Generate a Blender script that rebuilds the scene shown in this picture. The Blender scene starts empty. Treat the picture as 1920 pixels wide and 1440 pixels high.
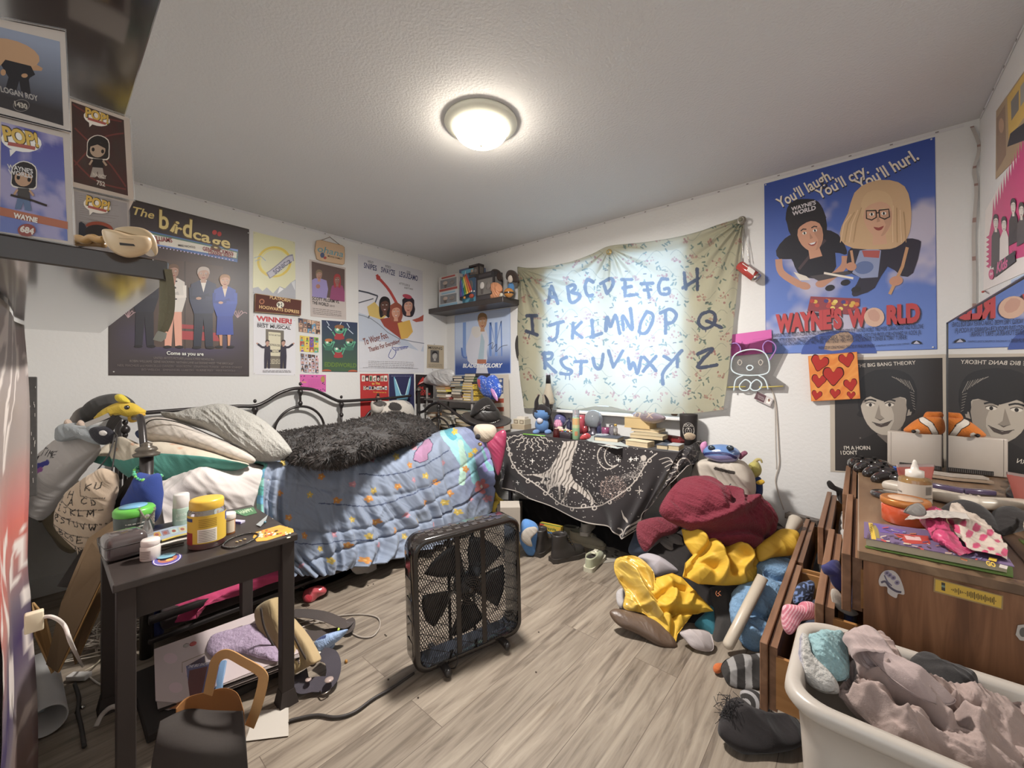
import bpy,bmesh,math,random
import numpy as np
from mathutils import Vector,Matrix,Euler
R_=random.Random(7)
SC=bpy.context.scene
COL=SC.collection
pi=math.pi
# ------------------------------------------------------------------ camera, light, exposure
SA,CA,FPX,CX,HY=.6525,.7578,755.0,960.0,705.0
CAM=np.array([3.436,-2.89,1.22])
cd=bpy.data.cameras.new('camera'); cam=bpy.data.objects.new('camera',cd); COL.objects.link(cam)
cam.location=CAM
cam.rotation_euler=(pi/2,0,math.atan2(SA,CA))
cd.lens=FPX/1920*36; cd.sensor_width=36; cd.shift_y=-15/1920; cd.clip_start=.02
SC.camera=cam
SC.view_settings.view_transform='Standard'; SC.view_settings.look='None'
SC.view_settings.gamma=1; SC.view_settings.use_curve_mapping= False
SC.view_settings.exposure=0.25
wd=bpy.data.worlds.new('world'); SC.world=wd; wd.use_nodes= True
wd.node_tree.nodes['Background'].inputs[0].default_value=(.68,.82,1,1)
wd.node_tree.nodes['Background'].inputs[1].default_value=1.2
def lamp(name,typ,loc,energy,color,rot=(0,0,0),**k):
    l=bpy.data.lights.new(name,typ); l.energy=energy; l.color=color
    for a,b in k.items(): setattr(l,a,b)
    o=bpy.data.objects.new(name,l); COL.objects.link(o); o.location=loc; o.rotation_euler=rot; return o
lamp('added_fill_light','AREA',(3.3,-4.6,1.9),24,(.84,.92,1),(1.0,0,0),shape='RECTANGLE',size=2.6,size_y=1.6)  # added unseen fill, shining in through the doorway behind the camera
lamp('window_daylight','AREA',(1.95,.55,1.6),13,(.52,.74,1),(-pi/2,0,0),shape='RECTANGLE',size=1.3,size_y=1.2,spread=1.9)
# ------------------------------------------------------------------ geometry helpers
Fv=np.array([-SA,CA,0]); Rv=np.array([CA,SA,0]); Uv=np.array([0,0,1.])
def ray(px,py): return Fv+Rv*((px-CX)/FPX)+Uv*((HY-py)/FPX)
def at(px,py,ax,val):
    """point seen at (px,py) lying on plane x=, y=, z= val, or at depth d=val"""
    d=ray(px,py)
    if ax=='d': return CAM+d*val
    i='xyz'.index(ax); return CAM+d*((val-CAM[i])/d[i])
def proj(P):
    P=np.asarray(P,float)-CAM; Y=P@Fv
    return CX+FPX*(P@Rv)/Y,HY-FPX*P[...,2]/Y
class Plane:
    def __init__(s,p,n):
        s.p=np.array(p,float); s.n=np.array(n,float); s.n/=np.linalg.norm(s.n)
        if (CAM-s.p)@s.n<0: s.n=-s.n
    def at(s,px,py,off=0):
        d=ray(px,py); return CAM+d*(((s.p-CAM)@s.n)/(d@s.n))+s.n*off
def PX(v): return Plane((v,0,0),(1,0,0))
def PY(v): return Plane((0,v,0),(0,1,0))
def PZ(v): return Plane((0,0,v),(0,0,1))
def PD(d,tilt=0,yaw=0):
    n=np.array([SA,-CA,0]); c,s=math.cos(yaw),math.sin(yaw)
    n=np.array([n[0]*c-n[1]*s,n[0]*s+n[1]*c,math.tan(tilt)]); q=Plane(CAM+Fv*d,n); q.d=d; return q
def tilted(px,py,ax,val,n): return Plane(at(px,py,ax,val),n)
def lin(c):
    return c/12.92 if c<=.04045 else ((c+.055)/1.055)**2.4
GAIN=1.2
def H(h,g=None):
    if not isinstance(h,str): return tuple(h)
    h=h.lstrip('#'); h=''.join(q*2 for q in h) if len(h)==3 else h; g=GAIN if g is None else g
    c=[lin(int(h[i:i+2],16)/255)*g for i in (0,2,4)]; a=sum(c)/3; return tuple(min(.86,.91*q+.09*a+.002) for q in c)
def Hn(h): return np.array(H(h))
def _h(ix,iy,seed):
    n=(ix*374761393+iy*668265263+seed*974634777)&0xffffffff
    n=((n^(n>>13))*1274126177)&0xffffffff
    return ((n^(n>>16))&0xffff)/65535.
def vn(x,y,seed=0):
    x=np.asarray(x,float); y=np.asarray(y,float)
    ix=np.floor(x).astype(np.int64); iy=np.floor(y).astype(np.int64)
    fx=x-ix; fy=y-iy; fx=fx*fx*(3-2*fx); fy=fy*fy*(3-2*fy)
    a=_h(ix,iy,seed); b=_h(ix+1,iy,seed); c=_h(ix,iy+1,seed); d=_h(ix+1,iy+1,seed)
    return (a*(1-fx)+b*fx)*(1-fy)+(c*(1-fx)+d*fx)*fy
def fbm(x,y,seed=0,o=4):
    r=0; a=.5
    for i in range(o): r=r+a*vn(x*2**i,y*2**i,seed+i*17); a*=.5
    return r
def ridge(x,y,seed=0,warp=1.2,sharp=1.5):
    wx=vn(x*.7,y*.7,seed+5)*warp; wy=vn(x*.7+9,y*.7,seed+6)*warp
    a=1-np.abs(2*vn(x+wx,y+wy,seed)-1); b=1-np.abs(2*vn(2*x+wx,2.1*y+wy,seed+3)-1)
    return a**sharp*.7+b**sharp*.3
def noise3(P,s,seed):
    """cloth folds: long rounded creases running in wandering directions"""
    x=P[...,0]*s+P[...,2]*s*.6; y=P[...,1]*s+P[...,2]*s*.7; r=0
    for k,(a,f,w) in enumerate(((.5+seed*.7,.55,.45),(1.9+seed*.9,.8,.33),(2.9+seed*.4,1.5,.22))):
        u=x*math.cos(a)+y*math.sin(a); v=-x*math.sin(a)+y*math.cos(a)
        ph=u*f+1.9*vn(u*f*.45,v*f*.3,seed+k*7)+.8*vn(u*f*1.3+4,v*f*.7,seed+k*7+3)
        r=r+w*(1.08-np.sqrt(np.sin(ph*pi)**2+.012))*(.25+.95*vn(x*f*.6+9,y*f*.6,seed+k+40))
    return r*1.25
def cr(pts,n,closed=False):
    """Catmull-Rom through pts, n samples"""
    P=np.array(pts,float); m=len(P)
    if m==2 and not closed:
        t=np.linspace(0,1,n)[:, None]; return P[0]*(1-t)+P[1]*t
    t=np.linspace(0,m if closed else m-1,n,endpoint=not closed); i=np.floor(t).astype(int)
    if not closed: i=np.minimum(i,m-2)
    f=(t-i)[:, None]
    def g(k): return P[k%m] if closed else P[np.clip(k,0,m-1)]
    a,b,c,d=g(i-1),g(i),g(i+1),g(i+2)
    return .5*((2*b)+(c-a)*f+(2*a-5*b+4*c-d)*f*f+(3*b-a-3*c+d)*f**3)
# ------------------------------------------------------------------ materials
MATS={}
def nodes(name):
    m=bpy.data.materials.new(name); m.use_nodes= True
    nt=m.node_tree; return m,nt,nt.nodes['Principled BSDF']
def vcm(name,rough=.6,metal=0,bump=0,bscale=60,spec=.5,var=.06,vscale=8,coat=0,sheen=0,bdist=.002,trans=0,alpha=1,emit=0):
    """material that takes the print / dye colour of its own surface and adds grain, weave and wear"""
    if name in MATS: return MATS[name]
    m,nt,b=nodes(name); L=nt.links.new
    a=nt.nodes.new('ShaderNodeVertexColor'); a.layer_name='Col'
    tc=nt.nodes.new('ShaderNodeTexCoord'); nz=nt.nodes.new('ShaderNodeTexNoise'); nz.inputs['Scale'].default_value=vscale
    nz.inputs['Detail'].default_value=5
    L(tc.outputs['Object'],nz.inputs['Vector'])
    mr=nt.nodes.new('ShaderNodeMapRange'); mr.inputs[3].default_value=1-var; mr.inputs[4].default_value=1+var
    L(nz.outputs['Fac'],mr.inputs[0])
    mx=nt.nodes.new('ShaderNodeMix'); mx.data_type='RGBA'; mx.blend_type='MULTIPLY'; mx.inputs[0].default_value=1
    L(a.outputs['Color'],mx.inputs[6]); L(mr.outputs[0],mx.inputs[7]); L(mx.outputs[2],b.inputs['Base Color'])
    b.inputs['Roughness'].default_value=rough; b.inputs['Metallic'].default_value=metal
    b.inputs['Specular IOR Level'].default_value=spec
    if coat: b.inputs['Coat Weight'].default_value=coat; b.inputs['Coat Roughness'].default_value=.08
    if sheen: b.inputs['Sheen Weight'].default_value=sheen
    if alpha<1: b.inputs['Alpha'].default_value=alpha
    if trans: b.inputs['Transmission Weight'].default_value=trans
    if emit: L(mx.outputs[2],b.inputs['Emission Color']); b.inputs['Emission Strength'].default_value=emit
    if bump:
        n2=nt.nodes.new('ShaderNodeTexNoise'); n2.inputs['Scale'].default_value=bscale; n2.inputs['Detail'].default_value=3
        L(tc.outputs['Object'],n2.inputs['Vector'])
        bp=nt.nodes.new('ShaderNodeBump'); bp.inputs['Strength'].default_value=bump; bp.inputs['Distance'].default_value=bdist
        L(n2.outputs['Fac'],bp.inputs['Height']); L(bp.outputs[0],b.inputs['Normal'])
    MATS[name]=m; return m
paper=vcm('printed_paper',.5,spec=.3,var=.02)
glossp=vcm('glossy_print',.38,spec=.5,var=.03)
matte=vcm('matte_paint',.65,spec=.3)
plast=vcm('plastic',.32,spec=.5)
shiny=vcm('glossy_plastic',.12,spec=.6,coat=.4)
rubber=vcm('rubber',.55,spec=.35,bump=.2)
cloth=vcm('cotton_cloth',.9,bump=.35,bscale=350,spec=.15,sheen=.15)
fleece=vcm('sherpa_fleece',.97,bump=1,bscale=120,bdist=.006,spec=.03,sheen=.1,var=.12,vscale=60)
plush=vcm('plush_fur',.95,bump=.8,bscale=220,bdist=.003,spec=.03,sheen=.2,var=.12,vscale=30)
satin=vcm('satin_cloth',.26,bump=.1,bscale=60,spec=.9,coat=.3)
leather=vcm('black_leather',.4,bump=.3,bscale=150,spec=.5)
metal=vcm('painted_metal',.3,metal=.35,spec=.6)
chrome=vcm('bare_metal',.22,metal=1)
card=vcm('cardboard',.85,bump=.2,bscale=90,spec=.1)
cable_m=vcm('cable_sheath',.5,spec=.4)
clearp=vcm('clear_plastic',.06,trans=.9,spec=.5,var=0)
hairm=vcm('shaggy_fibre',.6,spec=.35,sheen=.3,var=.2,vscale=90)
pages=vcm('page_block',.8,bump=.6,bscale=40,spec=.1)
# ------------------------------------------------------------------ mesh builder
class B:
    def __init__(s): s.v=[]; s.f=[]; s.m=[]; s.c=[]; s.sm=[]; s.mats=[]; s.n=0; s.M= None
    def add(s,V,F,mat,col=(.5,.5,.5),smooth=False,C=None):
        V=np.asarray(V,float).reshape(-1,3)
        if s.M is not None:
            A=np.array(s.M); V=V@A[:3,:3].T+A[:3,3]
        if mat not in s.mats: s.mats.append(mat)
        k=s.mats.index(mat)
        if isinstance(F,np.ndarray): F=(F+s.n).tolist()
        else: F=[[i+s.n for i in q] for q in F]
        s.f+=F; s.m+=[k]*len(F); s.sm+=[smooth]*len(F); s.v.append(V); s.n+=len(V)
        s.c.append(np.tile(H(col),(len(V),1)) if C is None else np.asarray(C,float).reshape(-1,3))
        return s
    def place(s,loc=(0,0,0),rz=0,rx=0,ry=0,sc=1):
        s.M=Matrix.Translation(Vector([float(q) for q in loc]))@Euler((rx,ry,rz)).to_matrix().to_4x4()@Matrix.Scale(sc,4); return s
    def box(s,c,d,mat,col,bev=0,seg=2,smooth=None):
        x,y,z=(d[0]/2,d[1]/2,d[2]/2)
        if not bev:
            V=[(c[0]+a*x,c[1]+b*y,c[2]+e*z) for a in (-1,1) for b in (-1,1) for e in (-1,1)]
            return s.add(V,[[0,1,3,2],[4,6,7,5],[0,4,5,1],[2,3,7,6],[0,2,6,4],[1,5,7,3]],mat,col)
        bm=bmesh.new(); bmesh.ops.create_cube(bm,size=1)
        bmesh.ops.scale(bm,vec=d,verts=bm.verts)
        bmesh.ops.bevel(bm,geom=bm.edges[:]+bm.verts[:],offset=min(bev,min(d)*.49),segments=seg,profile=.5,affect='EDGES')
        bmesh.ops.translate(bm,vec=c,verts=bm.verts)
        return s.bm(bm,mat,col,smooth if smooth is not None else seg>1)
    def bm(s,bm,mat,col,smooth=False):
        bm.verts.index_update(); V=[v.co[:] for v in bm.verts]; F=[[v.index for v in f.verts] for f in bm.faces]; bm.free()
        return s.add(V,F,mat,col,smooth)
    def lathe(s,prof,base,mat,col,n=24,axis='z',caps=True,sx=1,sy=1,smooth=True):
        t=np.arange(n)*2*pi/n; V=[]
        for r,z in prof:
            q=np.stack([r*np.cos(t)*sx,r*np.sin(t)*sy,np.full(n,z)],1)
            if axis=='x': q=q[:,[2,0,1]]
            if axis=='y': q=q[:,[1,2,0]]
            V.append(q+np.array(base,float))
        F=[[j*n+i,j*n+(i+1)%n,(j+1)*n+(i+1)%n,(j+1)*n+i] for j in range(len(prof)-1) for i in range(n)]
        if caps: F+=[list(range(n))[::-1],[(len(prof)-1)*n+i for i in range(n)]]
        return s.add(np.concatenate(V),F,mat,col,smooth)
    def cyl(s,a,b,r,mat,col,n=16,r2=None,caps=True,smooth=True): return s.tube([a,b],r,mat,col,n,r2=r2,sub=0,caps=caps,smooth=smooth)
    def tube(s,pts,r,mat,col,n=8,sub=6,closed=False,r2=None,flat=1,caps=True,smooth=True,C=None):
        P=np.array(pts,float)
        if sub and len(P)>2: P=cr(P,(len(P)-(0 if closed else 1))*sub+(0 if closed else 1),closed)
        m=len(P); T=np.roll(P,-1,0)-np.roll(P,1,0)
        if not closed: T[0]=P[1]-P[0]; T[-1]=P[-1]-P[-2]
        T/=np.linalg.norm(T,axis=1)[:, None]+1e-9
        u=np.cross(T[0],[0,0,1.]);
        if np.linalg.norm(u)<.1: u=np.cross(T[0],[1.,0,0])
        V=[]; a=np.arange(n)*2*pi/n
        for i in range(m):
            u=u-(u@T[i])*T[i]; u/=np.linalg.norm(u)+1e-9; w=np.cross(T[i],u)
            rr=r if r2 is None else r+(r2-r)*i/(m-1)
            if isinstance(r,(list,np.ndarray)): rr=np.interp(i/(m-1),np.linspace(0,1,len(r)),r)
            V.append(P[i]+rr*(np.cos(a)[:, None]*u+flat*np.sin(a)[:, None]*w))
        F=[[j*n+i,j*n+(i+1)%n,(j+1)%m*n+(i+1)%n,(j+1)%m*n+i] for j in range(m if closed else m-1) for i in range(n)]
        if not closed and caps: F+=[list(range(n))[::-1],[(m-1)*n+i for i in range(n)]]
        return s.add(np.concatenate(V),F,mat,col,smooth)
    def ball(s,c,r,mat,col,n=16,smooth=True,rot=None,C=None):
        r=(r,r,r) if not hasattr(r,'__len__') else r
        m=n//2; th=np.linspace(0,pi,m+1); ph=np.arange(n)*2*pi/n
        V=np.array([[math.sin(a)*math.cos(b),math.sin(a)*math.sin(b),math.cos(a)] for a in th for b in ph])*np.array(r)
        if rot is not None: V=V@np.array(Euler(rot).to_matrix()).T
        V=V+np.array(c,float)
        F=[[j*n+i,(j+1)*n+i,(j+1)*n+(i+1)%n,j*n+(i+1)%n] for j in range(m) for i in range(n)]
        return s.add(V,F,mat,col,smooth)
    def prism(s,poly,z0,z1,mat,col,top=None):
        n=len(poly); V=[(p[0],p[1],z0) for p in poly]+[(p[0],p[1],z1) for p in poly]
        F=[list(range(n))[::-1],list(range(n,2*n))]+[[i,(i+1)%n,n+(i+1)%n,n+i] for i in range(n)]
        return s.add(V,F,mat,col)
    def ext(s,P,off,mat,col):
        """polygon of 3D points extruded by vector off"""
        P=np.array(P,float); n=len(P); V=np.concatenate([P,P+np.array(off,float)])
        return s.add(V,[list(range(n)),list(range(n,2*n))[::-1]]+[[i,(i+1)%n,n+(i+1)%n,n+i] for i in range(n)],mat,col)
    def grid(s,G,mat,col=None,C=None,smooth=True,wrap=False):
        nv,nu=G.shape[:2]; I=np.arange(nv*nu).reshape(nv,nu)
        if wrap: I=np.concatenate([I,I[:,:1]],1)
        F=np.stack([I[:-1,:-1],I[:-1,1:],I[1:,1:],I[1:,:-1]],-1).reshape(-1,4)
        return s.add(G.reshape(-1,3),F,mat,col,smooth, None if C is None else C.reshape(-1,3))
    def build(s,name,parent=None,label=None,cat=None,group=None,kind=None,origin=None,thick=0):
        V=np.concatenate(s.v); C=np.concatenate(s.c)
        if parent is not None: O=np.array(parent.matrix_world.translation) if not hasattr(parent,'dummy') else 0
        elif origin is not None: O=np.array(origin,float)
        else: O=np.array([(V[:,0].min()+V[:,0].max())/2,(V[:,1].min()+V[:,1].max())/2,V[:,2].min()])
        if parent is not None: O=np.array(WL[parent.name])
        me=bpy.data.meshes.new(name); me.from_pydata((V-O).tolist(),[],s.f)
        for m in s.mats: me.materials.append(m)
        me.polygons.foreach_set('material_index',s.m); me.polygons.foreach_set('use_smooth',s.sm)
        a=me.color_attributes.new('Col','FLOAT_COLOR','POINT')
        a.data.foreach_set('color',np.concatenate([C,np.ones((len(C),1))],1).astype(np.float32).ravel())
        me.update(); o=bpy.data.objects.new(name,me); COL.objects.link(o)
        if parent is not None: o.parent=parent; o.location=O-np.array(WL[parent.name])
        else: o.location=O
        WL[o.name]=O
        if thick: md=o.modifiers.new('thickness','SOLIDIFY'); md.thickness=thick; md.offset=0
        tag(o,label,cat,group,kind); return o
WL={}
def tag(o,label=None,cat=None,group=None,kind=None):
    for k,v in (('label',label),('category',cat),('group',group),('kind',kind)):
        if v: o[k]=v
    return o
def thing(name,loc,label,cat,group=None):
    o=bpy.data.objects.new(name, None); COL.objects.link(o); o.location=[float(q) for q in loc]; o.empty_display_size=.05
    WL[o.name]=np.array(loc,float); return tag(o,label,cat,group)
def dup(root,dloc,label=None,rz=0):
    def cp(o,par):
        c=o.copy(); COL.objects.link(c)
        if par: c.parent=par
        for ch in o.children: cp(ch,c)
        return c
    r=cp(root, None); r.location=[float(q) for q in dloc]; r.rotation_euler.z+=rz; WL[r.name]=np.array(dloc,float)
    if label: r['label']=label
    return r
def struct(b,name,**k): return b.build(name,kind='structure',**k)
# ------------------------------------------------------------------ text
TC={}
def textmesh(st,bold=0,shear=0,sp=1):
    k=(st,bold,shear,sp)
    if k not in TC:
        cu=bpy.data.curves.new('t','FONT'); cu.body=st; cu.offset=bold; cu.shear=shear; cu.resolution_u=3; cu.space_character=sp
        o=bpy.data.objects.new('t',cu); COL.objects.link(o)
        dg=bpy.context.evaluated_depsgraph_get(); me=bpy.data.meshes.new_from_object(o.evaluated_get(dg))
        V=np.array([v.co[:] for v in me.vertices]).reshape(-1,3); F=[list(p.vertices) for p in me.polygons]
        bpy.data.objects.remove(o); bpy.data.curves.remove(cu); bpy.data.meshes.remove(me)
        if len(V): V[:,0]-=V[:,0].min(); V[:,0]/=max(V[:,0].max(),1e-6)
        V[:,1]/=.70; TC[k]=(V,F)
    return TC[k]
class Sheet(B):
    """flat printed thing: layers of ink on a plane, shapes given where the photo shows them"""
    STEP=5e-5
    def __init__(s,plane,mat=paper,off=.0015): B.__init__(s); s.p=plane; s.mt=mat; s.o=off; s.o0=off
    def up(s): s.o+=s.STEP
    def pts(s,P): return [s.p.at(x,y,s.o) for x,y in P]
    def base(s,P,col,t=.001):
        a=np.array([s.p.at(x,y,s.o-t) for x,y in P]); s.ext(a,s.p.n*t,s.mt,col); s.up(); return s
    def poly(s,P,col,sm=0):
        s.up()
        if sm: P=cr(P,len(P)*sm, True)
        V=s.pts(P); s.add(V,[list(range(len(V)))],s.mt,col); return s
    def ell(s,x,y,rx,ry,col,rot=0,n=18,a0=0,a1=360):
        t=np.radians(np.linspace(a0,a1,n,endpoint=a1-a0<360)); c,q=math.cos(math.radians(rot)),math.sin(math.radians(rot))
        return s.poly([(x+rx*math.cos(u)*c-ry*math.sin(u)*q,y+rx*math.cos(u)*q+ry*math.sin(u)*c) for u in t],col)
    def line(s,P,w,col,closed=False,sm=0):
        s.up(); P=np.array(P,float)
        if sm: P=cr(P,(len(P))*sm,closed)
        T=np.gradient(P,axis=0); T/=np.linalg.norm(T,axis=1)[:, None]+1e-9; N=np.stack([-T[:,1],T[:,0]],1)*w/2
        n=len(P); V=s.pts(list(P+N)+list(P-N)); s.add(V,[[i,i+1,n+i+1,n+i] for i in range(n-1)],s.mt,col); return s
    def txt(s,st,x0,y0,x1,y1,h,col,bold=.01,shear=0,sp=1):
        s.up(); V,F=textmesh(st,bold,shear,sp)
        a=s.p.at(x0,y0,s.o); b=s.p.at(x1,y1,s.o)
        n=np.array([y1-y0,-(x1-x0)],float); n/=np.linalg.norm(n)
        if abs(s.p.n[2])<.5 and h>0: n=np.array([0,-1.]) if abs((y1-y0)/(x1-x0+1e-6))<.5 else n
        c=s.p.at(x0+n[0]*abs(h),y0+n[1]*abs(h),s.o); ex=b-a; ey=c-a; ey=ey-ex*(ey@ex)/(ex@ex)
        s.add(a+V[:,:1]*ex+V[:,1:2]*ey,F,s.mt,col); return s
    def vgrid(s,P4,fn,n=(60,60)):
        """colour field painted on a quad (tl,tr,br,bl); fn(u,v) -> colours"""
        s.up(); a,b,c,d=[np.array(s.p.at(x,y,s.o)) for x,y in P4]
        u=np.linspace(0,1,n[0])[None,:, None]; v=np.linspace(0,1,n[1])[:, None, None]
        G=(a*(1-u)+b*u)*(1-v)+(d*(1-u)+c*u)*v; U,V=np.meshgrid(np.linspace(0,1,n[0]),np.linspace(0,1,n[1]))
        s.grid(G,s.mt,C=fn(U,V),smooth=False); return s
def mixc(a,b,t): return a*(1-t[..., None])+b*t[..., None]
# ------------------------------------------------------------------ cloth
def normals(G):
    du=np.gradient(G,axis=1); dv=np.gradient(G,axis=0); N=np.cross(du,dv); return N/(np.linalg.norm(N,axis=-1)[..., None]+1e-9)
def ctrl(rows,nu,nv):
    """rows of control points -> smooth grid"""
    A=np.array([cr([at(*p) if len(p)==4 else p for p in r],nu) for r in rows]); return np.stack([cr(A[:,i],nv) for i in range(nu)],1)
def facecam(G,N):
    s=np.sign(((CAM-G)*N).sum(-1)); k=1 if (s>0).mean()>.5 else -1; return N*k
def drape(rows,nu=120,nv=100,fold=None,amp=.02,sc=8,seed=1,mat=cloth,col='#888888',paint=None,b=None,wr=.004):
    G0=ctrl(rows,nu,nv); N=facecam(G0,normals(G0)); U,V=np.meshgrid(np.linspace(0,1,nu),np.linspace(0,1,nv))
    D=amp*(noise3(G0,sc,seed)-.5)+wr*(noise3(G0,sc*4,seed+9)-.5)
    if fold is not None: D=D+fold(U,V)
    G=G0+N*D[..., None]; b=b or B(); C= None
    if paint is not None:
        px,py=proj(G0); C=paint(px,py,U,V)
    b.grid(G,mat,col,C); return b
def puff(outline,plane,Hf,Hb=None,center=None,nr=26,na=110,p=2.2,amp=.01,sc=9,seed=1,mat=cloth,col='#888888',paint=None,b=None,wr=.003,cre=(),sm=True,floor=None):
    """closed soft body: outline seen at the given pixels on a plane, swelled to both sides, wrinkled"""
    O=np.array(outline,float)
    if hasattr(plane,'d'): plane.p=at(*O.mean(0),'d',plane.d)
    if sm=='lin':
        Q=np.concatenate([O,O[:1]]); L=np.concatenate([[0],np.cumsum(np.linalg.norm(np.diff(Q,axis=0),axis=1))]); t=np.linspace(0,L[-1],na,endpoint=False); O=np.stack([np.interp(t,L,Q[:,0]),np.interp(t,L,Q[:,1])],1)
    elif sm: O=cr(O,na, True)
    W=np.array([plane.at(x,y) for x,y in O]); c=np.array(plane.at(*center)) if center else W.mean(0)
    Hb=Hf*.5 if Hb is None else Hb; r=np.sin(np.linspace(0,pi/2,nr))[:, None, None]
    out=[]
    for sgn,h in ((1,Hf),(-1,Hb)):
        G=c+(W[None]-c)*r; k=np.clip(1-r[...,0]**p,0,1)**(1/p)
        D=h*k+k**.3*(amp*(noise3(G,sc,seed+(sgn<0)*4)-.5)+wr*(noise3(G,sc*4,seed+9)-.5))
        if cre and sgn>0:
            qx,qy=proj(G)
            for Pc,wpx,a_ in cre: D=D+a_*k**.25*np.exp(-(seg(qx,qy,cr(Pc,len(Pc)*5))/wpx)**2)
        P=G+plane.n*sgn*D[..., None]
        if floor is not None: P[...,2]=np.maximum(P[...,2],floor)
        out.append(P)
    b=b or B(); C= None
    for i,G in enumerate(out):
        if paint is not None:
            px,py=proj(c+(W[None]-c)*r); C=paint(px,py,G)
        b.grid(G if i==0 else G[:,::-1],mat,col,(C if i==0 else C[:,::-1]) if C is not None else None,wrap=True)
    return b
def seg(px,py,P):
    """distance (pixels) to a polyline"""
    d=np.full(np.shape(px),1e9)
    for (x0,y0),(x1,y1) in zip(P[:-1],P[1:]):
        L=(x1-x0)**2+(y1-y0)**2+1e-9; t=np.clip(((px-x0)*(x1-x0)+(py-y0)*(y1-y0))/L,0,1)
        d=np.minimum(d,np.hypot(px-x0-t*(x1-x0),py-y0-t*(y1-y0)))
    return d
def stamp(C,mask,col):
    C[mask]=H(col); return C
def inpoly(px,py,P):
    r=np.zeros(np.shape(px),bool); n=len(P)
    for i in range(n):
        x0,y0=P[i]; x1,y1=P[(i+1)%n]
        k=((y0>py)!=(y1>py))&(px<(x1-x0)*(py-y0)/((y1-y0) or 1e-9)+x0); r^=k
    return r
# ================================================================== room shell
RX,RY,RZ=3.87,-2.96,2.44
def wallmat(name,col,bump,scale,rough=.75):
    m,nt,b=nodes(name); L=nt.links.new; tc=nt.nodes.new('ShaderNodeTexCoord')
    n=nt.nodes.new('ShaderNodeTexNoise'); n.inputs['Scale'].default_value=scale; n.inputs['Detail'].default_value=3; L(tc.outputs['Object'],n.inputs[0])
    v=nt.nodes.new('ShaderNodeTexNoise'); v.inputs['Scale'].default_value=1.5; L(tc.outputs['Object'],v.inputs[0])
    cr_=nt.nodes.new('ShaderNodeMix'); cr_.data_type='RGBA'; cr_.inputs[6].default_value=(*[c*.95 for c in col],1); cr_.inputs[7].default_value=(*col,1)
    L(v.outputs['Fac'],cr_.inputs[0]); L(cr_.outputs[2],b.inputs['Base Color'])
    bp=nt.nodes.new('ShaderNodeBump'); bp.inputs['Strength'].default_value=bump; bp.inputs['Distance'].default_value=.006; L(n.outputs['Fac'],bp.inputs['Height']); L(bp.outputs[0],b.inputs['Normal'])
    b.inputs['Roughness'].default_value=rough; b.inputs['Specular IOR Level'].default_value=.3; return m
wallm=wallmat('wall_paint',(.76,.745,.72),.25,55)
ceilm=wallmat('ceiling_texture',(.70,.695,.69),.45,95,.85)
trimm=wallmat('trim_paint',(.74,.73,.71),.05,20,.4)
def woodmat(name,c1,c2,c3,axis='y',scale=1.0,rough=.45,bump=.1,ring=6,spec=.4):
    m,nt,b=nodes(name); L=nt.links.new; tc=nt.nodes.new('ShaderNodeTexCoord'); mp=nt.nodes.new('ShaderNodeMapping')
    s={'x': (1.2,14,14),'y': (14,1.2,14),'z': (14,14,1.2)}[axis]; mp.inputs['Scale'].default_value=[q*scale for q in s]; L(tc.outputs['Object'],mp.inputs[0])
    n=nt.nodes.new('ShaderNodeTexNoise'); n.inputs['Scale'].default_value=ring/6; n.inputs['Detail'].default_value=6; n.inputs['Distortion'].default_value=1.2; L(mp.outputs[0],n.inputs[0])
    r=nt.nodes.new('ShaderNodeValToRGB'); e=r.color_ramp.elements; e[0].position=.3; e[0].color=(*c1,1); e[1].position=.72; e[1].color=(*c3,1); k=e.new(.5); k.color=(*c2,1)
    L(n.outputs['Fac'],r.inputs[0]); L(r.outputs[0],b.inputs['Base Color']); b.inputs['Roughness'].default_value=rough; b.inputs['Specular IOR Level'].default_value=spec
    bp=nt.nodes.new('ShaderNodeBump'); bp.inputs['Strength'].default_value=bump; bp.inputs['Distance'].default_value=.002; L(n.outputs['Fac'],bp.inputs['Height']); L(bp.outputs[0],b.inputs['Normal']); return m
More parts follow.
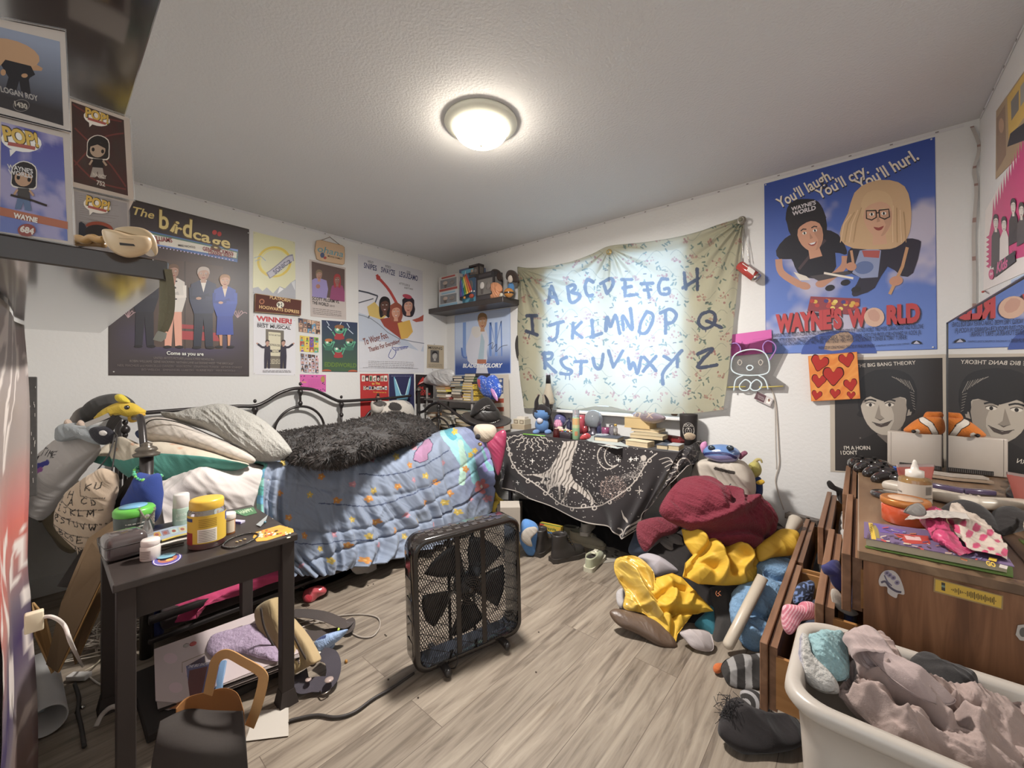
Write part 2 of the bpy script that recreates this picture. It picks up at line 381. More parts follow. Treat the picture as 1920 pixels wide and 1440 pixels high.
def floormat():
    m,nt,b=nodes('vinyl_planks'); L=nt.links.new; tc=nt.nodes.new('ShaderNodeTexCoord')
    mp=nt.nodes.new('ShaderNodeMapping'); mp.inputs['Rotation'].default_value=(0,0,pi/2); L(tc.outputs['Object'],mp.inputs[0])
    br=nt.nodes.new('ShaderNodeTexBrick'); br.inputs['Scale'].default_value=1; br.inputs['Brick Width'].default_value=1.22; br.inputs['Row Height'].default_value=.18
    br.inputs['Mortar Size'].default_value=.0012; br.inputs['Mortar Smooth'].default_value=.2; br.offset=.37; br.inputs['Bias'].default_value=0
    br.inputs['Color1'].default_value=(0,0,0,1); br.inputs['Color2'].default_value=(1,1,1,1); br.inputs['Mortar'].default_value=(.5,.5,.5,1); L(mp.outputs[0],br.inputs[0])
    m2=nt.nodes.new('ShaderNodeMapping'); m2.inputs['Scale'].default_value=(20,1.5,1); L(tc.outputs['Object'],m2.inputs[0])
    ad=nt.nodes.new('ShaderNodeVectorMath'); ad.operation='MULTIPLY_ADD'; ad.inputs[1].default_value=(7,7,7); L(br.outputs['Color'],ad.inputs[0]); L(m2.outputs[0],ad.inputs[2])
    n=nt.nodes.new('ShaderNodeTexNoise'); n.inputs['Scale'].default_value=1.6; n.inputs['Detail'].default_value=7; n.inputs['Distortion'].default_value=.8; n.inputs['Roughness'].default_value=.6; L(ad.outputs[0],n.inputs[0])
    r=nt.nodes.new('ShaderNodeValToRGB'); e=r.color_ramp.elements; e[0].position=.33; e[0].color=(*H('#62564a',1.05),1); e[1].position=.68; e[1].color=(*H('#9a8d7c',1.05),1); k=e.new(.47); k.color=(*H('#837667',1.05),1)
    L(n.outputs['Fac'],r.inputs[0])
    w=nt.nodes.new('ShaderNodeTexNoise'); w.inputs['Scale'].default_value=5; w.inputs['Detail'].default_value=2
    m3=nt.nodes.new('ShaderNodeMapping'); m3.inputs['Scale'].default_value=(2.2,.5,1); L(tc.outputs['Object'],m3.inputs[0]); L(m3.outputs[0],w.inputs[0])
    r2=nt.nodes.new('ShaderNodeValToRGB'); q=r2.color_ramp.elements; q[0].position=.66; q[0].color=(1,1,1,1); q[1].position=.78; q[1].color=(.62,.56,.5,1); L(w.outputs['Fac'],r2.inputs[0])
    mt=nt.nodes.new('ShaderNodeMapRange'); mt.inputs[3].default_value=.88; mt.inputs[4].default_value=1.1; L(br.outputs['Color'],mt.inputs[0])
    x1=nt.nodes.new('ShaderNodeMix'); x1.data_type='RGBA'; x1.blend_type='MULTIPLY'; x1.inputs[0].default_value=1; L(r.outputs[0],x1.inputs[6]); L(mt.outputs[0],x1.inputs[7])
    x2=nt.nodes.new('ShaderNodeMix'); x2.data_type='RGBA'; x2.blend_type='MULTIPLY'; x2.inputs[0].default_value=1; L(x1.outputs[2],x2.inputs[6]); L(r2.outputs[0],x2.inputs[7])
    x3=nt.nodes.new('ShaderNodeMix'); x3.data_type='RGBA'; L(br.outputs['Fac'],x3.inputs[0]); L(x2.outputs[2],x3.inputs[6]); x3.inputs[7].default_value=(.12,.09,.07,1)
    L(x3.outputs[2],b.inputs['Base Color']); b.inputs['Roughness'].default_value=.42; b.inputs['Specular IOR Level'].default_value=.35
    bp=nt.nodes.new('ShaderNodeBump'); bp.inputs['Strength'].default_value=.15; bp.inputs['Distance'].default_value=.002; L(n.outputs['Fac'],bp.inputs['Height']); L(bp.outputs[0],b.inputs['Normal']); return m
def slab(name,lo,hi,m):
    b=B(); lo=np.array(lo); hi=np.array(hi); b.box((lo+hi)/2,hi-lo,m,'#ffffff'); return struct(b,name,origin=(0,0,0))
slab('floor',(-.1,-5.2,-.1),(4.9,.1,0),floormat())
slab('ceiling',(-.1,-5.2,2.44),(4.9,.12,2.54),ceilm)
slab('wall_left',(-.12,-3.1,0),(0,.12,2.44),wallm)
WX0,WX1,WZ0,WZ1=1.32,2.56,.93,2.17
b=B()
for lo,hi in (((-.0,0,0),(WX0,.12,2.44)),((WX1,0,0),(3.99,.12,2.44)),((WX0,0,0),(WX1,.12,WZ0)),((WX0,0,WZ1),(WX1,.12,2.44))):
    lo=np.array(lo); hi=np.array(hi); b.box((lo+hi)/2,hi-lo,wallm,'#fff')
struct(b,'wall_back',origin=(0,0,0))
slab('wall_right',(3.87,-3.1,0),(3.99,0,2.44),wallm)
b=B(); b.box((1.325,-3.02,1.22),(2.65,.12,2.44),wallm,'#fff'); b.box((3.26,-3.02,2.27),(1.22,.12,.34),wallm,'#fff')
struct(b,'wall_front',origin=(0,0,0))
slab('wall_hall_end',(-.1,-5.3,0),(4.9,-5.2,2.44),wallm)
slab('wall_hall_side',(4.8,-5.2,0),(4.9,-3.0,2.44),wallm)
for nm,lo,hi in (('baseboard_left',(0,-2.96,0),(.014,0,.1)),('baseboard_back',(0,-.014,0),(3.87,0,.1)),('baseboard_right',(3.856,-2.96,0),(3.87,0,.1)),('baseboard_front',(0,-2.96,0),(2.6,-2.946,.1))):
    slab(nm,lo,hi,trimm)
# window: frame, sash bar, glass, sill
gl,nt,bb=nodes('window_glass'); bb.inputs['Transmission Weight'].default_value=1; bb.inputs['Roughness'].default_value=0; bb.inputs['IOR'].default_value=1.02
wf=B()
for lo,hi in (((WX0,.05,WZ0),(WX0+.045,.11,WZ1)),((WX1-.045,.05,WZ0),(WX1,.11,WZ1)),((WX0,.05,WZ1-.045),(WX1,.11,WZ1)),((WX0,.05,WZ0),(WX1,.11,WZ0+.045)),((1.92,.055,WZ0),(1.96,.1,WZ1))):
    lo=np.array(lo); hi=np.array(hi); wf.box((lo+hi)/2,hi-lo,trimm,'#fff')
wfo=struct(wf,'window_1',origin=(1.94,.08,.93)); WL[wfo.name]=np.array((1.94,.08,.93))
wg=B(); wg.box((1.94,.08,1.55),(1.2,.006,1.2),gl,'#fff'); wg.build('window_glass',wfo)
ws=B(); ws.box((1.94,-.012,.925),(1.34,.13,.022),trimm,'#fff',.004,1); struct(ws,'window_sill')
# LED strip fixed along the top of the walls and hanging down the far right corner
def strip(pts,label,nrm):
    b=B(); P=np.array(pts,float); n=np.array(nrm,float)
    for a,c in zip(P[:-1],P[1:]):
        d=(c-a)/np.linalg.norm(c-a); w=np.cross(d,n); L=np.linalg.norm(c-a)
        b.ext([a-w*.006,c-w*.006,c+w*.006,a+w*.006],n*.002,plast,'#c9c6c6')
        for k in range(int(L/.165)):
            q=a+d*(.08+k*.165); b.ext([q-d*.006-w*.0025,q+d*.006-w*.0025,q+d*.006+w*.0025,q-d*.006+w*.0025],n*.0035,plast,'#77706c')
    return b.build('led_strip_light',label=label,cat='light strip',group='light strips along the tops of the walls')
strip([(.001,-2.9,2.428),(.001,-.02,2.428)],'thin unlit light strip along the top of the left wall',(1,0,0))
strip([(.02,-.001,2.428),(3.82,-.001,2.428)],'thin unlit light strip along the top of the wall with the window',(0,-1,0))
strip([(3.869,-.03,2.43),(3.869,-2.5,2.43)],'thin unlit light strip along the top of the right wall',(-1,0,0))
b=B(); P=cr([(3.845,-.004,2.41),(3.865,-.02,2.3),(3.852,-.006,2.2),(3.858,-.01,2.1),(3.85,-.006,1.9),(3.852,-.006,1.7),(3.851,-.006,1.45)],60)
for i in range(59):
    b.ext([P[i]+(-.006,0,0),P[i+1]+(-.006,0,0),P[i+1]+(.006,0,0),P[i]+(.006,0,0)],(0,-.002,0),plast,'#a9a19a' if i%9 else '#8c6f66')
b.build('led_strip_light',label='grey light strip peeling down the corner beside the big blue sky poster',cat='light strip')
# ------------------------------------------------------------------ ceiling lamp
LX,LY=2.06,-1.52
cl=thing('ceiling_light',(LX,LY,2.32),'round flush ceiling light with glowing white glass dome','ceiling light')
b=B(); b.lathe([(.02,2.439),(.172,2.439),(.175,2.43),(.165,2.418),(.135,2.405),(.128,2.398),(.126,2.41)],(LX,LY,0),plast,'#e6dccb',48,caps=False); b.build('base_ring',cl)
dm,nt,bs=nodes('lamp_glass'); bs.inputs['Base Color'].default_value=(1,.93,.82,1); bs.inputs['Emission Color'].default_value=(1,.90,.76,1); bs.inputs['Emission Strength'].default_value=52; bs.inputs['Roughness'].default_value=.3
b=B(); b.lathe([(.127*math.cos(t),2.402-.068*math.sin(t)) for t in np.linspace(0,pi/2-.02,14)],(LX,LY,0),dm,'#fff',48); b.build('glass_dome',cl)
b=B(); b.lathe([(.004,2.336),(.010,2.333),(.008,2.326),(.003,2.322)],(LX,LY,0),plast,'#cbb58f',12); b.build('finial',cl)
lamp('ceiling_bulb','AREA',(LX,LY,2.315),62,(1,.965,.93),shape='DISK',size=.22)
# ================================================================== posters and papers on the walls
def face(S,x,y,w,h,skin,hair,style='short',smile=1,rot=0,dark='#2a2320',lip='#8d4038',beard=None,glasses=None):
    c,q=math.cos(math.radians(rot)),math.sin(math.radians(rot))
    def T(a,b): return (x+a*w*c-b*h*q,y+a*w*q+b*h*c)
    def P(L): return [T(a,b) for a,b in L]
    if style=='long': S.poly(P([(-1.25,1.3),(-1.35,.2),(-1.2,-.8),(-.6,-1.35),(.3,-1.4),(1.1,-1),(1.35,0),(1.3,1.4),(.9,1.9),(0,1.5),(-.9,1.9)]),hair,3)
    if style=='curly': S.poly(P([(-1.3,1.2),(-1.55,.4),(-1.35,-.4),(-1.4,-1),(-.7,-1.35),(0,-1.6),(.8,-1.35),(1.4,-.9),(1.4,-.1),(1.6,.5),(1.3,1.3),(.7,1.7),(-.7,1.6)]),hair,2)
    S.poly(P([(-.4,.6),(.4,.6),(.5,1.5),(-.5,1.5)]),skin)
    S.poly(P([(-.8,-.9),(0,-1.12),(.8,-.9),(1,-.1),(.85,.55),(.4,1.0),(0,1.12),(-.4,1.0),(-.85,.55),(-1,-.1)]),skin,2)
    sk=Hn(skin) if isinstance(skin,str) else np.array(skin)
    S.poly(P([(.25,-.1),(.95,-.2),(.83,.5),(.4,.97),(.1,1.05),(.5,.5)]),tuple(sk*.82),2)
    for s in (-1,1):
        S.ell(*T(s*.42,-.1),w*.17,h*.085,'#e8ded4',rot,10); S.ell(*T(s*.42,-.1),w*.075,h*.085,dark,rot,8)
        S.line(P([(s*.2,-.3),(s*.45,-.36),(s*.66,-.28)]),h*.07,hair if style!='long' else dark)
    S.poly(P([(-.02,-.05),(.14,.3),(-.12,.34)]),tuple(sk*.72))
    S.poly(P([(-.36,.56),(0,.56+.06*smile),(.36,.54),(.2,.72),(0,.77),(-.2,.72)]),lip,2)
    if smile>1: S.poly(P([(-.27,.585),(.27,.575),(.12,.68),(-.12,.68)]),'#f2ebe0')
    S.poly(P([(-1.08,.1),(-1.1,-.7),(-.6,-1.25),(.2,-1.32),(.9,-1.05),(1.12,-.5),(1.05,.1),(.9,-.45),(.3,-.72),(-.4,-.62),(-.85,-.4)]),hair,2)
    if glasses:
        for s in (-1,1):
            S.line(P([(s*.1,-.28),(s*.78,-.3),(s*.8,.1),(s*.45,.2),(s*.12,.08),(s*.1,-.28)]),h*.07,glasses)
        S.line(P([(-.12,-.15),(.12,-.15)]),h*.06,glasses)
def man(S,x,y,h,skin,hair,coat,legs,shirt='#ddd6cc',style='short',w=1,arms='fold',skirt=False,shoe='#1e1a1c'):
    """standing printed figure, y = top of head, h = height"""
    u=h*.1*w
    if not skirt:
        S.poly([(x-u*.95,y+h*.5),(x+u*.95,y+h*.5),(x+u*1.0,y+h*.95),(x+u*.2,y+h*.95),(x,y+h*.62),(x-u*.25,y+h*.95),(x-u*1.05,y+h*.95)],legs)
    else:
        S.poly([(x-u*.75,y+h*.75),(x-u*.3,y+h*.75),(x-u*.35,y+h*.95),(x-u*.6,y+h*.95)],'#c98b63'); S.poly([(x+u*.75,y+h*.75),(x+u*.3,y+h*.75),(x+u*.35,y+h*.95),(x+u*.6,y+h*.95)],'#c98b63')
        S.poly([(x-u*.9,y+h*.45),(x+u*.9,y+h*.45),(x+u*1.05,y+h*.8),(x-u*1.05,y+h*.8)],legs)
    for s in (-1,1): S.ell(x+s*u*.7,y+h*.96,u*.5,h*.018,shoe,0,8)
    S.poly([(x-u*.5,y+h*.155),(x+u*.5,y+h*.155),(x+u*1.3,y+h*.2),(x+u*1.45,y+h*.4),(x+u*1.0,y+h*.55),(x-u*1.0,y+h*.55),(x-u*1.45,y+h*.4),(x-u*1.3,y+h*.2)],coat,1)
    if shirt: S.poly([(x-u*.35,y+h*.15),(x+u*.35,y+h*.15),(x,y+h*.3)],shirt)
    cc=np.array(H(coat))
    S.line([(x-u*1.3,y+h*.24),(x-u*1.35,y+h*.36),(x-u*.2,y+h*.36),(x+u*.6,y+h*.33)],u*.42,tuple(cc*.75)); S.line([(x+u*1.3,y+h*.24),(x+u*1.35,y+h*.37),(x+u*.2,y+h*.37)],u*.42,tuple(cc*1.15))
    S.ell(x-u*.5,y+h*.37,u*.3,h*.018,skin,0,8)
    face(S,x,y+h*.08,u*.58,h*.068,skin,hair,style)
def smalltext(S,x0,x1,y,h,col,n=1,slope=0,seed=0,gap=1.6):
    r=random.Random(seed)
    for k in range(n):
        yy=y+k*h*gap; x=x0
        while x<x1:
            w=r.uniform(1.6,5)*h; e=min(x+w,x1); S.line([(x,yy+(x-x0)*slope),(e,yy+(e-x0)*slope)],h*.55,col); x=e+h*.7
def pins(S,P,col='#d8d5cf'):
    for x,y in P:
        c=S.p.at(x,y,S.o0); S.ball(c+S.p.n*.003,.004,plast,col,8)
def poster(label,plane,P,col,mat=paper,off=.002,name='poster',cat='poster',group=None):
    S=Sheet(plane,mat,off); S.base(P,col,.0012); S.meta=(name,label,cat,group); return S
def done(S): return S.build(S.meta[0],label=S.meta[1],cat=S.meta[2],group=S.meta[3])
WA,WB,WC,WD=PX(0),PY(0),PX(3.87),PY(-2.96)
def cloudsky(c1,c2,cl,seed,s=3,th=.5):
    def f(U,V):
        base=mixc(Hn(c1),Hn(c2),V); k=np.clip((fbm(U*s,V*s*1.5,seed)-th)*7,0,1); return mixc(base,Hn(cl)+U[..., None]*0,k*.9)
    return f
# --- big dark film poster, left
S=poster('large dark film poster of four standing people, bottom corner curling',WA,[(203,362),(467,430),(467,706),(203,704)],'#3b3330',glossp)
S.vgrid([(205,366),(465,433),(465,703),(205,701)], lambda U,V: mixc(mixc(Hn('#41383a'),Hn('#5a463d'),np.clip(1-np.abs(V-.45)*3,0,1)*np.clip(1.3-np.abs(U-.5)*3,0,1)),Hn('#4a3f66'),np.clip(1-np.abs(V-.78)*8,0,1)*np.clip(1.5-np.abs(U-.5)*3,0,1)),(40,50))
S.poly([(276,482),(418,500),(418,655),(276,650)],'#54423a'); S.poly([(345,490),(348,490),(348,655),(345,655)],'#43342e')
S.poly([(276,432),(446,470),(445,492),(270,455)],'#4b6ea8'); S.poly([(250,436),(446,468),(446,480),(284,460)],'#6f8ccc')
S.poly([(248,428),(430,468),(446,472),(445,486),(280,452),(246,442)],'#5c7f72'); S.poly([(250,432),(430,470),(444,474),(443,484),(282,456),(250,446)],'#d9d3c6')
for i in range(22): S.ell(300+i*6.5,464+i*1.15,1.2,1.2,'#c9b8ff')
S.poly([(340,608),(395,612),(400,618),(335,616)],'#9c2f33'); S.poly([(335,620),(405,624),(412,640),(330,636)],'#a53438')
for x in (240,445):
    for k in range(5): S.line([(x,596),(x-8+k*5,580+abs(k-2)*3),(x-14+k*8,588)],1.3,'#b08f92',sm=3)
S.txt('The',249,402,289,411,15,'#d8c178',.015,.25)
for i,(ch,x,w,hh) in enumerate((('b',298,18,38),('i',318,7,26),('r',327,13,22),('d',342,17,38),('c',361,15,22),('a',377,17,22),('g',396,17,22),('e',414,17,22))):
    yb=427+i*5-(0 if ch!='g' else -3); S.txt(ch,x-1,yb+1,x+w+1,yb+4.3+1,hh*.95,'#5d4a2c',.05); S.txt(ch,x,yb,x+w,yb+4,hh*.9,'#dcc67f',.02)
S.ell(402,436,4.5,4.5,'#b8322f'); S.ell(411,439,4,4.5,'#b8322f')
S.txt('WILLIAMS',280,450,323,455,8.5,'#8e2a2e',.02); S.txt('LANE',280,455,299,458,6,'#8e2a2e',.02)
S.txt('MIKE NICHOLS',334,462,366,466,4,'#5a5350'); S.txt('GENE HACKMAN',380,470,437,478.5,7.5,'#8e2a2e',.02); S.txt('DIANNE WIEST',391,477,437,484.5,6.5,'#8e2a2e',.02)
man(S,271,498,158,'#9d7460','#2d2320','#2b2a35','#29272f',w=1.1)
man(S,325,497,160,'#a77d68','#6d4e37','#cfc8bf','#d99b83',w=1.0,shirt='#b98370')
for k in range(10): S.ell(312+R_.random()*28,525+R_.random()*38,2,1.5,'#3c3638')
man(S,381,502,156,'#b48c76','#b9aaa0','#2e3450','#262a3a',w=1.15); man(S,421,516,140,'#c79a80','#a77a50','#2c48a0','#2c4296',shirt='#d8c6b4',skirt=True,w=1.1)
S.txt('Come as you are',312,665,381,667,6.5,'#e3ddd2',.02)
S.txt('UNITED ARTISTS PICTURES presents A MIKE NICHOLS film',288,673,400,676,4.2,'#7a706b',0); S.txt('ROBIN WILLIAMS  GENE HACKMAN  NATHAN LANE and DIANNE WIEST  "THE BIRDCAGE"',243,679,437,684,4.4,'#7a706b',0)
S.txt('NEIL MACHLIS and MARCELLO DANON   ANN ROTH   JONATHAN TUNICK   ARTHUR SCHMIDT',220,687,453,691,4.4,'#6f6561',0); S.txt('BO WELCH   EMMANUEL LUBEZKI   ELAINE MAY   MIKE NICHOLS',265,695,440,697,4,'#6f6561',0)
pins(S,[(213,697),(465,437)]); done(S)
# --- pale yellow game poster
S=poster('pale yellow poster of a snowboard crossing a yellow ring above grey mountains',WA,[(475,434),(553,454),(554,561),(474,551)],'#d3d0a8',glossp)
S.line([(514+30*math.cos(t),491+27*math.sin(t)) for t in np.linspace(0,6.28,40)],4.5,'#d9c04a'); S.line([(515+27*math.cos(t),492+24*math.sin(t)) for t in np.linspace(1,5.6,40)],1.5,'#e6d36c')
S.poly([(474,551),(474,540),(484,538),(492,546),(500,539),(512,550),(524,537),(534,541),(545,530),(554,524),(554,561)],'#a3a4aa'); S.poly([(524,538),(532,542),(520,551)],'#dadada'); S.poly([(546,530),(553,526),(553,545)],'#c9cacc')
S.line([(502,517),(510,512),(526,499),(541,486),(550,483)],13,'#8a8896',sm=3); S.line([(504,516),(512,511),(527,499),(541,487),(549,485)],10,'#b9b6c0',sm=3)
S.txt('SONIC',516,514,540,496,8,'#6d6a7c',.03); S.txt('2',541,496,547,491,7,'#6d6a7c',.03)
S.line([(476,484),(488,480),(498,489)],1.2,'#8fa9c4'); S.line([(478,490),(488,486)],1,'#8fa9c4')
pins(S,[(477,437),(551,456),(476,548)]); done(S)
# --- platform sign board
S=Sheet(WA,matte,.022); q=[(477,551),(563,564),(562,592),(476,585)]; S.base(q,'#5a3128',.018)
S.line(q+[q[0]],.9,'#a98a5e'); S.txt('PLATFORM',504,560.5,542,567.5,6,'#d9b67c',.02); S.txt('HOGWARTS EXPRESS',484,578.5,559,588.5,6,'#d9b67c',.02)
S.ell(523.5,572,7,6.2,'#ddd8c6'); S.txt('9',518,575,522.5,575.5,6.5,'#2a2a22',.03); S.txt('3',524,571.5,527,572,3.5,'#2a2a22',.02); S.line([(523.5,572.4),(528,572.8)],.6,'#2a2a22'); S.txt('4',524,577,527.5,577.5,3.5,'#2a2a22',.02)
S.ell(489,566,5,5,'#a86b4c'); S.ell(489,566,3,3,'#5a3128')
S.build('wooden_sign',label='long brown wooden sign with gold lettering and a round number plate',cat='sign')
# --- winner theatre poster
S=poster('white theatre poster headed with red winner lettering and two men with open arms',WA,[(475,589),(554,598),(554,704),(475,702)],'#cfcdd0',glossp)
S.txt('WINNER!',480,601,547,607,9,'#b3242c',.05); S.txt('THE MOST TONY AWARDS EVER',482,607,546,611,3,'#4b4548',.01); S.txt('BEST MUSICAL',482,613,545,618,6.5,'#2b2a30',.03)
S.poly([(498,617),(532,620),(532,691),(498,690)],'#6a6154'); S.poly([(503,622),(526,624),(526,668),(503,667)],'#c9c2a6')
S.txt('THE PRODUCERS',504,648,525,650,4,'#4a4136',.02); S.txt('NATHAN  MATTHEW',504,629,526,631,3,'#4a4136'); smalltext(S,504,525,656,1.4,'#5a5146',3); smalltext(S,501,528,674,1.6,'#d8d0b4',4)
for x,s in ((501,-1),(531,1)):
    S.line([(x,652),(x+s*10,651),(x+s*18,645)],4,'#2a2534'); S.ell(x+s*19,644,1.8,1.5,'#b98d7a'); S.line([(x,655),(x-s*9,659)],3.4,'#2a2534')
    S.poly([(x-5,648),(x+5,648),(x+6,668),(x+5,691),(x+1,691),(x,672),(x-2,691),(x-6,691),(x-6,668)],'#2d2838'); face(S,x,643,3.4,4.6,'#b98d7a','#2d2320')
smalltext(S,492,545,695,1.6,'#5c5656',2,seed=3); pins(S,[(477,591),(552,601),(477,700),(552,702)]); done(S)
# --- hanging plaque
S=Sheet(WA,matte,.014); q=[(592,452),(600,451),(640,461),(644,464),(645,480),(644,495),(641,497),(599,489),(593,486),(589,470)]; S.base(q,'#c9a986',.008); S.up()
S.line(q+[q[0]],1,'#b08f6c'); S.txt('ohana',594,472,642,483,12,'#6d9aa5',.01,.2); S.txt('MEANS FAMILY',613,482,640,488,3.2,'#55453c',.01); S.ell(603,479,4,5,'#55607f'); S.ell(608,484,3,2.5,'#b0524c')
pl=S.build('wall_plaque',label='tan wooden plaque with blue ohana lettering hanging from a cord',cat='plaque')
b=B(); b.tube([WA.at(601,451,.01),WA.at(615,446,.01),WA.at(617,444.5,.012),WA.at(619,446,.01),WA.at(638,461,.01)],.0022,card,'#7d6753',6,3); b.build('cord',pl)
# --- couple poster
S=poster('small poster with a photo of a couple in purple over pale title text',WA,[(580,486),(648,502),(649,600),(582,593)],'#b5a9a3',glossp)
S.poly([(584,490),(646,505),(646,563),(585,554)],'#5c4944'); S.poly([(585,556),(585,525),(590,522),(600,522),(612,526),(615,542),(612,560)],'#8d80b0'); S.poly([(618,562),(620,545),(622,536),(632,532),(642,536),(646,548),(646,566)],'#8c4068')
face(S,598,516,5.5,8,'#a97f6c','#7d6a52'); face(S,632,525,5,8,'#8d6158','#9c3434','long'); S.ell(596,537,4,4,'#a06f5e')
S.txt('SCOTT PILGRIM VS.',585,562,636,569,6,'#2c2624',.02); S.txt('THE WORLD',585,570,616,574.5,6,'#2c2624',.02); S.txt('2010',618,575,627,576,3.5,'#5a504c'); smalltext(S,586,640,578,1.3,'#5a504c',3,.12,5,2.5); smalltext(S,587,640,588,1.2,'#6a605c',1,.1,6); done(S)
# --- photo collages
def collage(label,q,cols,nx,ny,seed,bg):
    S=poster(label,WA,q,bg,glossp,name='photo_collage',cat='photo collage',group='photo collages in a column on the left wall'); r=random.Random(seed)
    a,b_,c,d=[np.array(p,float) for p in q]
    def Q(u,v): return (a*(1-u)+b_*u)*(1-v)+(d*(1-u)+c*u)*v
    for i in range(nx):
        for j in range(ny):
            u0,u1,v0,v1=i/nx+.015,(i+1)/nx-.01,j/ny+.02,(j+1)/ny-.015; k=r.choice(cols)
            S.poly([Q(u0,v0),Q(u1,v0),Q(u1,v1),Q(u0,v1)],k); m=Q((u0+u1)/2+r.uniform(-.03,.03),(v0+v1)/2)
            w=38/nx*.2; S.poly([m+(-w*1.5,w*2.6),m+(-w,w*.7),m+(w,w*.7),m+(w*1.5,w*2.6)],r.choice(cols)); S.ell(m[0],m[1],w,w*1.2,r.choice(['#c79a80','#a77a62','#8a5c48','#d0a890']),n=9)
            S.ell(m[0],m[1]-w*.8,w,w*.6,r.choice(['#2e241f','#5a4030','#8b6a44']),n=8)
    done(S)
collage('collage of many small colour portraits, topmost of three collages',[(559,596),(600,603),(600,627),(560,622)],['#8b6a5e','#3d3c50','#5f93b8','#b38c72','#4b3a34','#c9a88c'],5,3,1,'#5a5450')
collage('bright yellow and purple collage, middle of three collages',[(562,629),(597,633),(597,661),(562,659)],['#d0b53c','#6b4a9c','#59a5a0','#d8c250','#6aa04c','#a83c48'],4,3,2,'#c9b23e')
collage('pale pink and grey collage, lowest of three collages',[(563,662),(597,666),(597,699),(564,698)],['#b9b4bd','#55525c','#c99aa0','#8f8c98','#d3ccd2','#38343c'],5,5,3,'#a8a3aa')
# --- green monsters poster
S=poster('dark blue cartoon poster of green figures with lightning and green title',WA,[(603,600),(670,605),(670,698),(604,697)],'#2e3a50',glossp)
S.vgrid([(604,601),(669,606),(669,697),(605,696)], lambda U,V: mixc(Hn('#2a3352'),Hn('#3f5a3c'),V),(4,20))
for pts in ([(612,602),(617,610),(614,612),(622,620)],[(650,606),(655,614),(652,617),(662,626)],[(640,604),(636,612)]): S.line(pts,1.2,'#c8d4e8')
for x,y,s,c in ((636,618,1,'#8a5a34'),(616,642,.8,'#b06a34'),(655,642,.8,'#7c5c44'),(634,654,.9,'#3a4a44')):
    S.poly([(x-9*s,y+18*s),(x-6*s,y+7*s),(x+6*s,y+7*s),(x+9*s,y+18*s)],'#9c2f33' if s>.85 else '#3a6a58',2); S.ell(x,y,9*s,8*s,'#57a07c'); S.ell(x,y-5*s,9*s,4*s,c); S.ell(x-3.5*s,y,2.6*s,2.4*s,'#d8e2d0'); S.ell(x+3.5*s,y,2.6*s,2.4*s,'#26302c'); S.line([(x-4*s,y+5*s),(x+4*s,y+5*s)],1,'#1f3a30')
    S.line([(x+8*s,y+12*s),(x+12*s,y+2*s)],2.2*s,'#57a07c'); S.ell(x+12*s,y,2.8*s,2.8*s,'#57a07c'); S.line([(x-8*s,y+12*s),(x-13*s,y+4*s)],2.2*s,'#57a07c')
S.txt('EDDSWORLD',608,687,668,689,8,'#5f7a34',.04); S.ell(612,696,9,3.5,'#b0522e',a0=180,a1=360); S.ell(661,697,9,3.5,'#b0522e',a0=180,a1=360); done(S)
# --- pink sheet behind the bed rail
S=poster('bright pink paper with dark doodles behind the bed rail',WA,[(562,702),(611,703),(611,735),(563,731)],'#c9589c',paper,name='pink_paper',cat='paper')
for i in range(26):
    x,y=(R_.choice([564+R_.random()*5,604+R_.random()*5]),704+R_.random()*27) if i<13 else (564+R_.random()*45,R_.choice([704.5,729.5])+R_.random()*2); S.ell(x,y,1.3,1,'#5a3560',n=6)
S.ell(605,711,4,6,'#a8874a'); S.line([(565,716),(574,717)],1.5,'#c9a04c'); smalltext(S,577,600,712,1,'#b04a8c',5,gap=3); done(S)
# --- white road film poster
S=poster('large white film poster of three friends in a convertible car',WA,[(671,476),(792,508),(795,699),(673,697)],'#c2c0c4',glossp)
for a,p,q_ in (('SNIPES',(682,502),(706,508)),('SWAYZE',(714,510),(740,517)),('LEGUIZAMO',(748,518),(783,527))): S.txt(a,*p,*q_,10,'#2f3560',.02)
S.txt('WESLEY',689,492,700,495,4.5,'#3a3a4a'); S.txt('PATRICK',722,501,733,504,4.5,'#3a3a4a'); S.txt('JOHN',762,511,769,513,4,'#3a3a4a'); S.txt('ATTITUDE IS',748,533,768,538,4,'#4a4545'); S.txt('EVERYTHING',758,541,774,544,3.2,'#4a4545')
S.poly([(672,586),(690,592),(722,602),(735,615),(788,660),(794,646),(794,699),(673,697)],'#a9b0bd'); S.poly([(673,640),(720,640),(795,660),(795,699),(673,697)],'#c3c2c6')
S.line([(672,545),(690,549),(708,555)],3,'#3a3e48'); S.line([(708,555),(699,578),(690,597)],2.4,'#4a4e58'); S.line([(672,568),(700,560)],2,'#4a4e58'); S.line([(672,590),(700,600),(740,632),(795,644)],1.4,'#6d727c',sm=2)
S.poly([(688,575),(702,566),(724,592),(716,600),(692,592)],'#c0a356'); S.poly([(712,598),(740,594),(756,604),(762,630),(752,636),(720,612)],'#8e3a2c',1); S.poly([(745,606),(768,600),(774,622),(764,634),(752,636)],'#c49a3e')
S.line([(744,570),(730,545),(716,528),(710,522),(706,515)],5,'#a83a34',sm=2); S.ell(709,521,4,4.5,'#a83a34')
S.poly([(784,596),(794,590),(793,602),(780,604),(772,600)],'#a04a3c')
face(S,721,573,8,12,'#5a3a2e','#1f1a1c','long',2); face(S,742,585,8,11.5,'#c08b72','#8a4530','curly',2); face(S,765,574,8,12,'#bd8b76','#2a2028','curly'); S.ell(763,556,9,4,'#a83a4c',15)
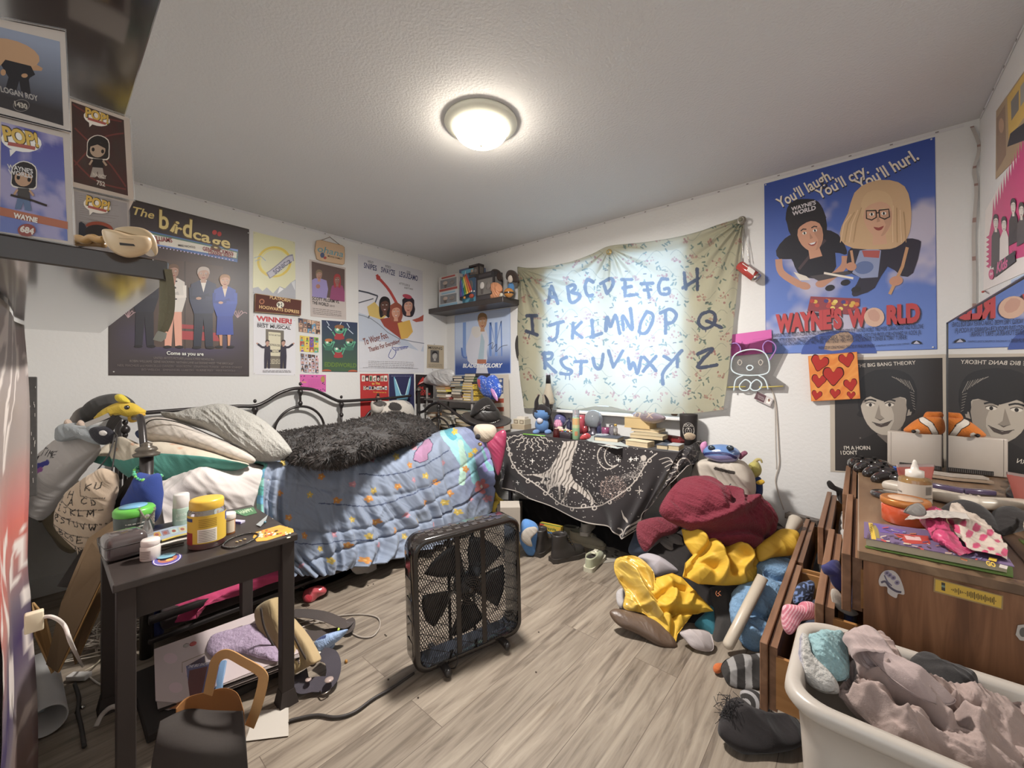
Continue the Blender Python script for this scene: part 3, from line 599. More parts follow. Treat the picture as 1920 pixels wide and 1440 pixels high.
S.txt('To Wong Foo,',683,647,728,633,13,'#7d463e',.02,.1); S.txt('Thanks For Everything!',692,660,750,643,9,'#7d463e',.02,.1); S.line([(733,655),(728,668),(735,672),(742,660),(734,652),(745,652),(756,650),(765,650)],1,'#3a4690',sm=4); S.txt('Julie Newmar',740,659,765,653,7,'#3a4690',0,.4)
smalltext(S,690,775,677,1.4,'#8a8688',4,.03,8,2.3); smalltext(S,680,783,689,1.2,'#98949a',1,.02,8); pins(S,[(674,479),(790,510),(675,694)]); done(S)
# --- missing flyer
S=poster('tan missing person flyer with a small grey portrait',WA,[(801,646),(832,648),(832,692),(800,690)],'#a89980',paper,name='flyer',cat='flyer')
S.txt('MISSING',803,654,829,656,5,'#3c3630',.02); S.poly([(807,656),(823,657),(823,680),(807,679)],'#5a5652'); face(S,815,667,4.5,6.5,'#a09a92','#24211f',lip='#6a645e'); smalltext(S,803,830,683,1.1,'#5a5248',3,.03,4,2); S.ell(814,645.5,.9,.9,'#888'); done(S)
# --- red doll house poster
S=poster('red film poster with cut-out ransom note lettering',WA,[(675,701),(728,701),(730,790),(676,788)],'#ad2826',paper)
for i,ch in enumerate('Welcome'): S.poly([(678+i*7,704+i%2),(684+i*7,704),(684+i*7,715),(678+i*7,715)],['#d8d2c4','#3a3030','#bcb0a0'][i%3]); S.txt(ch,679+i*7,713.5,683+i*7,713.5,8,['#2a2422','#ded8cc','#3c5a40'][i%3],.03)
S.txt('to The',697,721,712,721,4,'#d8c84a',.02)
for i,ch in enumerate('Dollhouse'): S.poly([(681+i*5,724+i%2),(685.4+i*5,724),(685.4+i*5,731),(681+i*5,731)],['#cfc8ba','#342e2c','#d8d2c4'][i%3]); S.txt(ch,681.5+i*5,730,685+i*5,730,5.4,['#2a2422','#ded8cc','#3f5a86'][i%3],.03)
S.txt('The studio hasn\'t seen this',699,736,724,737,2,'#d8c84a'); man(S,708,741,60,'#b98d7a','#4a3b30','#a8a29c','#6a645e'); done(S)
# --- blue antlers poster
S=poster('dark blue poster with a glowing pale hand shaped like tall ears',WA,[(729,701),(776,701),(777,782),(730,784)],'#2c2c50',paper)
S.poly([(738,707),(742,712),(748,732),(753,740),(762,738),(766,714),(770,706),(769,722),(765,742),(762,752),(745,752),(741,735)],'#6fa9c4',2); S.line([(741,711),(752,742)],1.5,'#b9e0ea'); S.line([(768,710),(760,742)],1.5,'#b9e0ea'); smalltext(S,733,772,705,1,'#8f8fb0',1); S.ell(755,764,7,10,'#3f7390'); done(S)
# --- red lips poster
S=poster('black poster with red lips and red dripping lettering',WA,[(779,702),(812,703),(812,756),(779,757)],'#2c2222',paper)
S.poly([(783,722),(788,713),(793,707),(797,710),(806,706),(811,712),(806,720),(796,716)],'#b32a26',2); S.line([(786,719),(797,714),(808,716)],1.2,'#d8d0cc'); S.txt('THE',785,730,794,730,5,'#c03028',.02); S.txt('ROCKY',783,736,802,736,5,'#c03028',.02); S.txt('PICTURE SHOW',781,741,807,741,4.4,'#c03028',.02); S.txt('a different set of jaws',782,746,806,746,2.2,'#c9c0bc'); done(S)
# --- wall B: blue ice poster
S=poster('blue film poster of a person in a white hooded jacket, signed',WB,[(853,592),(957,577),(958,700),(853,704)],'#8fa3cc',glossp)
S.vgrid([(854,593),(956,578),(957,699),(854,703)], lambda U,V: mixc(mixc(Hn('#a9b8d6'),Hn('#b4c3da'),fbm(U*6,V*6,3)),Hn('#2c4a8e'),np.clip((V-.55)*3.2,0,1)),(24,40))
for x0,w in ((868,6),(917,5),(928,5)):
    S.poly([(x0,605),(x0+w,604),(x0+w,668),(x0,668)],'#6f8fc6')
S.line([(866,652),(868,668),(876,670),(880,655)],3,'#4d6cac',sm=2); S.line([(920,668),(920,605),(930,650),(940,602),(941,668)],2.4,'#5f7fbc')
S.poly([(876,668),(874,650),(880,634),(888,612),(896,618),(904,616),(912,620),(916,640),(913,660),(912,682),(882,682)],'#c3c4ce',2); S.poly([(903,622),(909,640),(907,676),(896,676),(900,650)],'#9fb4c0'); S.poly([(895,674),(912,674),(912,682),(895,682)],'#a8654a')
S.poly([(888,612),(884,622),(892,634),(902,628),(906,615)],'#c8c4c0',2); face(S,905,603,8,12.5,'#b28868','#8a6a44'); S.poly([(895,684),(893,700),(916,700),(912,684)],'#c9c8d0')
S.txt('BLADES of GLORY',868,689,943,689,7,'#dfe0e6',.04,.2); S.line([(915,648),(925,642),(922,655),(932,645),(930,660),(940,650),(952,647)],.9,'#3a3c50',sm=3); done(S)
# --- wall B: big sky poster, far right
S=poster('large blue sky poster of two grinning long-haired people beside the right corner',WB,[(1433,345),(1753,257),(1757,655),(1436,664)],'#35509c',glossp)
S.vgrid([(1434,346),(1752,258),(1756,654),(1437,663)],cloudsky('#2c4796','#5f7cc0','#b5aebc',11,3.2,.5),(90,110))
S.ell(1573,664,71,44,'#37509a',a0=180,a1=358); S.poly([(1545,655),(1560,630),(1590,622),(1600,640),(1580,656)],'#a88a70',2)
for T_,p,q_,h in (("You'll laugh.",(1462,391),(1564,334),19),("You'll cry.",(1536,374),(1630,324),19),("You'll hurl.",(1612,358),(1724,298),21)):
    S.txt(T_,p[0]+1,p[1]+2,q_[0]+1,q_[1]+2,h,'#2e2a30',.03); S.txt(T_,*p,*q_,h,'#ddd3c0',.02)
# left figure
S.poly([(1455,470),(1472,447),(1492,438),(1540,430),(1572,440),(1588,470),(1584,478),(1566,474),(1568,500),(1550,520),(1506,520),(1490,500),(1484,486),(1462,486)],'#26242c',2)
S.poly([(1476,420),(1478,390),(1490,376),(1515,373),(1535,380),(1548,405),(1550,440),(1536,458),(1510,462),(1485,445)],'#282428',2)
S.line([(1460,486),(1466,512),(1500,534)],13,'#b4836a',sm=3); S.line([(1584,480),(1580,502),(1545,530)],12,'#b4836a',sm=3); S.ell(1508,536,12,7,'#b4836a',12); S.ell(1540,532,11,7,'#b4836a',-10)
S.line([(1498,505),(1520,478),(1548,450)],5,'#4a3c40'); S.poly([(1488,510),(1512,518),(1520,525),(1500,526)],'#cfc6b8',1); S.poly([(1518,518),(1590,508),(1596,514),(1535,527)],'#4a4446'); S.line([(1545,512),(1600,522)],4,'#d8cfc0')
face(S,1519,438,24,31,'#c08c70','#282428','short',2,-14); S.poly([(1474,400),(1480,384),(1500,375),(1526,374),(1540,386),(1543,402),(1550,408),(1538,410),(1500,414),(1476,420)],'#262428',2)
S.txt("WAYNE'S",1484,396,1530,383,7,'#c8c2c4',.03); S.txt('WORLD',1486,405,1530,393,7.5,'#c8c2c4',.03)
# right figure
S.poly([(1590,472),(1610,462),(1690,448),(1722,450),(1726,462),(1712,512),(1690,518),(1664,500),(1640,540),(1615,552),(1600,556),(1598,545),(1612,520),(1590,510)],'#2f2b38',2)
S.poly([(1612,470),(1640,466),(1652,470),(1646,520),(1615,522),(1598,512)],'#8690b0',1); S.poly([(1616,470),(1650,470),(1648,484),(1620,482)],'#a8504c'); S.ell(1620,502,18,12,'#5a6c98',-10)
S.poly([(1576,450),(1578,425),(1590,400),(1602,362),(1630,342),(1668,338),(1696,350),(1707,380),(1708,420),(1700,448),(1680,464),(1655,468),(1600,466)],'#c2a078',2)
face(S,1646,405,27,36,'#c79a7c','#c8a87e','short',1,-4,glasses='#2c2624')
for k in range(16):
    x=1598+k*6.4; S.line([(x if k>8 else x-2,370+abs(k-8)*4),(x-6+(k-8)*1.2,420),(x-8+(k-8)*1.8,455)],1.6,'#a98860' if k%2 else '#d6b890') if k<4 or k>11 else None
S.line([(1596,470),(1600,495)],5,'#b98c6a'); S.ell(1596,500,10,8,'#b98468'); S.line([(1701,464),(1692,500),(1668,552)],6,'#b98c62'); S.ell(1680,527,13,9,'#b98468',-10)
for x,y in ((1556,540),(1585,530),(1605,543)): S.ell(x,y,9,5.5,'#29262a',-15)
S.poly([(1514,583),(1520,556),(1612,560),(1612,574),(1590,590)],'#8a3a40',1)
for k in range(20): S.ell(1523+R_.random()*84,562+R_.random()*18,4.5,3.6,R_.choice(['#b03a34','#c9a23c','#4a3c78','#c9702e','#d8c060']))
S.poly([(1513,584),(1560,590),(1556,596),(1514,590)],'#302a38')
for o,c in ((2,'#3c2428'),(0,'#b2383a')):
    S.txt("WAYNE'S",1455+o,622+o,1579+o,613+o,30,c,.07); S.txt('W',1590+o,612+o,1626+o,609+o,30,c,.07); S.txt('RLD',1662+o,606+o,1725+o,602+o,31,c,.07)
S.ell(1639,595,19,18,'#c9a48c'); S.poly([(1627,586),(1640,580),(1650,592),(1645,603),(1632,600)],'#bd907c',2)
S.txt('PARAMOUNT PICTURES PRESENTS A LORNE MICHAELS PRODUCTION A PENELOPE SPHEERIS FILM  WAYNE\'S WORLD  MIKE MYERS  DANA CARVEY AND ROB LOWE',1448,633,1731,616,7,'#2a2a3a',0)
S.txt('MUSIC PETER ROBINSON  MALCOLM CAMPBELL  GREGG FONSECA  THEO VAN de SANDE  EXECUTIVE PRODUCER HOWARD W. KOCH, JR.',1450,642,1727,627,7,'#2a2a3a',0)
S.txt('BASED ON CHARACTERS BY MIKE MYERS  WRITTEN BY MIKE MYERS AND BONNIE TURNER & TERRY TURNER',1465,648,1700,636,6.5,'#2a2a3a',0); S.txt('PRODUCED BY LORNE MICHAELS  DIRECTED BY PENELOPE SPHEERIS',1535,655,1640,651,5.5,'#2a2a3a',0); S.txt('A PARAMOUNT COMMUNICATIONS COMPANY',1642,650,1705,646,3,'#2a2a3a',0)
S.ell(1718,645,10,6.5,'#20222c',a0=180,a1=360); S.poly([(1712,645),(1718,639),(1725,645)],'#b0aec0'); pins(S,[(1436,347),(1746,262),(1749,651)]); done(S)
# --- wall B: black and white portrait
S=poster('black poster with a pale drawn portrait of a dark-haired person behind the dresser',WB,[(1556,672),(1773,664),(1775,898),(1557,884)],'#b3a898',glossp)
S.poly([(1565,676),(1767,671),(1769,895),(1566,882)],'#332e2c'); S.up()
S.txt('THE BIG BANG THEORY',1606,689,1717,683,6.5,'#c9c0b2',.01)
S.poly([(1600,900),(1602,880),(1612,826),(1640,812),(1700,810),(1740,830),(1769,860),(1769,895)],'#2a2624')
S.poly([(1645,790),(1690,795),(1688,825),(1664,832),(1645,815)],'#6e645c')
S.poly([(1611,770),(1608,740),(1612,715),(1636,697),(1672,693),(1704,702),(1719,730),(1716,762),(1704,782),(1612,782)],'#24201f',2)
S.poly([(1614,755),(1616,742),(1650,738),(1694,742),(1699,760),(1696,788),(1684,806),(1664,816),(1643,811),(1626,795),(1616,772)],'#b0a596',2)
S.poly([(1655,745),(1697,748),(1697,788),(1684,806),(1664,816),(1676,790),(1672,765)],'#94897c',2)
S.poly([(1703,768),(1711,766),(1708,778),(1700,780)],'#988d80',1)
for x in (1632,1668):
    S.line([(x-11,752+(x>1650)),(x,749),(x+11,752)],3,'#24201f',sm=2); S.ell(x,759,8,3.2,'#d0c8ba'); S.ell(x,759,3,3.2,'#2c2624'); S.line([(x-9,757),(x,754.5),(x+9,757.5)],1.2,'#38302c',sm=2)
S.poly([(1648,758),(1651,778),(1659,785),(1648,787),(1640,784)],'#8c8174',1); S.poly([(1641,783),(1650,787),(1658,784),(1650,789)],'#4a423c')
S.poly([(1637,792),(1652,796),(1671,790),(1664,798),(1652,801),(1643,798)],'#4c403a',1); S.line([(1635,791),(1652,795),(1673,788)],1,'#2c2624',sm=2)
S.poly([(1610,768),(1608,732),(1616,708),(1640,694),(1680,693),(1708,706),(1719,735),(1717,765),(1706,772),(1703,752),(1688,744),(1655,752),(1632,743),(1618,752)],'#24201f',2)
for k in range(9): S.line([(1672+k*4,706+k),(1682+k*4,711+k*3)],1.1,'#6c655e' if k%2 else '#8f877c')
for k in range(7): S.line([(1706+k,735+k*5),(1714+k*.4,738+k*5)],.8,'#8f877c')
S.txt("I'M A HORN",1583,843,1632,843,7,'#d5ccbe',.01); S.txt("I DON'T",1577,852,1608,852,7,'#d5ccbe',.01); S.txt('A',1746,868,1751,868,6,'#d5ccbe'); S.ell(1613,689+132,1.5,1.5,'#6c655e'); done(S)
# --- orange canvas with hearts
S=Sheet(WB,matte,.03); q=[(1516,668),(1607,660),(1613,747),(1522,752)]; S.base(q,'#c9702a',.022); S.up()
S.vgrid([(1517,669),(1606,661),(1612,746),(1523,751)], lambda U,V: mixc(Hn('#cf6d22'),Hn('#dd9440'),ridge(U*5+V*4,V*3,4)),(60,60))
def heart(S,x,y,w,rot,c,lc):
    P=[(0,.9),(-.55,.35),(-1,-.2),(-.85,-.8),(-.35,-.85),(0,-.4),(.35,-.85),(.85,-.8),(1,-.2),(.55,.35)]; cc,s=math.cos(rot),math.sin(rot)
    P=[(x+w*(a*cc-b_*s),y+w*(a*s+b_*cc)) for a,b_ in P]; S.poly(P,lc,3); S.poly([(x+(a-x)*.9,y+(b_-y)*.9) for a,b_ in P],c,3)
for a in ((1537,682,17,.25),(1588,676,15,-.2),(1536,715,14,.1),(1595,722,13,-.15),(1532,741,10,.2),(1596,741,8,0),(1563,706,20,0),(1566,738,10,.1)): heart(S,*a,'#a8261e','#3a1816')
S.build('canvas_painting',label='orange canvas painted with red hearts below the big sky poster',cat='painting')
# --- pink note
S=Sheet(WB,paper,.012); S.base([(1370,628),(1447,618),(1449,661),(1372,668)],'#c4559c',.001); S.poly([(1385,654),(1392,640),(1400,652),(1408,642),(1404,658),(1394,664)],'#a0427e',1); smalltext(S,1412,1438,637,1,'#a0427e',2,-.1,3,4); S.build('pink_note',label='magenta paper note pinned beside the hanging sheet',cat='note')
# --- neon sign: wire outline of a plump toy animal
def neon(P,name,r=.0045,col='#c9d6da',closed=True,par=None,off=.03): b=B(); b.tube([WB.at(x,y,off) for x,y in P],r,shiny,col,8,5,closed); return b.build(name,par)
ns=thing('neon_sign',WB.at(1415,700,.02),'unlit outline light sign of a sitting toy animal on a clear backing','light sign')
neon([(1373,690),(1378,668),(1396,658),(1418,656),(1436,663),(1444,682),(1440,700),(1410,704),(1384,701)],'head_tube',par=ns); neon([(1402,690),(1405,686),(1411,686),(1414,690),(1410,694),(1405,694)],'nose_tube',par=ns)
for x in (1389,1428): neon([(x-4,680),(x,675),(x+4,680),(x,685)],'eye_tube',.003,'#b9b0a4',par=ns)
neon([(1378,733),(1382,712),(1396,704)],'body_tube',closed=False,par=ns); neon([(1442,730),(1436,712),(1424,704)],'body_tube',closed=False,par=ns)
for x in (1400,1420): neon([(x-11,722),(x,712),(x+10,720),(x+4,731),(x-8,731)],'foot_tube',par=ns)
neon([(1436,664),(1432,650),(1440,640),(1452,644),(1456,656),(1444,676)],'ear_tube',.004,'#9c6fb8', False,ns); neon([(1376,676),(1368,662),(1370,648),(1382,644),(1390,652),(1390,660)],'ear_tube',.004,'#9c6fb8', False,ns)
neon([(1360,726),(1400,725)],'base_tube',.004,'#bfae52', False,ns); neon([(1425,726),(1470,724)],'base_tube',.004,'#bfae52', False,ns)
b=B(); P=[WB.at(x,y,.018) for x,y in [(1362,732),(1368,640),(1400,645),(1452,632),(1474,655),(1450,704),(1474,720),(1472,732)]]; clr,nt,bc=nodes('acrylic'); bc.inputs['Transmission Weight'].default_value=1; bc.inputs['Roughness'].default_value=.03; bc.inputs['IOR'].default_value=1.05; b.ext(P,WB.n*.003,clr,'#fff'); b.build('clear_backing',ns)
# cable down the wall, tag
b=B(); b.tube([WB.at(x,y,.008) for x,y in [(1443,720),(1450,738),(1455,760),(1458,800),(1460,840),(1461,870),(1454,900),(1460,925),(1470,955)]],.003,cable_m,'#b8ada0',8,5); b.tube([WB.at(x,y,.006) for x,y in [(1450,738),(1453,770),(1454,830),(1456,880)]],.0015,cable_m,'#b8ada0',6,5)
b.build('power_cable',label='thin white cable running down the wall from the light sign',cat='cable')
S=Sheet(WB,glossp,.02); S.base([(1421,733),(1451,748),(1445,762),(1414,747)],'#b9b0ae',.002); S.poly([(1421,734),(1438,742),(1433,755),(1415,747)],'#5a3e44'); S.poly([(1440,745),(1448,749),(1444,758),(1437,755)],'#e0dad4'); S.ell(1443,750,2.4,3,'#8a6a5a'); smalltext(S,1422,1434,740,1,'#cfc6c4',3,.5,3,2.4)
S.build('id_badge',label='small dark badge card hanging below the light sign',cat='badge')
# --- wall C posters
S=poster('pink and white band poster with spiky edge on the right wall',WC,[(1849,395),(1925,258),(1925,510),(1845,545)],'#d8cfc8',glossp)
sp=[]
for i in range(13):
    t=i/12; x=1862+t*60; y=385-t*118; sp+=[(x,y+14*(1-t)+8),(x+2,y-14-10*t)]
S.poly([(1855,500),(1856,440)]+sp+[(1925,480)],'#c02a6c'); 
for k in range(7): S.poly([(1857,440+k*9),(1850,445+k*9),(1857,449+k*9)],'#c02a6c')
for i,(x,y) in enumerate(((1869,408),(1885,412),(1903,378),(1919,385))):
    S.poly([(x-9,y+95-i*6),(x-8,y+35),(x-3,y+22),(x+4,y+20),(x+8,y+32),(x+9,y+85-i*6)],['#3a3436','#cfc6c0','#2c282a','#4a4446'][i]); face(S,x,y+9,4.6,12,'#d0c6bc','#2a2628',lip='#8a7a74')
S.poly([(1866,497),(1906,470),(1908,490),(1868,520)],'#2c282a'); S.txt('Kids',1872,512,1893,500,16,'#c94a80',.03,.2); S.txt('in',1902,480,1908,476,9,'#3a3436',.02); S.ell(1862,514,5,10,'#c02a6c'); S.txt('the',1859,517,1865,514,6,'#e6ded8'); done(S)
S=poster('sepia and yellow photo poster high on the right wall',WC,[(1869,208),(1925,128),(1925,278),(1868,336)],'#a58a64',glossp)
S.poly([(1890,182),(1925,132),(1925,215),(1893,262)],'#c9a23c'); S.poly([(1897,190),(1912,168),(1912,205),(1898,226)],'#6f6a62'); S.poly([(1915,162),(1925,148),(1925,185),(1915,200)],'#8f8a80'); S.poly([(1870,222),(1886,196),(1888,290),(1870,322)],'#8a6c50'); S.poly([(1890,275),(1896,250),(1908,240),(1925,228),(1925,262)],'#2e2a28'); S.ell(1879,235,5,14,'#b08a68'); done(S)
S=poster('pale blue paper scrap below the band poster',WC,[(1897,525),(1922,513),(1922,535),(1898,545)],'#a3b4cc',paper,name='paper_scrap',cat='paper'); smalltext(S,1900,1920,528,1.2,'#5f74a0',2,-.4,1,3); done(S)
b=B(); b.cyl(WC.at(1848,546,.002),WC.at(1856,546,.02),.003,plast,'#9c3a30',8); b.ball(WC.at(1856,546,.02),.005,plast,'#9c3a30',8); b.build('push_pin',label='red push pin under the lower corner of the band poster',cat='push pin')
# --- wall D: tall curled poster at the far left edge
def wdposter():
    b=B(); nu,nv=30,90; z=np.linspace(1.36,.1,nv)[:, None]; U,V=np.meshgrid(np.linspace(0,1,nu),np.linspace(0,1,nv))
    x=1.7+U*.62; y=-2.948+.006*np.sin(V*9+U*3)+.04*np.clip(1-U*5,0,1)**2*(.4+.6*V)+.008*ridge(U*3,V*4,2)
    G=np.stack([x,y,z+0*x],-1); C=mixc(Hn('#8a7d78'),Hn('#b8584c'),np.clip(1-np.abs(V-.42)*6,0,1)); C=mixc(C,Hn('#3a2f55'),np.clip(1-np.abs(V-.66)*6,0,1)); C=mixc(C,Hn('#cfc4bc'),(ridge(U*4,V*7,8)>.72)*1.); C=mixc(C,Hn('#5a3a34'),np.clip((V-.78)*8,0,1)*.7)
    b.grid(G,glossp,C=C); b.build('poster',label='tall glossy poster curling off the near left wall',cat='poster',thick=.0006)
wdposter()
# ================================================================== near left: shelves, boxes, leaning things
blk='#3a3330'
def shelf(label,lo,hi,name='floating_shelf',col='#332c2a',mat=None):
    b=B(); lo=np.array(lo); hi=np.array(hi); b.box((lo+hi)/2,hi-lo,mat or lam,col,.002,1, False); return b.build(name,label=label,cat='shelf')
lam=vcm('black_laminate',.13,spec=.8,coat=.6,var=.1)
shelf('black floating shelf holding boxed figures at the near left',(1.48,-2.955,1.366),(2.632,-2.765,1.396))
shelf('black floating shelf close under the ceiling at the near left',(1.48,-2.955,1.835),(2.9,-2.765,1.865))
def poplogo(S,x,y,w,sl,tag='MOVIES'):
    S.ell(x+w*.5,y+sl*w*.5,w*.52,w*.27,'#ddd6cc',math.degrees(math.atan(sl))); S.poly([(x+w*.2,y+w*.3),(x+w*.4,y+w*.3),(x+w*.22,y+w*.48)],'#ddd6cc')
    S.txt('POP!',x+w*.06+.8,y+w*.06+.8,x+w*.95+.8,y+w*.06+sl*w+.8,w*.36,'#40362c',.07); S.txt('POP!',x+w*.06,y+w*.06,x+w*.95,y+w*.06+sl*w,w*.34,'#c9a448',.04)
    S.line([(x+w*.16,y+w*.15),(x+w*.85,y+w*.15+sl*w*.7)],w*.09,'#a4564c')
def doll(S,x,y,h,hair,skin,top,legs):
    w=h*.3; S.poly([(x-w*.9,y+h*.25),(x-w*.8,y),(x,y-h*.12),(x+w*.9,y),(x+w,y+h*.3),(x+w*.8,y+h*.52),(x-w*.8,y+h*.46)],'#cdc4b8',3); S.poly([(x-w*.84,y+h*.25),(x-w*.74,y+h*.02),(x,y-h*.1),(x+w*.84,y+h*.02),(x+w*.92,y+h*.3),(x+w*.74,y+h*.49),(x-w*.74,y+h*.43)],hair,3)
    S.ell(x,y+h*.26,w*.66,h*.19,skin,8); S.ell(x-w*.38,y+h*.25,w*.13,h*.05,'#2a2422'); S.ell(x+w*.42,y+h*.3,w*.13,h*.05,'#2a2422'); S.line([(x-w*.7,y+h*.15),(x,y+h*.09),(x+w*.75,y+h*.2)],h*.07,hair)
    S.poly([(x-w*.42,y+h*.48),(x+w*.42,y+h*.5),(x+w*.5,y+h*.72),(x-w*.45,y+h*.7)],top); S.poly([(x-w*.42,y+h*.7),(x+w*.42,y+h*.72),(x+w*.6,y+h*1.0),(x+w*.1,y+h*.98),(x,y+h*.8),(x-w*.2,y+h*.96),(x-w*.65,y+h*.95)],legs)
    S.line([(x-w*.45,y+h*.52),(x-w*.7,y+h*.64)],h*.05,skin); S.line([(x+w*.45,y+h*.54),(x+w*.75,y+h*.66)],h*.05,skin)
def figbox(q,pq,X,label,edge='#b9aca0',draw=None,sky=None,t=.09):
    S=Sheet(PX(X),paper,0); S.base(q,edge,t); S.poly(pq,'#3a3432')
    if sky: S.vgrid(pq,sky,(30,40))
    if draw: draw(S)
    o=S.build('figure_box',label=label,cat='toy box',group='boxed figures on the near left shelves')
    b=B(); P=np.array([S.p.at(x,y,.003) for x,y in q]); c=P.mean(0); P2=c+(P-c)*1.03; n=S.p.n
    for i in range(4):
        a,d=P2[i],P2[(i+1)%4]; b.ext([a,d,d+(c-d)*.03,a+(c-a)*.03],n*.001,clearp,'#e8e4e0')
    b.build('clear_protector',o)
def dW(S):
    poplogo(S,3,258,74,.18)
    S.poly([(0,388),(127,416),(127,430),(0,404)],'#a8664c'); doll(S,44,312,84,'#332d2c','#b08a6c','#4a4440','#5c6c88'); S.txt("WAYNE'S",14,316,62,326,8,'#c9c2bc',.03); S.txt('WORLD',16,326,62,335,8,'#c9c2bc',.03); S.line([(20,366),(60,376),(88,386)],4,'#3a302c')
    S.txt('WAYNE',25,408,70,418,9,'#d9cfc2',.05); S.ell(50,432,17,12,'#8d4c44'); S.txt('684',37,434,63,440,11,'#cfc4b6',.05)
def dL(S):
    S.poly([(0,80),(80,128),(78,133),(60,132),(0,108)],'#b0855e',1); S.ell(16,100,60,26,'#b58c66',14); S.poly([(2,122),(10,112),(58,124),(66,140),(56,146),(54,150),(58,178),(40,174),(36,152),(30,172),(10,168),(16,145)],'#2c2829'); S.ell(6,136,5,6,'#b0855e'); S.ell(46,142,6,4,'#b0855e')
    S.txt('LOGAN ROY',2,172,72,190,10,'#a39b93',.03); S.line([(40+15*math.cos(t),198+11*math.sin(t)) for t in np.linspace(0,6.28,20)],.8,'#8f877f'); S.txt('1430',28,199,52,205,9,'#b0a595',.04)
def dN(S):
    for P in ([(136,195),(170,215),(228,228)],[(140,310),(190,260),(232,250)],[(140,240),(200,300),(236,350)],[(138,300),(180,340),(236,355)]): S.line(P,3,'#6d3a34',sm=2)
    poplogo(S,157,215,49,.3); doll(S,183,262,74,'#2f2a28','#a8917c','#2c2828','#9a9088'); S.txt('NANCY',174,330,200,336,6.5,'#b9b0a5',.04); S.txt('752',181,346,197,350,8,'#b9b0a5',.04)
def dP(S):
    r=random.Random(3)
    for k in range(22): S.line([(146+r.random()*4,366+k*4),(180+r.random()*50,370+k*4+4)],.5,'#7d7672')
    poplogo(S,157,380,50,.25); S.poly([(147,465),(148,418),(152,416),(158,420),(172,445),(170,460)],'#2f3038',1); S.ell(186,428,26,12,'#8f4530',8,a0=180,a1=360); S.ell(185,436,26,14,'#322c2c',8)
figbox([(-32,211),(131,251),(138,460),(-32,430)],[(2,228),(118,258),(127,452),(0,434)],2.634,'boxed vinyl figure numbered 684 with a blue cloudy sky print',draw=dW,sky=cloudsky('#4f4c8c','#6a75a8','#9c93b0',5,2.5,.5))
figbox([(-32,30),(122,60),(131,247),(-32,207)],[(-2,50),(112,78),(119,236),(-2,200)],2.634,'boxed vinyl figure numbered 1430, stacked above box 684',draw=dL,sky=lambda U,V: mixc(Hn('#8a90a0'),Hn('#3a3433'),np.clip(V*1.3-.1,0,1)))
figbox([(131,184),(243,222),(251,376),(136,352)],[(134,190),(232,225),(240,367),(138,341)],2.33,'boxed vinyl figure numbered 752 with a dark red print',draw=dN,sky=lambda U,V: mixc(Hn('#4f2c2a'),Hn('#3f3b36'),fbm(U*5,V*5,4)))
figbox([(138,354),(241,378),(244,528),(144,500)],[(139,358),(238,381),(242,520),(146,492)],2.33,'boxed vinyl figure with a pale printed pattern, below box 752','#a8a09a',draw=dP,sky=lambda U,V: mixc(Hn('#9a9594'),Hn('#8f8a8a'),fbm(U*5,V*5,4)))
# cream gadget hanging over the shelf edge + rope coil
pg=PX(2.655)
b=puff([(191,436),(194,430),(212,432),(245,441),(270,443),(282,448),(284,462),(275,474),(258,481),(238,482),(215,473),(198,455)],pg,.014,.02,mat=plast,col='#c9ab83',amp=0,wr=0)
g=b.build('sensor_grip',label='cream rounded plastic gadget with a dark slot resting on the shelf edge',cat='gadget')
b=puff([(215,431),(225,426),(248,425),(272,430),(290,445),(296,470),(290,478),(280,452),(262,445),(240,441)],PX(2.648),.008,.05,mat=plast,col='#bda37d',amp=0,wr=0); b.build('rear_shell',g)
S=Sheet(PX(2.668),plast,.0045); S.poly([(223,456),(250,459),(253,463),(224,461)],'#2c2624'); S.poly([(222,447),(250,449),(250,451),(222,449)],'#b39670'); S.build('slot',g)
b=B(); b.tube([at(x,y,'d',.63) for x,y in [(132,452),(145,447),(160,451),(172,446),(185,450),(196,449)]],.006,plast,'#a5834c',8,5); b.tube([at(x,y,'d',.64) for x,y in [(138,455),(160,456),(180,457),(196,459)]],.005,plast,'#8d6c3c',8,5); b.build('rope_coil',label='gold coloured cord lying on the near left shelf',cat='cord')
# strap hanging under the shelf
def ribbon(b,P,w,mat,col,t=.0015,nrm=(0,0,1),C=None):
    P=cr(P,len(P)*8); T=np.gradient(P,axis=0); T/=np.linalg.norm(T,axis=1)[:, None]; W=np.cross(T,np.array(nrm,float)); W/=np.linalg.norm(W,axis=1)[:, None]+1e-9
    N=np.cross(T,W); G=np.stack([P-W*w/2+N*t,P+W*w/2+N*t,P+W*w/2-N*t,P-W*w/2-N*t],1); b.grid(G,mat,col,wrap=True,smooth=False)
    return b
d_=(CAM-at(300,560,'d',.62)); d_/=np.linalg.norm(d_)
st=thing('webbing_strap',at(300,560,'d',.62),'olive green webbing strap with a buckle hanging from the near left shelf','strap')
b=B(); ribbon(b,[at(306,505,'d',.618),at(307,540,'d',.62),at(306,580,'d',.62),at(303,622,'d',.62)],.010,cloth,'#7c745c',nrm=d_); ribbon(b,[at(315,505,'d',.615),at(321,545,'d',.616),at(319,590,'d',.617),at(308,620,'d',.618)],.009,cloth,'#6e6650',nrm=d_); b.build('webbing',st)
b=B(); b.ext([at(x,y,'d',.612) for x,y in [(293,625),(297,620),(313,625),(311,635),(302,641),(287,637)]],d_*-.008,plast,'#8a8474'); b.build('buckle',st)
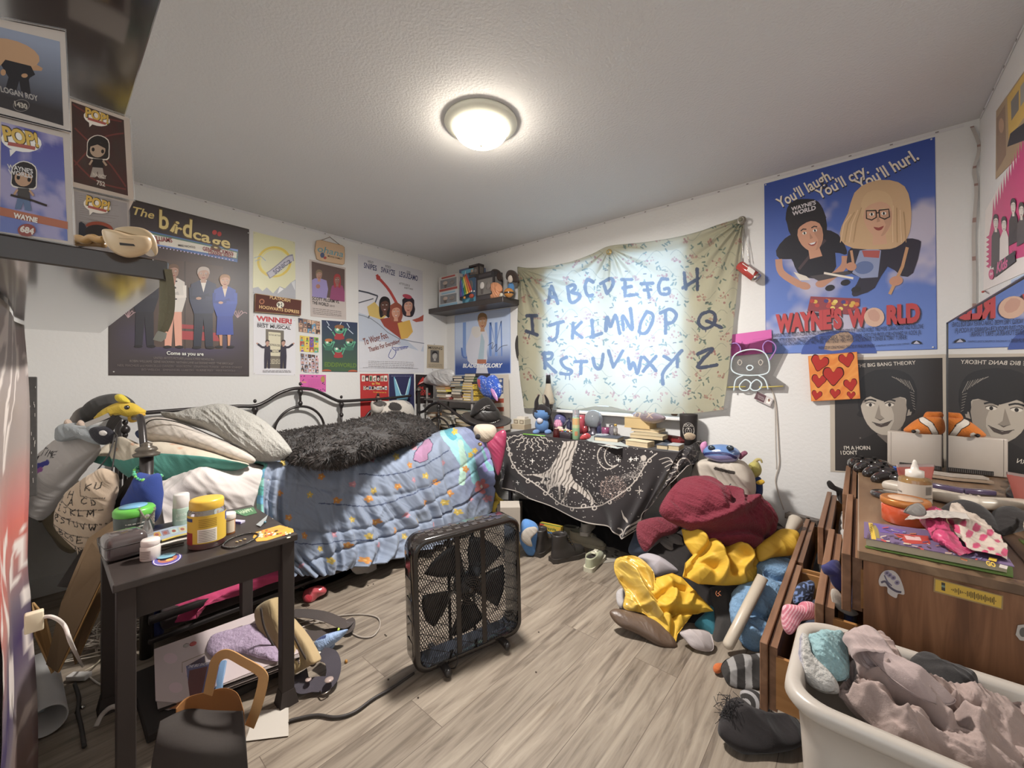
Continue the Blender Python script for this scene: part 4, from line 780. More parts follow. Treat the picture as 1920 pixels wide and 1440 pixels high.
# black post against the front wall
b=B(); b.box((1.44,-2.92,1.03),(.06,.03,.375),vcm('scuffed_paint',.5,var=.3,vscale=70),'#3b3836',.002,1, False)
for k in range(40): b.box((1.47+.0008,-2.932+R_.random()*.024,.86+R_.random()*.34),(.0006,.0012,R_.uniform(.002,.012)),matte,'#a8a29c')
b.build('wooden_post',label='short black wooden post with pale scuffs by the near left corner',cat='post')
# ------------------------------------------------------------------ cardboard, bags, tube, cables on the floor by the bed head
def board(P,t,col,label,edge='#b58f5e',name='cardboard_sheet'):
    b=B(); P=np.array(P,float); n=np.cross(P[1]-P[0],P[2]-P[0]); n/=np.linalg.norm(n)
    b.ext(P,n*t,card,col); b.tube(list(P)+[P[0]],t*.55,card,edge,5,0); return b.build(name,label=label,cat='cardboard')
board([at(168,1105,'x',1.12),at(258,885,'x',.98),at(240,900,'x',.94),at(110,1100,'x',1.0)],.006,'#2f2a28','black faced board leaning against the head of the bed','#55483c')
board([at(110,1260,'x',1.36),at(205,1060,'x',1.28),at(238,960,'x',1.2),at(168,1010,'x',1.18),at(118,1130,'x',1.22),at(90,1245,'x',1.3)],.006,'#6f5a44','brown cardboard sheet with a torn edge, leaning nearest the table','#b88f58')
board([at(142,1245,'x',1.3),at(215,1080,'x',1.22),at(232,985,'x',1.14),at(190,1000,'x',1.14),at(130,1190,'x',1.22)],.005,'#7d6448','dark cardboard flap behind the torn brown sheet','#8f6f48')
board([at(62,1130,'x',1.15),at(84,1155,'x',1.17),at(108,1250,'x',1.25),at(98,1262,'x',1.25),at(66,1190,'x',1.17)],.006,'#8f6d44','narrow cardboard strip standing beside the rolled tube','#b58f5e')
b=B(); a,c=at(76,1262,'z',.055),at(88,1352,'z',.055); dd=(c-a)/np.linalg.norm(c-a)
b.lathe([(.048,0),(.05,0),(.05,.42),(.046,.42),(.046,.02)],(0,0,0),plast,'#a9a7a5',28,caps=False); V=np.concatenate(b.v); b.v=[]
u=np.cross(dd,[0,0,1.]); u/=np.linalg.norm(u); w=np.cross(dd,u); b.v=[(c-dd*.42)+V[:,:1]*u+V[:,1:2]*w+V[:,2:]*dd]
b.build('poster_tube',label='white rolled paper tube standing open on the floor at the far left',cat='tube')
b=B(); b.box(at(24+20,1320,'z',.03),(.16,.1,.03),plast,'#9aa0a2',.004); b.build('plastic_tray',label='pale grey plastic tray edge behind the paper tube',cat='tray')
# cables
def cable(P,label,r=.003,col='#c4bcb4',cat='cable',extra=None):
    b=B(); b.tube([at(*p) if len(p)==4 else p for p in P],r,cable_m,col,8,6)
    if extra: extra(b)
    return b.build('cable',label=label,cat=cat)
cable([(70,1161,'d',.95),(95,1156,'d',.95),(120,1172,'d',.97),(135,1210,'d',1.0),(155,1250,'z',.02)],'white plug lead hanging from the socket at the far left',.004)
cable([(160,1262,'z',.012),(185,1282,'z',.006),(215,1290,'z',.006),(240,1290,'z',.006),(262,1288,'z',.006)],'thin white lead running from the little white adapter to the table leg')
cable([(140,1282,'z',.015),(148,1310,'z',.008),(146,1335,'z',.008),(152,1362,'z',.008),(158,1400,'z',.008)],'thick black lead on the floor beside the paper tube',.006,'#3a3836')
cable([(158,1258,'z',.012),(180,1245,'z',.02),(205,1215,'z',.03),(222,1196,'z',.02),(240,1195,'z',.01),(262,1200,'z',.01),(266,1215,'z',.006)],'pale lead looping up toward the cable tangle',.003,'#b3a891')
b=B(); b.place(at(148,1268,'z',.016),rz=.75); b.box((0,0,0),(.075,.03,.02),plast,'#c9c4c0',.003); b.build('adapter',label='small white inline power adapter on the floor',cat='adapter')
b=B(); b.place(at(64,1165,'d',.94)); b.box((0,0,0),(.02,.03,.045),plast,'#cfc3a6',.003); b.build('wall_plug',label='cream plug at the far left wall',cat='plug')
b=B(); rr=random.Random(5); c0=at(205,1200,'z',.02)
for k in range(34):
    P=[c0+np.array([rr.gauss(0,.09),rr.gauss(0,.07),abs(rr.gauss(.0,.025))]) for _ in range(5)]; b.tube(P,.0022,cable_m,rr.choice(['#b3a79a','#8f8478','#c9beb0','#7a6a60']),6,6)
tag(b.build('cable_tangle'),'tangled heap of thin pale cables under the head of the bed','cables',kind='stuff')
b=B(); b.tube([at(x,y,'z',h) for x,y,h in [(180,1362,.01),(190,1342,.03),(205,1328,.05),(220,1326,.05),(228,1345,.03),(232,1358,.01)]],.008,plast,'#a8a099',10,5,flat=.5); b.build('plastic_hook',label='curved grey plastic hook lying on the floor left of the table leg',cat='handle')
for i,(x,y) in enumerate(((145,1335),(155,1325),(227,1305))):
    b=B(); P=at(x,y,'z',.004); b.ball(P,(.012,.008,.004),chrome,'#b9b4ae',8); b.build('foil_scrap',label='crumpled foil scrap %s'%('beside the black lead','behind the black lead, nearer the bed','at the foot of the left table leg')[i],cat='scrap')
# tote bag with printed words
def ptote(px,py,G):
    C=np.tile(Hn('#b9b3b0'),(*px.shape,1)); f=fbm(px/14,py/14,3)
    for P,w,c in (([(82,872),(90,862),(100,868),(112,866),(123,861)],4.5,'#3b3a86'),([(72,885),(85,880),(95,876)],4,'#3f4a9c'),([(92,884),(105,880),(115,872)],4,'#8a4f8c'),([(63,935),(72,925),(82,912)],4,'#3c79b0')): stamp(C,seg(px,py,P)<w*(.6+f),c)
    L=(([(104,836),(115,837)],1),([(109,837),(106,849)],1),([(119,839),(116,849)],1),([(122,850),(124,840),(126,846),(129,841),(128,852)],1),([(136,842),(131,842),(130,851),(134,852)],1),([(131,847),(135,847)],1),
         ([(90,851),(84,851),(88,855),(82,859)],1),([(96,859),(102,850),(105,860)],1),([(98,856),(104,857)],1),
         ([(68,893),(71,901),(77,893)],1),([(84,894),(79,894),(77,903),(82,903)],1),([(79,898),(83,898)],1),([(88,895),(86,904),(92,905),(97,900),(93,895),(88,895)],1),([(60,898),(65,894),(69,897),(66,903),(61,902)],1))
    for P,w in L: stamp(C,seg(px,py,P)<.9,'#2c2a2c')
    return C
b=puff([(130,815),(165,812),(186,835),(182,852),(160,880),(130,920),(105,950),(85,972),(74,974),(50,958),(57,930),(70,880),(84,850),(106,826)],PD(2.02),.09,.05,amp=.02,sc=7,wr=.008,mat=cloth,paint=ptote,nr=70,na=260)
b.build('tote_bag',label='white canvas tote bag with black words and a purple and blue paint stroke',cat='bag')
# drawstring bag covered with letters
def pdraw(px,py,G):
    C=np.tile(Hn('#b5a08a'),(*px.shape,1))
    def word(st,x,y,dx,dy,s=9):
        for i,ch in enumerate(st):
            for P in GLY.get(ch,[]): stamp(C,seg(px,py,[(x+i*dx+a*s*.8,y+i*dy+(b_-1)*s) for a,b_ in P])<.95,'#2f2a28')
    for a in ('K',181,914),('U',196,912),('H',145,928),('Q',124,938),('A',150,941),('C',173,939),('D',190,942),('I',121,953),('J',138,956),('K',156,959),('L',170,960),('M',184,962),('R',117,972),('S',131,975),('T',144,978),('U',158,982),('V',172,985),('W',186,988),('L',112,994),('B',122,999),('C',133,1005),('D',146,1010),('E',162,1012),('A',147,1033),('N',160,1032): word(*a,0,0,11)
    for P in ([(135,935),(160,950),(205,952)],[(110,955),(150,970),(205,980)],[(108,980),(150,997),(190,1005)],[(125,1002),(150,1020),(178,1022)],[(160,900),(170,925),(210,930)]): stamp(C,seg(px,py,P)<.7,'#3a3430')
    return C
GLY={'A': [[(0,1),(.5,0),(1,1)],[(.2,.65),(.8,.65)]],'B': [[(0,0),(0,1),(.7,.95),(.8,.7),(0,.5),(.7,.3),(.6,.02),(0,0)]],'C': [[(1,.15),(.5,0),(.05,.3),(.05,.7),(.5,1),(1,.85)]],'D': [[(0,0),(0,1),(.6,.9),(.9,.5),(.6,.1),(0,0)]],
       'E': [[(.9,0),(0,0),(0,1),(.9,1)],[(0,.5),(.7,.5)]],'F': [[(1,0),(0,0),(0,1)],[(0,.5),(.7,.5)]],'G': [[(1,.15),(.5,0),(.05,.4),(.2,.9),(.6,1),(.95,.8),(.95,.5),(.55,.5)]],'H': [[(0,0),(0,1)],[(1,0),(1,1)],[(0,.5),(1,.5)]],
       'I': [[(.5,0),(.5,1)],[(.15,0),(.85,0)],[(.15,1),(.85,1)]],'J': [[(0,.05),(1,0)],[(.6,0),(.6,.8),(.3,1),(0,.8)]],'K': [[(0,0),(0,1)],[(1,0),(0,.5),(1,1)]],'L': [[(0,0),(0,1),(.9,1)]],'M': [[(0,1),(.1,0),(.5,.7),(.9,0),(1,1)]],
       'N': [[(0,1),(0,0),(.9,1),(.9,0)]],'O': [[(.5,0),(0,.4),(.2,.9),(.6,1),(1,.6),(.85,.1),(.5,0)]],'P': [[(0,1),(0,0),(.7,.05),(.9,.3),(.6,.55),(0,.6)]],'Q': [[(.5,0),(0,.4),(.2,.9),(.6,1),(1,.6),(.85,.1),(.5,0)],[(.6,.7),(1,1)]],
       'R': [[(0,1),(0,0),(.7,.05),(.85,.3),(0,.5),(.9,1)]],'S': [[(.9,.1),(.4,0),(.1,.25),(.8,.65),(.7,.95),(.1,.95)]],'T': [[(0,0),(1,0)],[(.5,0),(.5,1)]],'U': [[(0,0),(.05,.8),(.45,1),(.9,.8),(.95,0)]],'V': [[(0,0),(.5,1),(1,0)]],
       'W': [[(0,0),(.25,1),(.5,.4),(.75,1),(1,0)]],'X': [[(0,0),(1,1)],[(1,0),(0,1)]],'Y': [[(0,0),(.5,.5),(1,0)],[(.5,.5),(.4,1)]],'Z': [[(0,0),(1,0),(0,1),(1,1)]]}
b=puff([(178,885),(190,878),(212,885),(220,895),(215,940),(205,985),(185,1030),(160,1052),(150,1035),(125,1010),(105,985),(107,955),(125,925),(150,902)],PD(1.70),.05,.04,amp=.02,sc=9,wr=.006,mat=cloth,paint=pdraw,nr=80,na=260)
db=b.build('drawstring_bag',label='beige drawstring bag hand-lettered with black alphabet letters',cat='bag')
b=B(); b.tube([at(215,815,'d',1.78),at(205,850,'d',1.74),at(180,885,'d',1.7)],.003,cable_m,'#2c2826',6,5); b.tube([at(220,815,'d',1.78),at(212,870,'d',1.74),at(208,890,'d',1.7)],.003,cable_m,'#2c2826',6,5); b.build('drawcord',db)
# beige thing behind bags (folded throw)
b=puff([(80,860),(110,850),(130,900),(145,1000),(140,1035),(115,1030),(95,990),(85,960),(75,975)],PD(2.2),.05,.1,mat=cloth,col='#95876f',amp=.03); b.build('folded_throw',label='dull tan folded throw hanging behind the white tote bag',cat='throw')
# racoon plush
rp=thing('plush_raccoon',at(175,810,'d',1.95),'grey plush raccoon with a black face patch on top of the tote bag','plush toy')
puff([(107,805),(118,795),(135,793),(160,798),(185,797),(205,808),(218,815),(214,826),(196,834),(180,828),(150,822),(120,828),(107,822)],PD(1.95),.05,.05,mat=plush,col='#8f9396',amp=.02,wr=.006).build('body',rp)
puff([(168,808),(178,800),(200,800),(216,812),(214,824),(195,834),(178,826)],PD(1.9),.02,.01,mat=plush,col='#35343a',amp=.005).build('face_patch',rp)
puff([(187,809),(195,807),(201,812),(196,817),(188,815)],PD(1.875),.008,.004,mat=plush,col='#c9c4bf',amp=0).build('eye_patch',rp)
for x,y in ((128,792),(152,794)): puff([(x-6,y+3),(x-2,y-6),(x+4,y-3),(x+6,y+5)],PD(1.95),.015,.01,mat=plush,col='#b9a495',amp=0).build('ear',rp)
# yellow and black duck cap
dc=thing('duck_hat',at(215,780,'d',2.05),'yellow plush duck head wearing a black and grey cap, on the bed post','plush toy')
puff([(160,790),(160,768),(172,753),(195,741),(222,739),(244,752),(246,765),(225,778),(195,788),(170,795)],PD(2.06),.07,.07,mat=cloth,col='#3f3d3c',amp=.01).build('cap_crown',dc)
puff([(140,792),(148,775),(160,763),(162,792),(150,800)],PD(2.07),.05,.05,mat=cloth,col='#918b86',amp=.01).build('cap_brim',dc)
puff([(178,785),(195,768),(220,755),(245,755),(262,765),(271,772),(262,782),(245,782),(235,778),(205,780)],PD(2.0),.04,.04,mat=plush,col='#c9a92c',amp=.01).build('head',dc)
puff([(216,742),(226,739),(238,748),(242,755),(222,753)],PD(1.99),.02,.02,mat=plush,col='#c9b32c',amp=.01).build('cap_badge',dc)
puff([(242,780),(262,775),(272,777),(262,786),(250,792),(242,790)],PD(1.99),.02,.02,mat=plush,col='#c49a24',amp=.005).build('beak',dc)
b=B(); b.ball(at(238,764,'d',1.955),.011,shiny,'#201c1c',12); b.build('eye',dc)
# straps from the bag handles
for i,(P,c,l) in enumerate((([(225,782),(215,795),(205,812),(200,830)],'#35312f','black bag handle looped over the bed post, nearest the duck'),([(215,780),(205,795),(203,810),(212,830)],'#3a3634','black bag handle beside the raccoon ear'),([(205,778),(185,787),(160,797)],'#bfb8b2','white tote handle stretched toward the bed post'))):
    b=B(); ribbon(b,[at(x,y,'d',1.9+i*.01) for x,y in P],.022,cloth,c,nrm=Fv*-1); b.build('bag_handle',label=l,cat='strap')
# ================================================================== daybed
bedc='#35302f'
bd=thing('daybed',(.6,-1.5,0),'black metal daybed with arched rails along the left wall','bed')
X0=.065
b=B(); b.tube([at(*p,'x',X0) for p in [(262,775),(350,768),(440,762),(478,761),(500,752),(523,738),(545,730),(563,728),(585,730),(605,738),(625,748),(640,752),(680,750),(715,748),(745,745),(770,742)]],.013,metal,bedc,12,5)
for x,y0,y1 in ((478,761,900),(563,728,762),(640,752,900),(709,747,775)):
    a,c=at(x,y0,'x',X0),at(x,y0,'x',X0); c=np.array([X0,a[1],.55 if y1>800 else at(x,y1,'x',X0)[2]]); b.cyl(a,c,.009,metal,bedc)
    for dz,r in ((.035,.012),(-.03,.022),(-.05,.014),(-.12,.018)): b.ball(a+(0,0,dz),(r,r,r*1.2),metal,bedc,12)
for x,r in ((563,.25),(715,.25)):
    c=at(x,762,'x',X0); b.tube([(X0,c[1]+.19*math.cos(t),c[2]-.2+.2*math.sin(t)) for t in np.linspace(0,pi,13)],.010,metal,bedc,10,3); 
    for s in (-1,1): b.cyl((X0,c[1]+s*.19,c[2]-.2),(X0,c[1]+s*.19,.5),.010,metal,bedc)
b.cyl((X0,-2.6,.35),(X0,-.42,.35),.015,metal,bedc); b.build('back_rail',bd)
for y,nm in ((-2.6,'head_frame'),(-.42,'foot_frame')):
    b=B(); 
    if y<-1: pts=[(X0,y,1.0),(.3,y,.99),(.55,y,1.0),(.8,y,1.02),(.93,y,1.02),(1.02,y,.9),(1.08,y,.78)]
    else: pts=[(X0,y,.85),(.15,y,.87),(.25,y,.93),(.38,y,.965),(.5,y,.93),(.66,y,.86),(.8,y,.8),(1.0,y,.78)]
    b.tube(pts,.014,metal,bedc,12,6)
    cx=.38; b.tube([(cx+.2*math.cos(t),y,.62+.2*math.sin(t)) for t in np.linspace(0,pi,12)],.009,metal,bedc,10,3); b.cyl((cx,y,.96),(cx,y,.5),.008,metal,bedc); 
    for dz,r in ((0,.013),(-.04,.022),(-.07,.013),(-.12,.018)): b.ball((cx,y,.965+dz),(r,r,r*1.2),metal,bedc,12)
    b.cyl((X0,y,.3),(1.06,y,.3),.014,metal,bedc); b.build(nm,bd)
for x,y,h in ((X0,-2.6,1.0),(1.09,-2.6,.87),(X0,-.42,1.07),(1.09,-.42,.84)):
    b=B(); b.cyl((x,y,0),(x,y,h),.024 if x>1 else .016,metal,bedc,18); pl=b.build('bed_post',bd)
    if (x>1 and y<-1) or h==1.07:
        WL[pl.name]=WL[bd.name]; k=1.3 if x>1 else .8
        b=B(); b.lathe([(r*k,h+z*k) for r,z in [(.012,0),(.034,.003),(.036,.01),(.024,.016),(.03,.022),(.026,.03),(.014,.036),(.016,.042),(.004,.048)]],(x,y,0),metal,'#5a5248',24); b.build('post_finial',pl)
b=B(); b.box((1.1,-1.51,.3),(.03,2.14,.05),metal,bedc,.004); b.box((1.13,-1.75,.17),(.025,1.7,.03),metal,bedc,.004); b.box((1.13,-1.75,.08),(.02,1.7,.02),metal,bedc,.004); b.build('side_rail',bd)
b=B(); b.box((.58,-1.51,.49),(.98,2.1,.26),cloth,'#c2b9b4',.05,4); b.build('mattress',label='mattress under a white fitted sheet on the black daybed',cat='mattress')
# white sheet bulging at the head
b=drape([[(296,905,'x',.95),(360,880,'x',.95),(430,868,'x',.9),(500,868,'x',.9)],[(300,925,'x',1.09),(370,895,'x',1.10),(430,888,'x',1.10),(505,885,'x',1.09)],[(310,990,'x',1.105),(380,965,'x',1.12),(440,950,'x',1.12),(500,945,'x',1.10)],[(330,1040,'x',1.09),(390,1020,'x',1.10),(450,1005,'x',1.10),(510,1000,'x',1.09)]],120,80,amp=.035,sc=5,wr=.008,col='#cbc2bd')
b.build('bed_sheet',label='rumpled white sheet hanging over the mattress edge at the bed head',cat='sheet',thick=.004)
# trundle with pink cover
b=B(); b.box((.62,-1.6,.13),(.95,1.9,.10),cloth,'#3a3030',.02); b.build('trundle_mattress',label='dark trundle mattress stored under the daybed',cat='mattress')
b=drape([[(300,1120,'x',1.02),(400,1095,'x',1.06),(470,1072,'x',1.08),(530,1062,'x',1.1)],[(318,1140,'x',1.08),(400,1115,'x',1.14),(470,1090,'x',1.16),(530,1075,'x',1.16)],[(318,1168,'x',1.08),(360,1162,'x',1.13),(375,1140,'x',1.16),(440,1120,'x',1.16),(535,1085,'x',1.16)]],100,40,amp=.025,sc=9,col='#b03560')
b.build('pink_cover',label='bright pink cover spilling out under the bed behind the table',cat='blanket',thick=.004)
# ------------------------------------------------------------------ comforter
ORF=[(525,925),(603,893),(632,938),(572,1006),(651,1022),(681,1050),(707,978),(738,995),(747,912),(797,943),(817,904),(540,970),(768,872),(845,925),(690,935),(870,880)]
YEF=[(582,928),(619,1050),(602,1030),(661,974),(689,1005),(700,920),(743,857),(782,978),(795,892),(760,1006),(530,868),(860,960),(628,875),(831,942)]
PKF=[(565,1062),(627,1003),(660,908),(760,965),(812,985),(709,1022),(738,1037),(661,871),(698,862),(777,840),(830,868),(575,870),(885,935),(775,900)]
def flowers(C,px,py,L,r,col,ctr):
    for x,y in L:
        dx,dy=px-x,py-y; d=np.hypot(dx,dy*1.05); a=np.arctan2(dy,dx); stamp(C,d<r*(.55+.45*np.abs(np.cos(a*2.5+x))),col); stamp(C,d<r*.22,ctr)
def pcomf(px,py,U,V):
    C=np.tile(Hn('#818c9f'),(*px.shape,1)); n=fbm(px/30,py/30,5)
    k=np.clip((px-840)/60,0,1)*(1-np.clip((py-900)/60,0,1)); C=mixc(C,Hn('#8890c0'),k*.7)
    for P,w,c in (([(835,812),(850,835),(868,870)],9,'#8fc4c8'),([(850,812),(880,850),(890,900)],7,'#7fb8c0'),([(862,830),(866,870),(862,905)],6,'#a6c9b8'),([(905,830),(915,860),(912,880)],5,'#9a8ccc'),([(905,840),(920,880)],3,'#84c0c0'),([(835,800),(850,820)],6,'#4f9cac')):
        stamp(C,seg(px,py,P)<w*(.5+n),c)
    H_=inpoly(px,py,[(776,862),(778,850),(795,828),(804,823),(812,832),(808,845),(800,852),(800,862),(786,868)]); stamp(C,seg(px,py,[(776,862),(778,850),(795,828),(804,823),(812,832),(808,845),(800,852),(800,862),(786,868),(776,862)])<1.1,'#2f2c44'); stamp(C,H_,'#9c7390')
    flowers(C,px,py,ORF,7,'#bf8240','#d9b060'); flowers(C,px,py,YEF,6.5,'#bda24a','#dccb7c'); flowers(C,px,py,PKF,6,'#b8808c','#cfa0a4')
    dx,dy=px-904,py-912; d=np.hypot(dx,dy); a=np.arctan2(dy,dx); stamp(C,d<15*(.6+.4*np.abs(np.cos(a*2.5))),'#c07074'); stamp(C,d<3,'#e6d8cc')
    flowers(C,px,py,[(853,810),(880,853),(889,845)],6,'#cfae3a','#e0c060'); flowers(C,px,py,[(916,935)],8,'#b8808c','#cfa0a4')
    for P in ([(672,890),(720,892),(760,885),(800,870),(840,845)],[(598,944),(640,946),(680,950),(720,945),(770,928),(810,910),(850,880)],[(548,1018),(590,1022),(640,1014),(700,1012),(760,995),(810,975),(870,940),(910,915)]):
        stamp(C,seg(px,py,P)<1.0,'#46506a')
    k=(U<.028); C[k]=np.where((((py[k]/16)%3)<1)[:, None],Hn('#4f9c94'),np.where((((py[k]/16)%3)<2)[:, None],Hn('#5fa0c0'),Hn('#7fc0b4')))
    return C
def fcomf(U,V):
    g=np.clip(V*1.6-.35,0,1); w=vn(U*6,V*2.5,3)
    f=(1-np.sqrt(np.sin(U*40+w*7+V*1.5)**2+.01))*(.3+1.3*vn(U*7,V*2,31))+.6*(1-np.sqrt(np.sin(U*67+w*10-V*2)**2+.01))*vn(U*9+3,V*3,32)-.4; sm_=sum(np.exp(-((V-c-.06*np.sin(U*5+c*9))/.012)**2) for c in (.5,.66,.83)); return g*(.05*np.sign(f)*np.abs(f)**.8+.018*(ridge(U*14+V*3,V*6,8)-.5)-.016*sm_)+.012*(vn(U*9,V*5,8)-.5)
top=[(493,872,'z',.69),(560,868,'z',.71),(660,850,'z',.72),(760,815,'z',.70),(840,795,'z',.69),(893,803,'z',.66)]
b=drape([[(.45,-2.2,.68),(.4,-1.9,.68),(.4,-1.4,.68),(.4,-1.0,.68),(.4,-.6,.69),(.35,-.4,.66)],
           [(488,868,'x',1.0),(560,862,'x',1.0),(650,866,'x',1.0),(740,850,'x',.98),(820,815,'x',.95),(880,798,'x',.95)],
           [(490,890,'x',1.10),(560,890,'x',1.13),(650,890,'x',1.14),(740,870,'x',1.12),(830,840,'x',1.10),(912,815,'x',1.08)],
           [(484,950,'x',1.13),(556,960,'x',1.16),(645,955,'x',1.18),(740,945,'x',1.18),(835,915,'x',1.16),(921,860,'x',1.12)],
           [(500,1020,'x',1.15),(568,1030,'x',1.19),(650,1020,'x',1.22),(745,1005,'x',1.22),(845,965,'x',1.2),(923,905,'x',1.15)],
           [(545,1076,'x',1.18),(600,1080,'x',1.22),(665,1064,'x',1.25),(750,1046,'x',1.25),(850,1008,'x',1.22),(924,958,'x',1.18)]],
          460,300,fold=fcomf,amp=.014,sc=6,wr=.008,paint=pcomf)
b.build('comforter',label='blue-grey comforter scattered with orange, yellow and pink flowers, hanging to the floor',cat='comforter',thick=.01)
# ------------------------------------------------------------------ shaggy blanket
rows=[[(.07,-1.95,.74),(.1,-1.6,.78),(.1,-1.2,.8),(.1,-.9,.83),(.1,-.7,.84),(.12,-.5,.76)],
        [(510,815,'z',.8),(571,806,'z',.83),(640,796,'z',.86),(707,779,'z',.9),(750,776,'z',.9),(800,790,'z',.82)],
        [(520,840,'z',.79),(590,838,'z',.84),(660,832,'z',.84),(730,815,'z',.84),(780,803,'z',.83),(815,800,'z',.77)],
        [(540,862,'z',.745),(600,868,'z',.79),(660,856,'z',.79),(720,838,'z',.78),(770,824,'z',.78),(822,812,'z',.735)],
        [(544,868,'z',.70),(615,874,'x',1.13),(665,864,'x',1.08),(720,846,'z',.70),(770,830,'z',.70),(822,817,'z',.69)]]
G=ctrl(rows,150,90); N=facecam(G,normals(G)); G=G+N*(.03*(noise3(G,7,4)-.5))[..., None]
b=B(); b.grid(G,hairm,'#2c2826')
sb=b.build('shaggy_blanket',label='black shaggy fur blanket piled along the middle of the bed',cat='blanket')
rng=np.random.default_rng(3); ns_=26000; i=rng.integers(1,89,ns_); j=rng.integers(1,149,ns_)
P=G[i,j]+(G[i-1,j]-G[i,j])*rng.random((ns_,1))+(G[i,j-1]-G[i,j])*rng.random((ns_,1)); Nn=N[i,j]
cl_=np.stack([vn(P[:,0]*16+k*50,P[:,1]*16,20+k)-.5 for k in range(3)],1)*2.6
D=Nn*.55+cl_+rng.normal(0,.35,(ns_,3)); D/=np.linalg.norm(D,axis=1)[:, None]; L=rng.uniform(.018,.045,(ns_,1)); Wd=np.cross(D,rng.normal(0,1,(ns_,3))); Wd/=np.linalg.norm(Wd,axis=1)[:, None]
q0,q1,q2=P-Wd*.0022,P+Wd*.0022,P+D*L*.6+Wd*.0015; q3=P+D*L+np.array([0,0,-.012]); V=np.stack([q0,q1,q2,q3],1).reshape(-1,3); Fc=np.arange(ns_)[:, None]*4
Fs=np.concatenate([Fc+np.array([[0,1,2,3]])],1); c=Hn('#37312e')*rng.uniform(.45,1.7,(ns_,1)); b=B(); b.add(V,Fs,hairm,C=np.repeat(c,4,0)); b.build('fur',sb,kind='stuff')
# ------------------------------------------------------------------ pillows
def ppil(px,py,G):
    C=np.tile(Hn('#c4b8a4'),(*px.shape,1)); yb=np.interp(px,[210,235,262,300,330,400,465],[862,868,874,866,862,866,872]); C[py>yb]=H('#4e8f82')
    flowers(C,px,py,[(310,850),(360,850),(400,850),(245,852),(340,840),(280,845)],4,'#bf9476','#c9a58a'); return C
puff([(212,840),(222,825),(238,822),(265,836),(320,832),(400,850),(440,864),(466,870),(450,878),(400,890),(330,912),(290,910),(250,900),(218,872)],PD(2.02,.5),.11,.08,paint=ppil,amp=.012,nr=50,na=220).build('pillow',label='cream and teal pillow at the bottom of the pillow pile',cat='pillow',group='pillows at the head of the bed')
puff([(172,862),(190,845),(214,832),(215,860),(212,875),(195,872)],PD(2.12,.3),.05,.05,paint=lambda px,py,G: np.where((py>857)[..., None],Hn('#4e8f82'),Hn('#c4b8a4')),amp=.012).build('pillow',label='corner of a cream and teal pillow poking out beside the bed post',cat='pillow',group='pillows at the head of the bed')
quilt=vcm('quilted_knit',.9,spec=.1,sheen=.2)
def pq(px,py,G): C=np.tile(Hn('#bfb5aa'),(*px.shape,1)); q=(np.abs(((px*.55+py*1.2)/7)%2-1)*np.abs(((px*.75-py*1.2)/7)%2-1)); return C*(1-.12*(q<.12))[..., None]
puff([(266,803),(276,790),(298,785),(330,790),(370,808),(420,828),(460,847),(478,860),(474,868),(455,868),(410,857),(350,842),(290,830),(268,820)],PD(2.1,.55),.09,.05,paint=pq,mat=quilt,amp=.006,nr=50,na=200).build('pillow',label='white quilted pillow with dark piping, second in the pillow pile',cat='pillow',group='pillows at the head of the bed')
b=B(); b.tube([at(x,y,'d',2.06) for x,y in [(268,812),(276,792),(300,786),(345,795),(400,818),(450,838),(480,858)]],.003,cloth,'#3a3633',6,6); b.build('pillow_piping',label='dark piping cord along the quilted pillow edge',cat='piping')
puff([(306,776),(330,776),(360,768),(395,762),(425,760),(455,768),(490,785),(520,810),(543,838),(545,850),(525,862),(500,865),(478,862),(440,838),(400,812),(350,795),(315,786)],PD(2.2,.5),.10,.08,mat=fleece,col='#9e9b94',amp=.02,wr=.01,nr=60,na=220).build('fleece_blanket',label='grey fleece blanket folded over the top of the pillow pile',cat='blanket')
puff([(255,812),(262,806),(285,812),(280,820),(262,822)],PD(2.15),.02,.02,col='#5a6c96').build('blue_cloth',label='scrap of blue cloth tucked under the quilted pillow',cat='cloth')
# black and white cat asleep? -> blurred pet behind the blanket
cat=thing('cat',at(748,762,'d',3.35),'blurry white cat with black and grey patches sitting behind the black blanket','cat')
def pcat(px,py,G):
    C=np.tile(Hn('#b8b0a6'),(*px.shape,1)); n=fbm(px/6,py/6,3)
    for x,y,rx,ry,c in ((731,762,12,8,'#3a3634'),(762,752,8,6,'#8a8580'),(708,756,10,6,'#4c4744'),(715,745,8,4,'#5c5652')): stamp(C,((px-x)/rx)**2+((py-y)/ry)**2<.7+n*.6,c)
    return C
puff([(700,790),(697,775),(703,760),(712,752),(728,752),(745,750),(762,752),(772,762),(774,780),(760,790),(730,792)],PX(.3),.09,.09,mat=plush,paint=pcat,nr=40,na=140,amp=.01).build('body',cat)
puff([(696,762),(698,752),(703,757),(710,756),(714,750),(718,760),(716,770),(708,776),(699,772)],PX(.36),.04,.04,mat=plush,paint=pcat,nr=30,na=100,amp=0).build('head',cat)
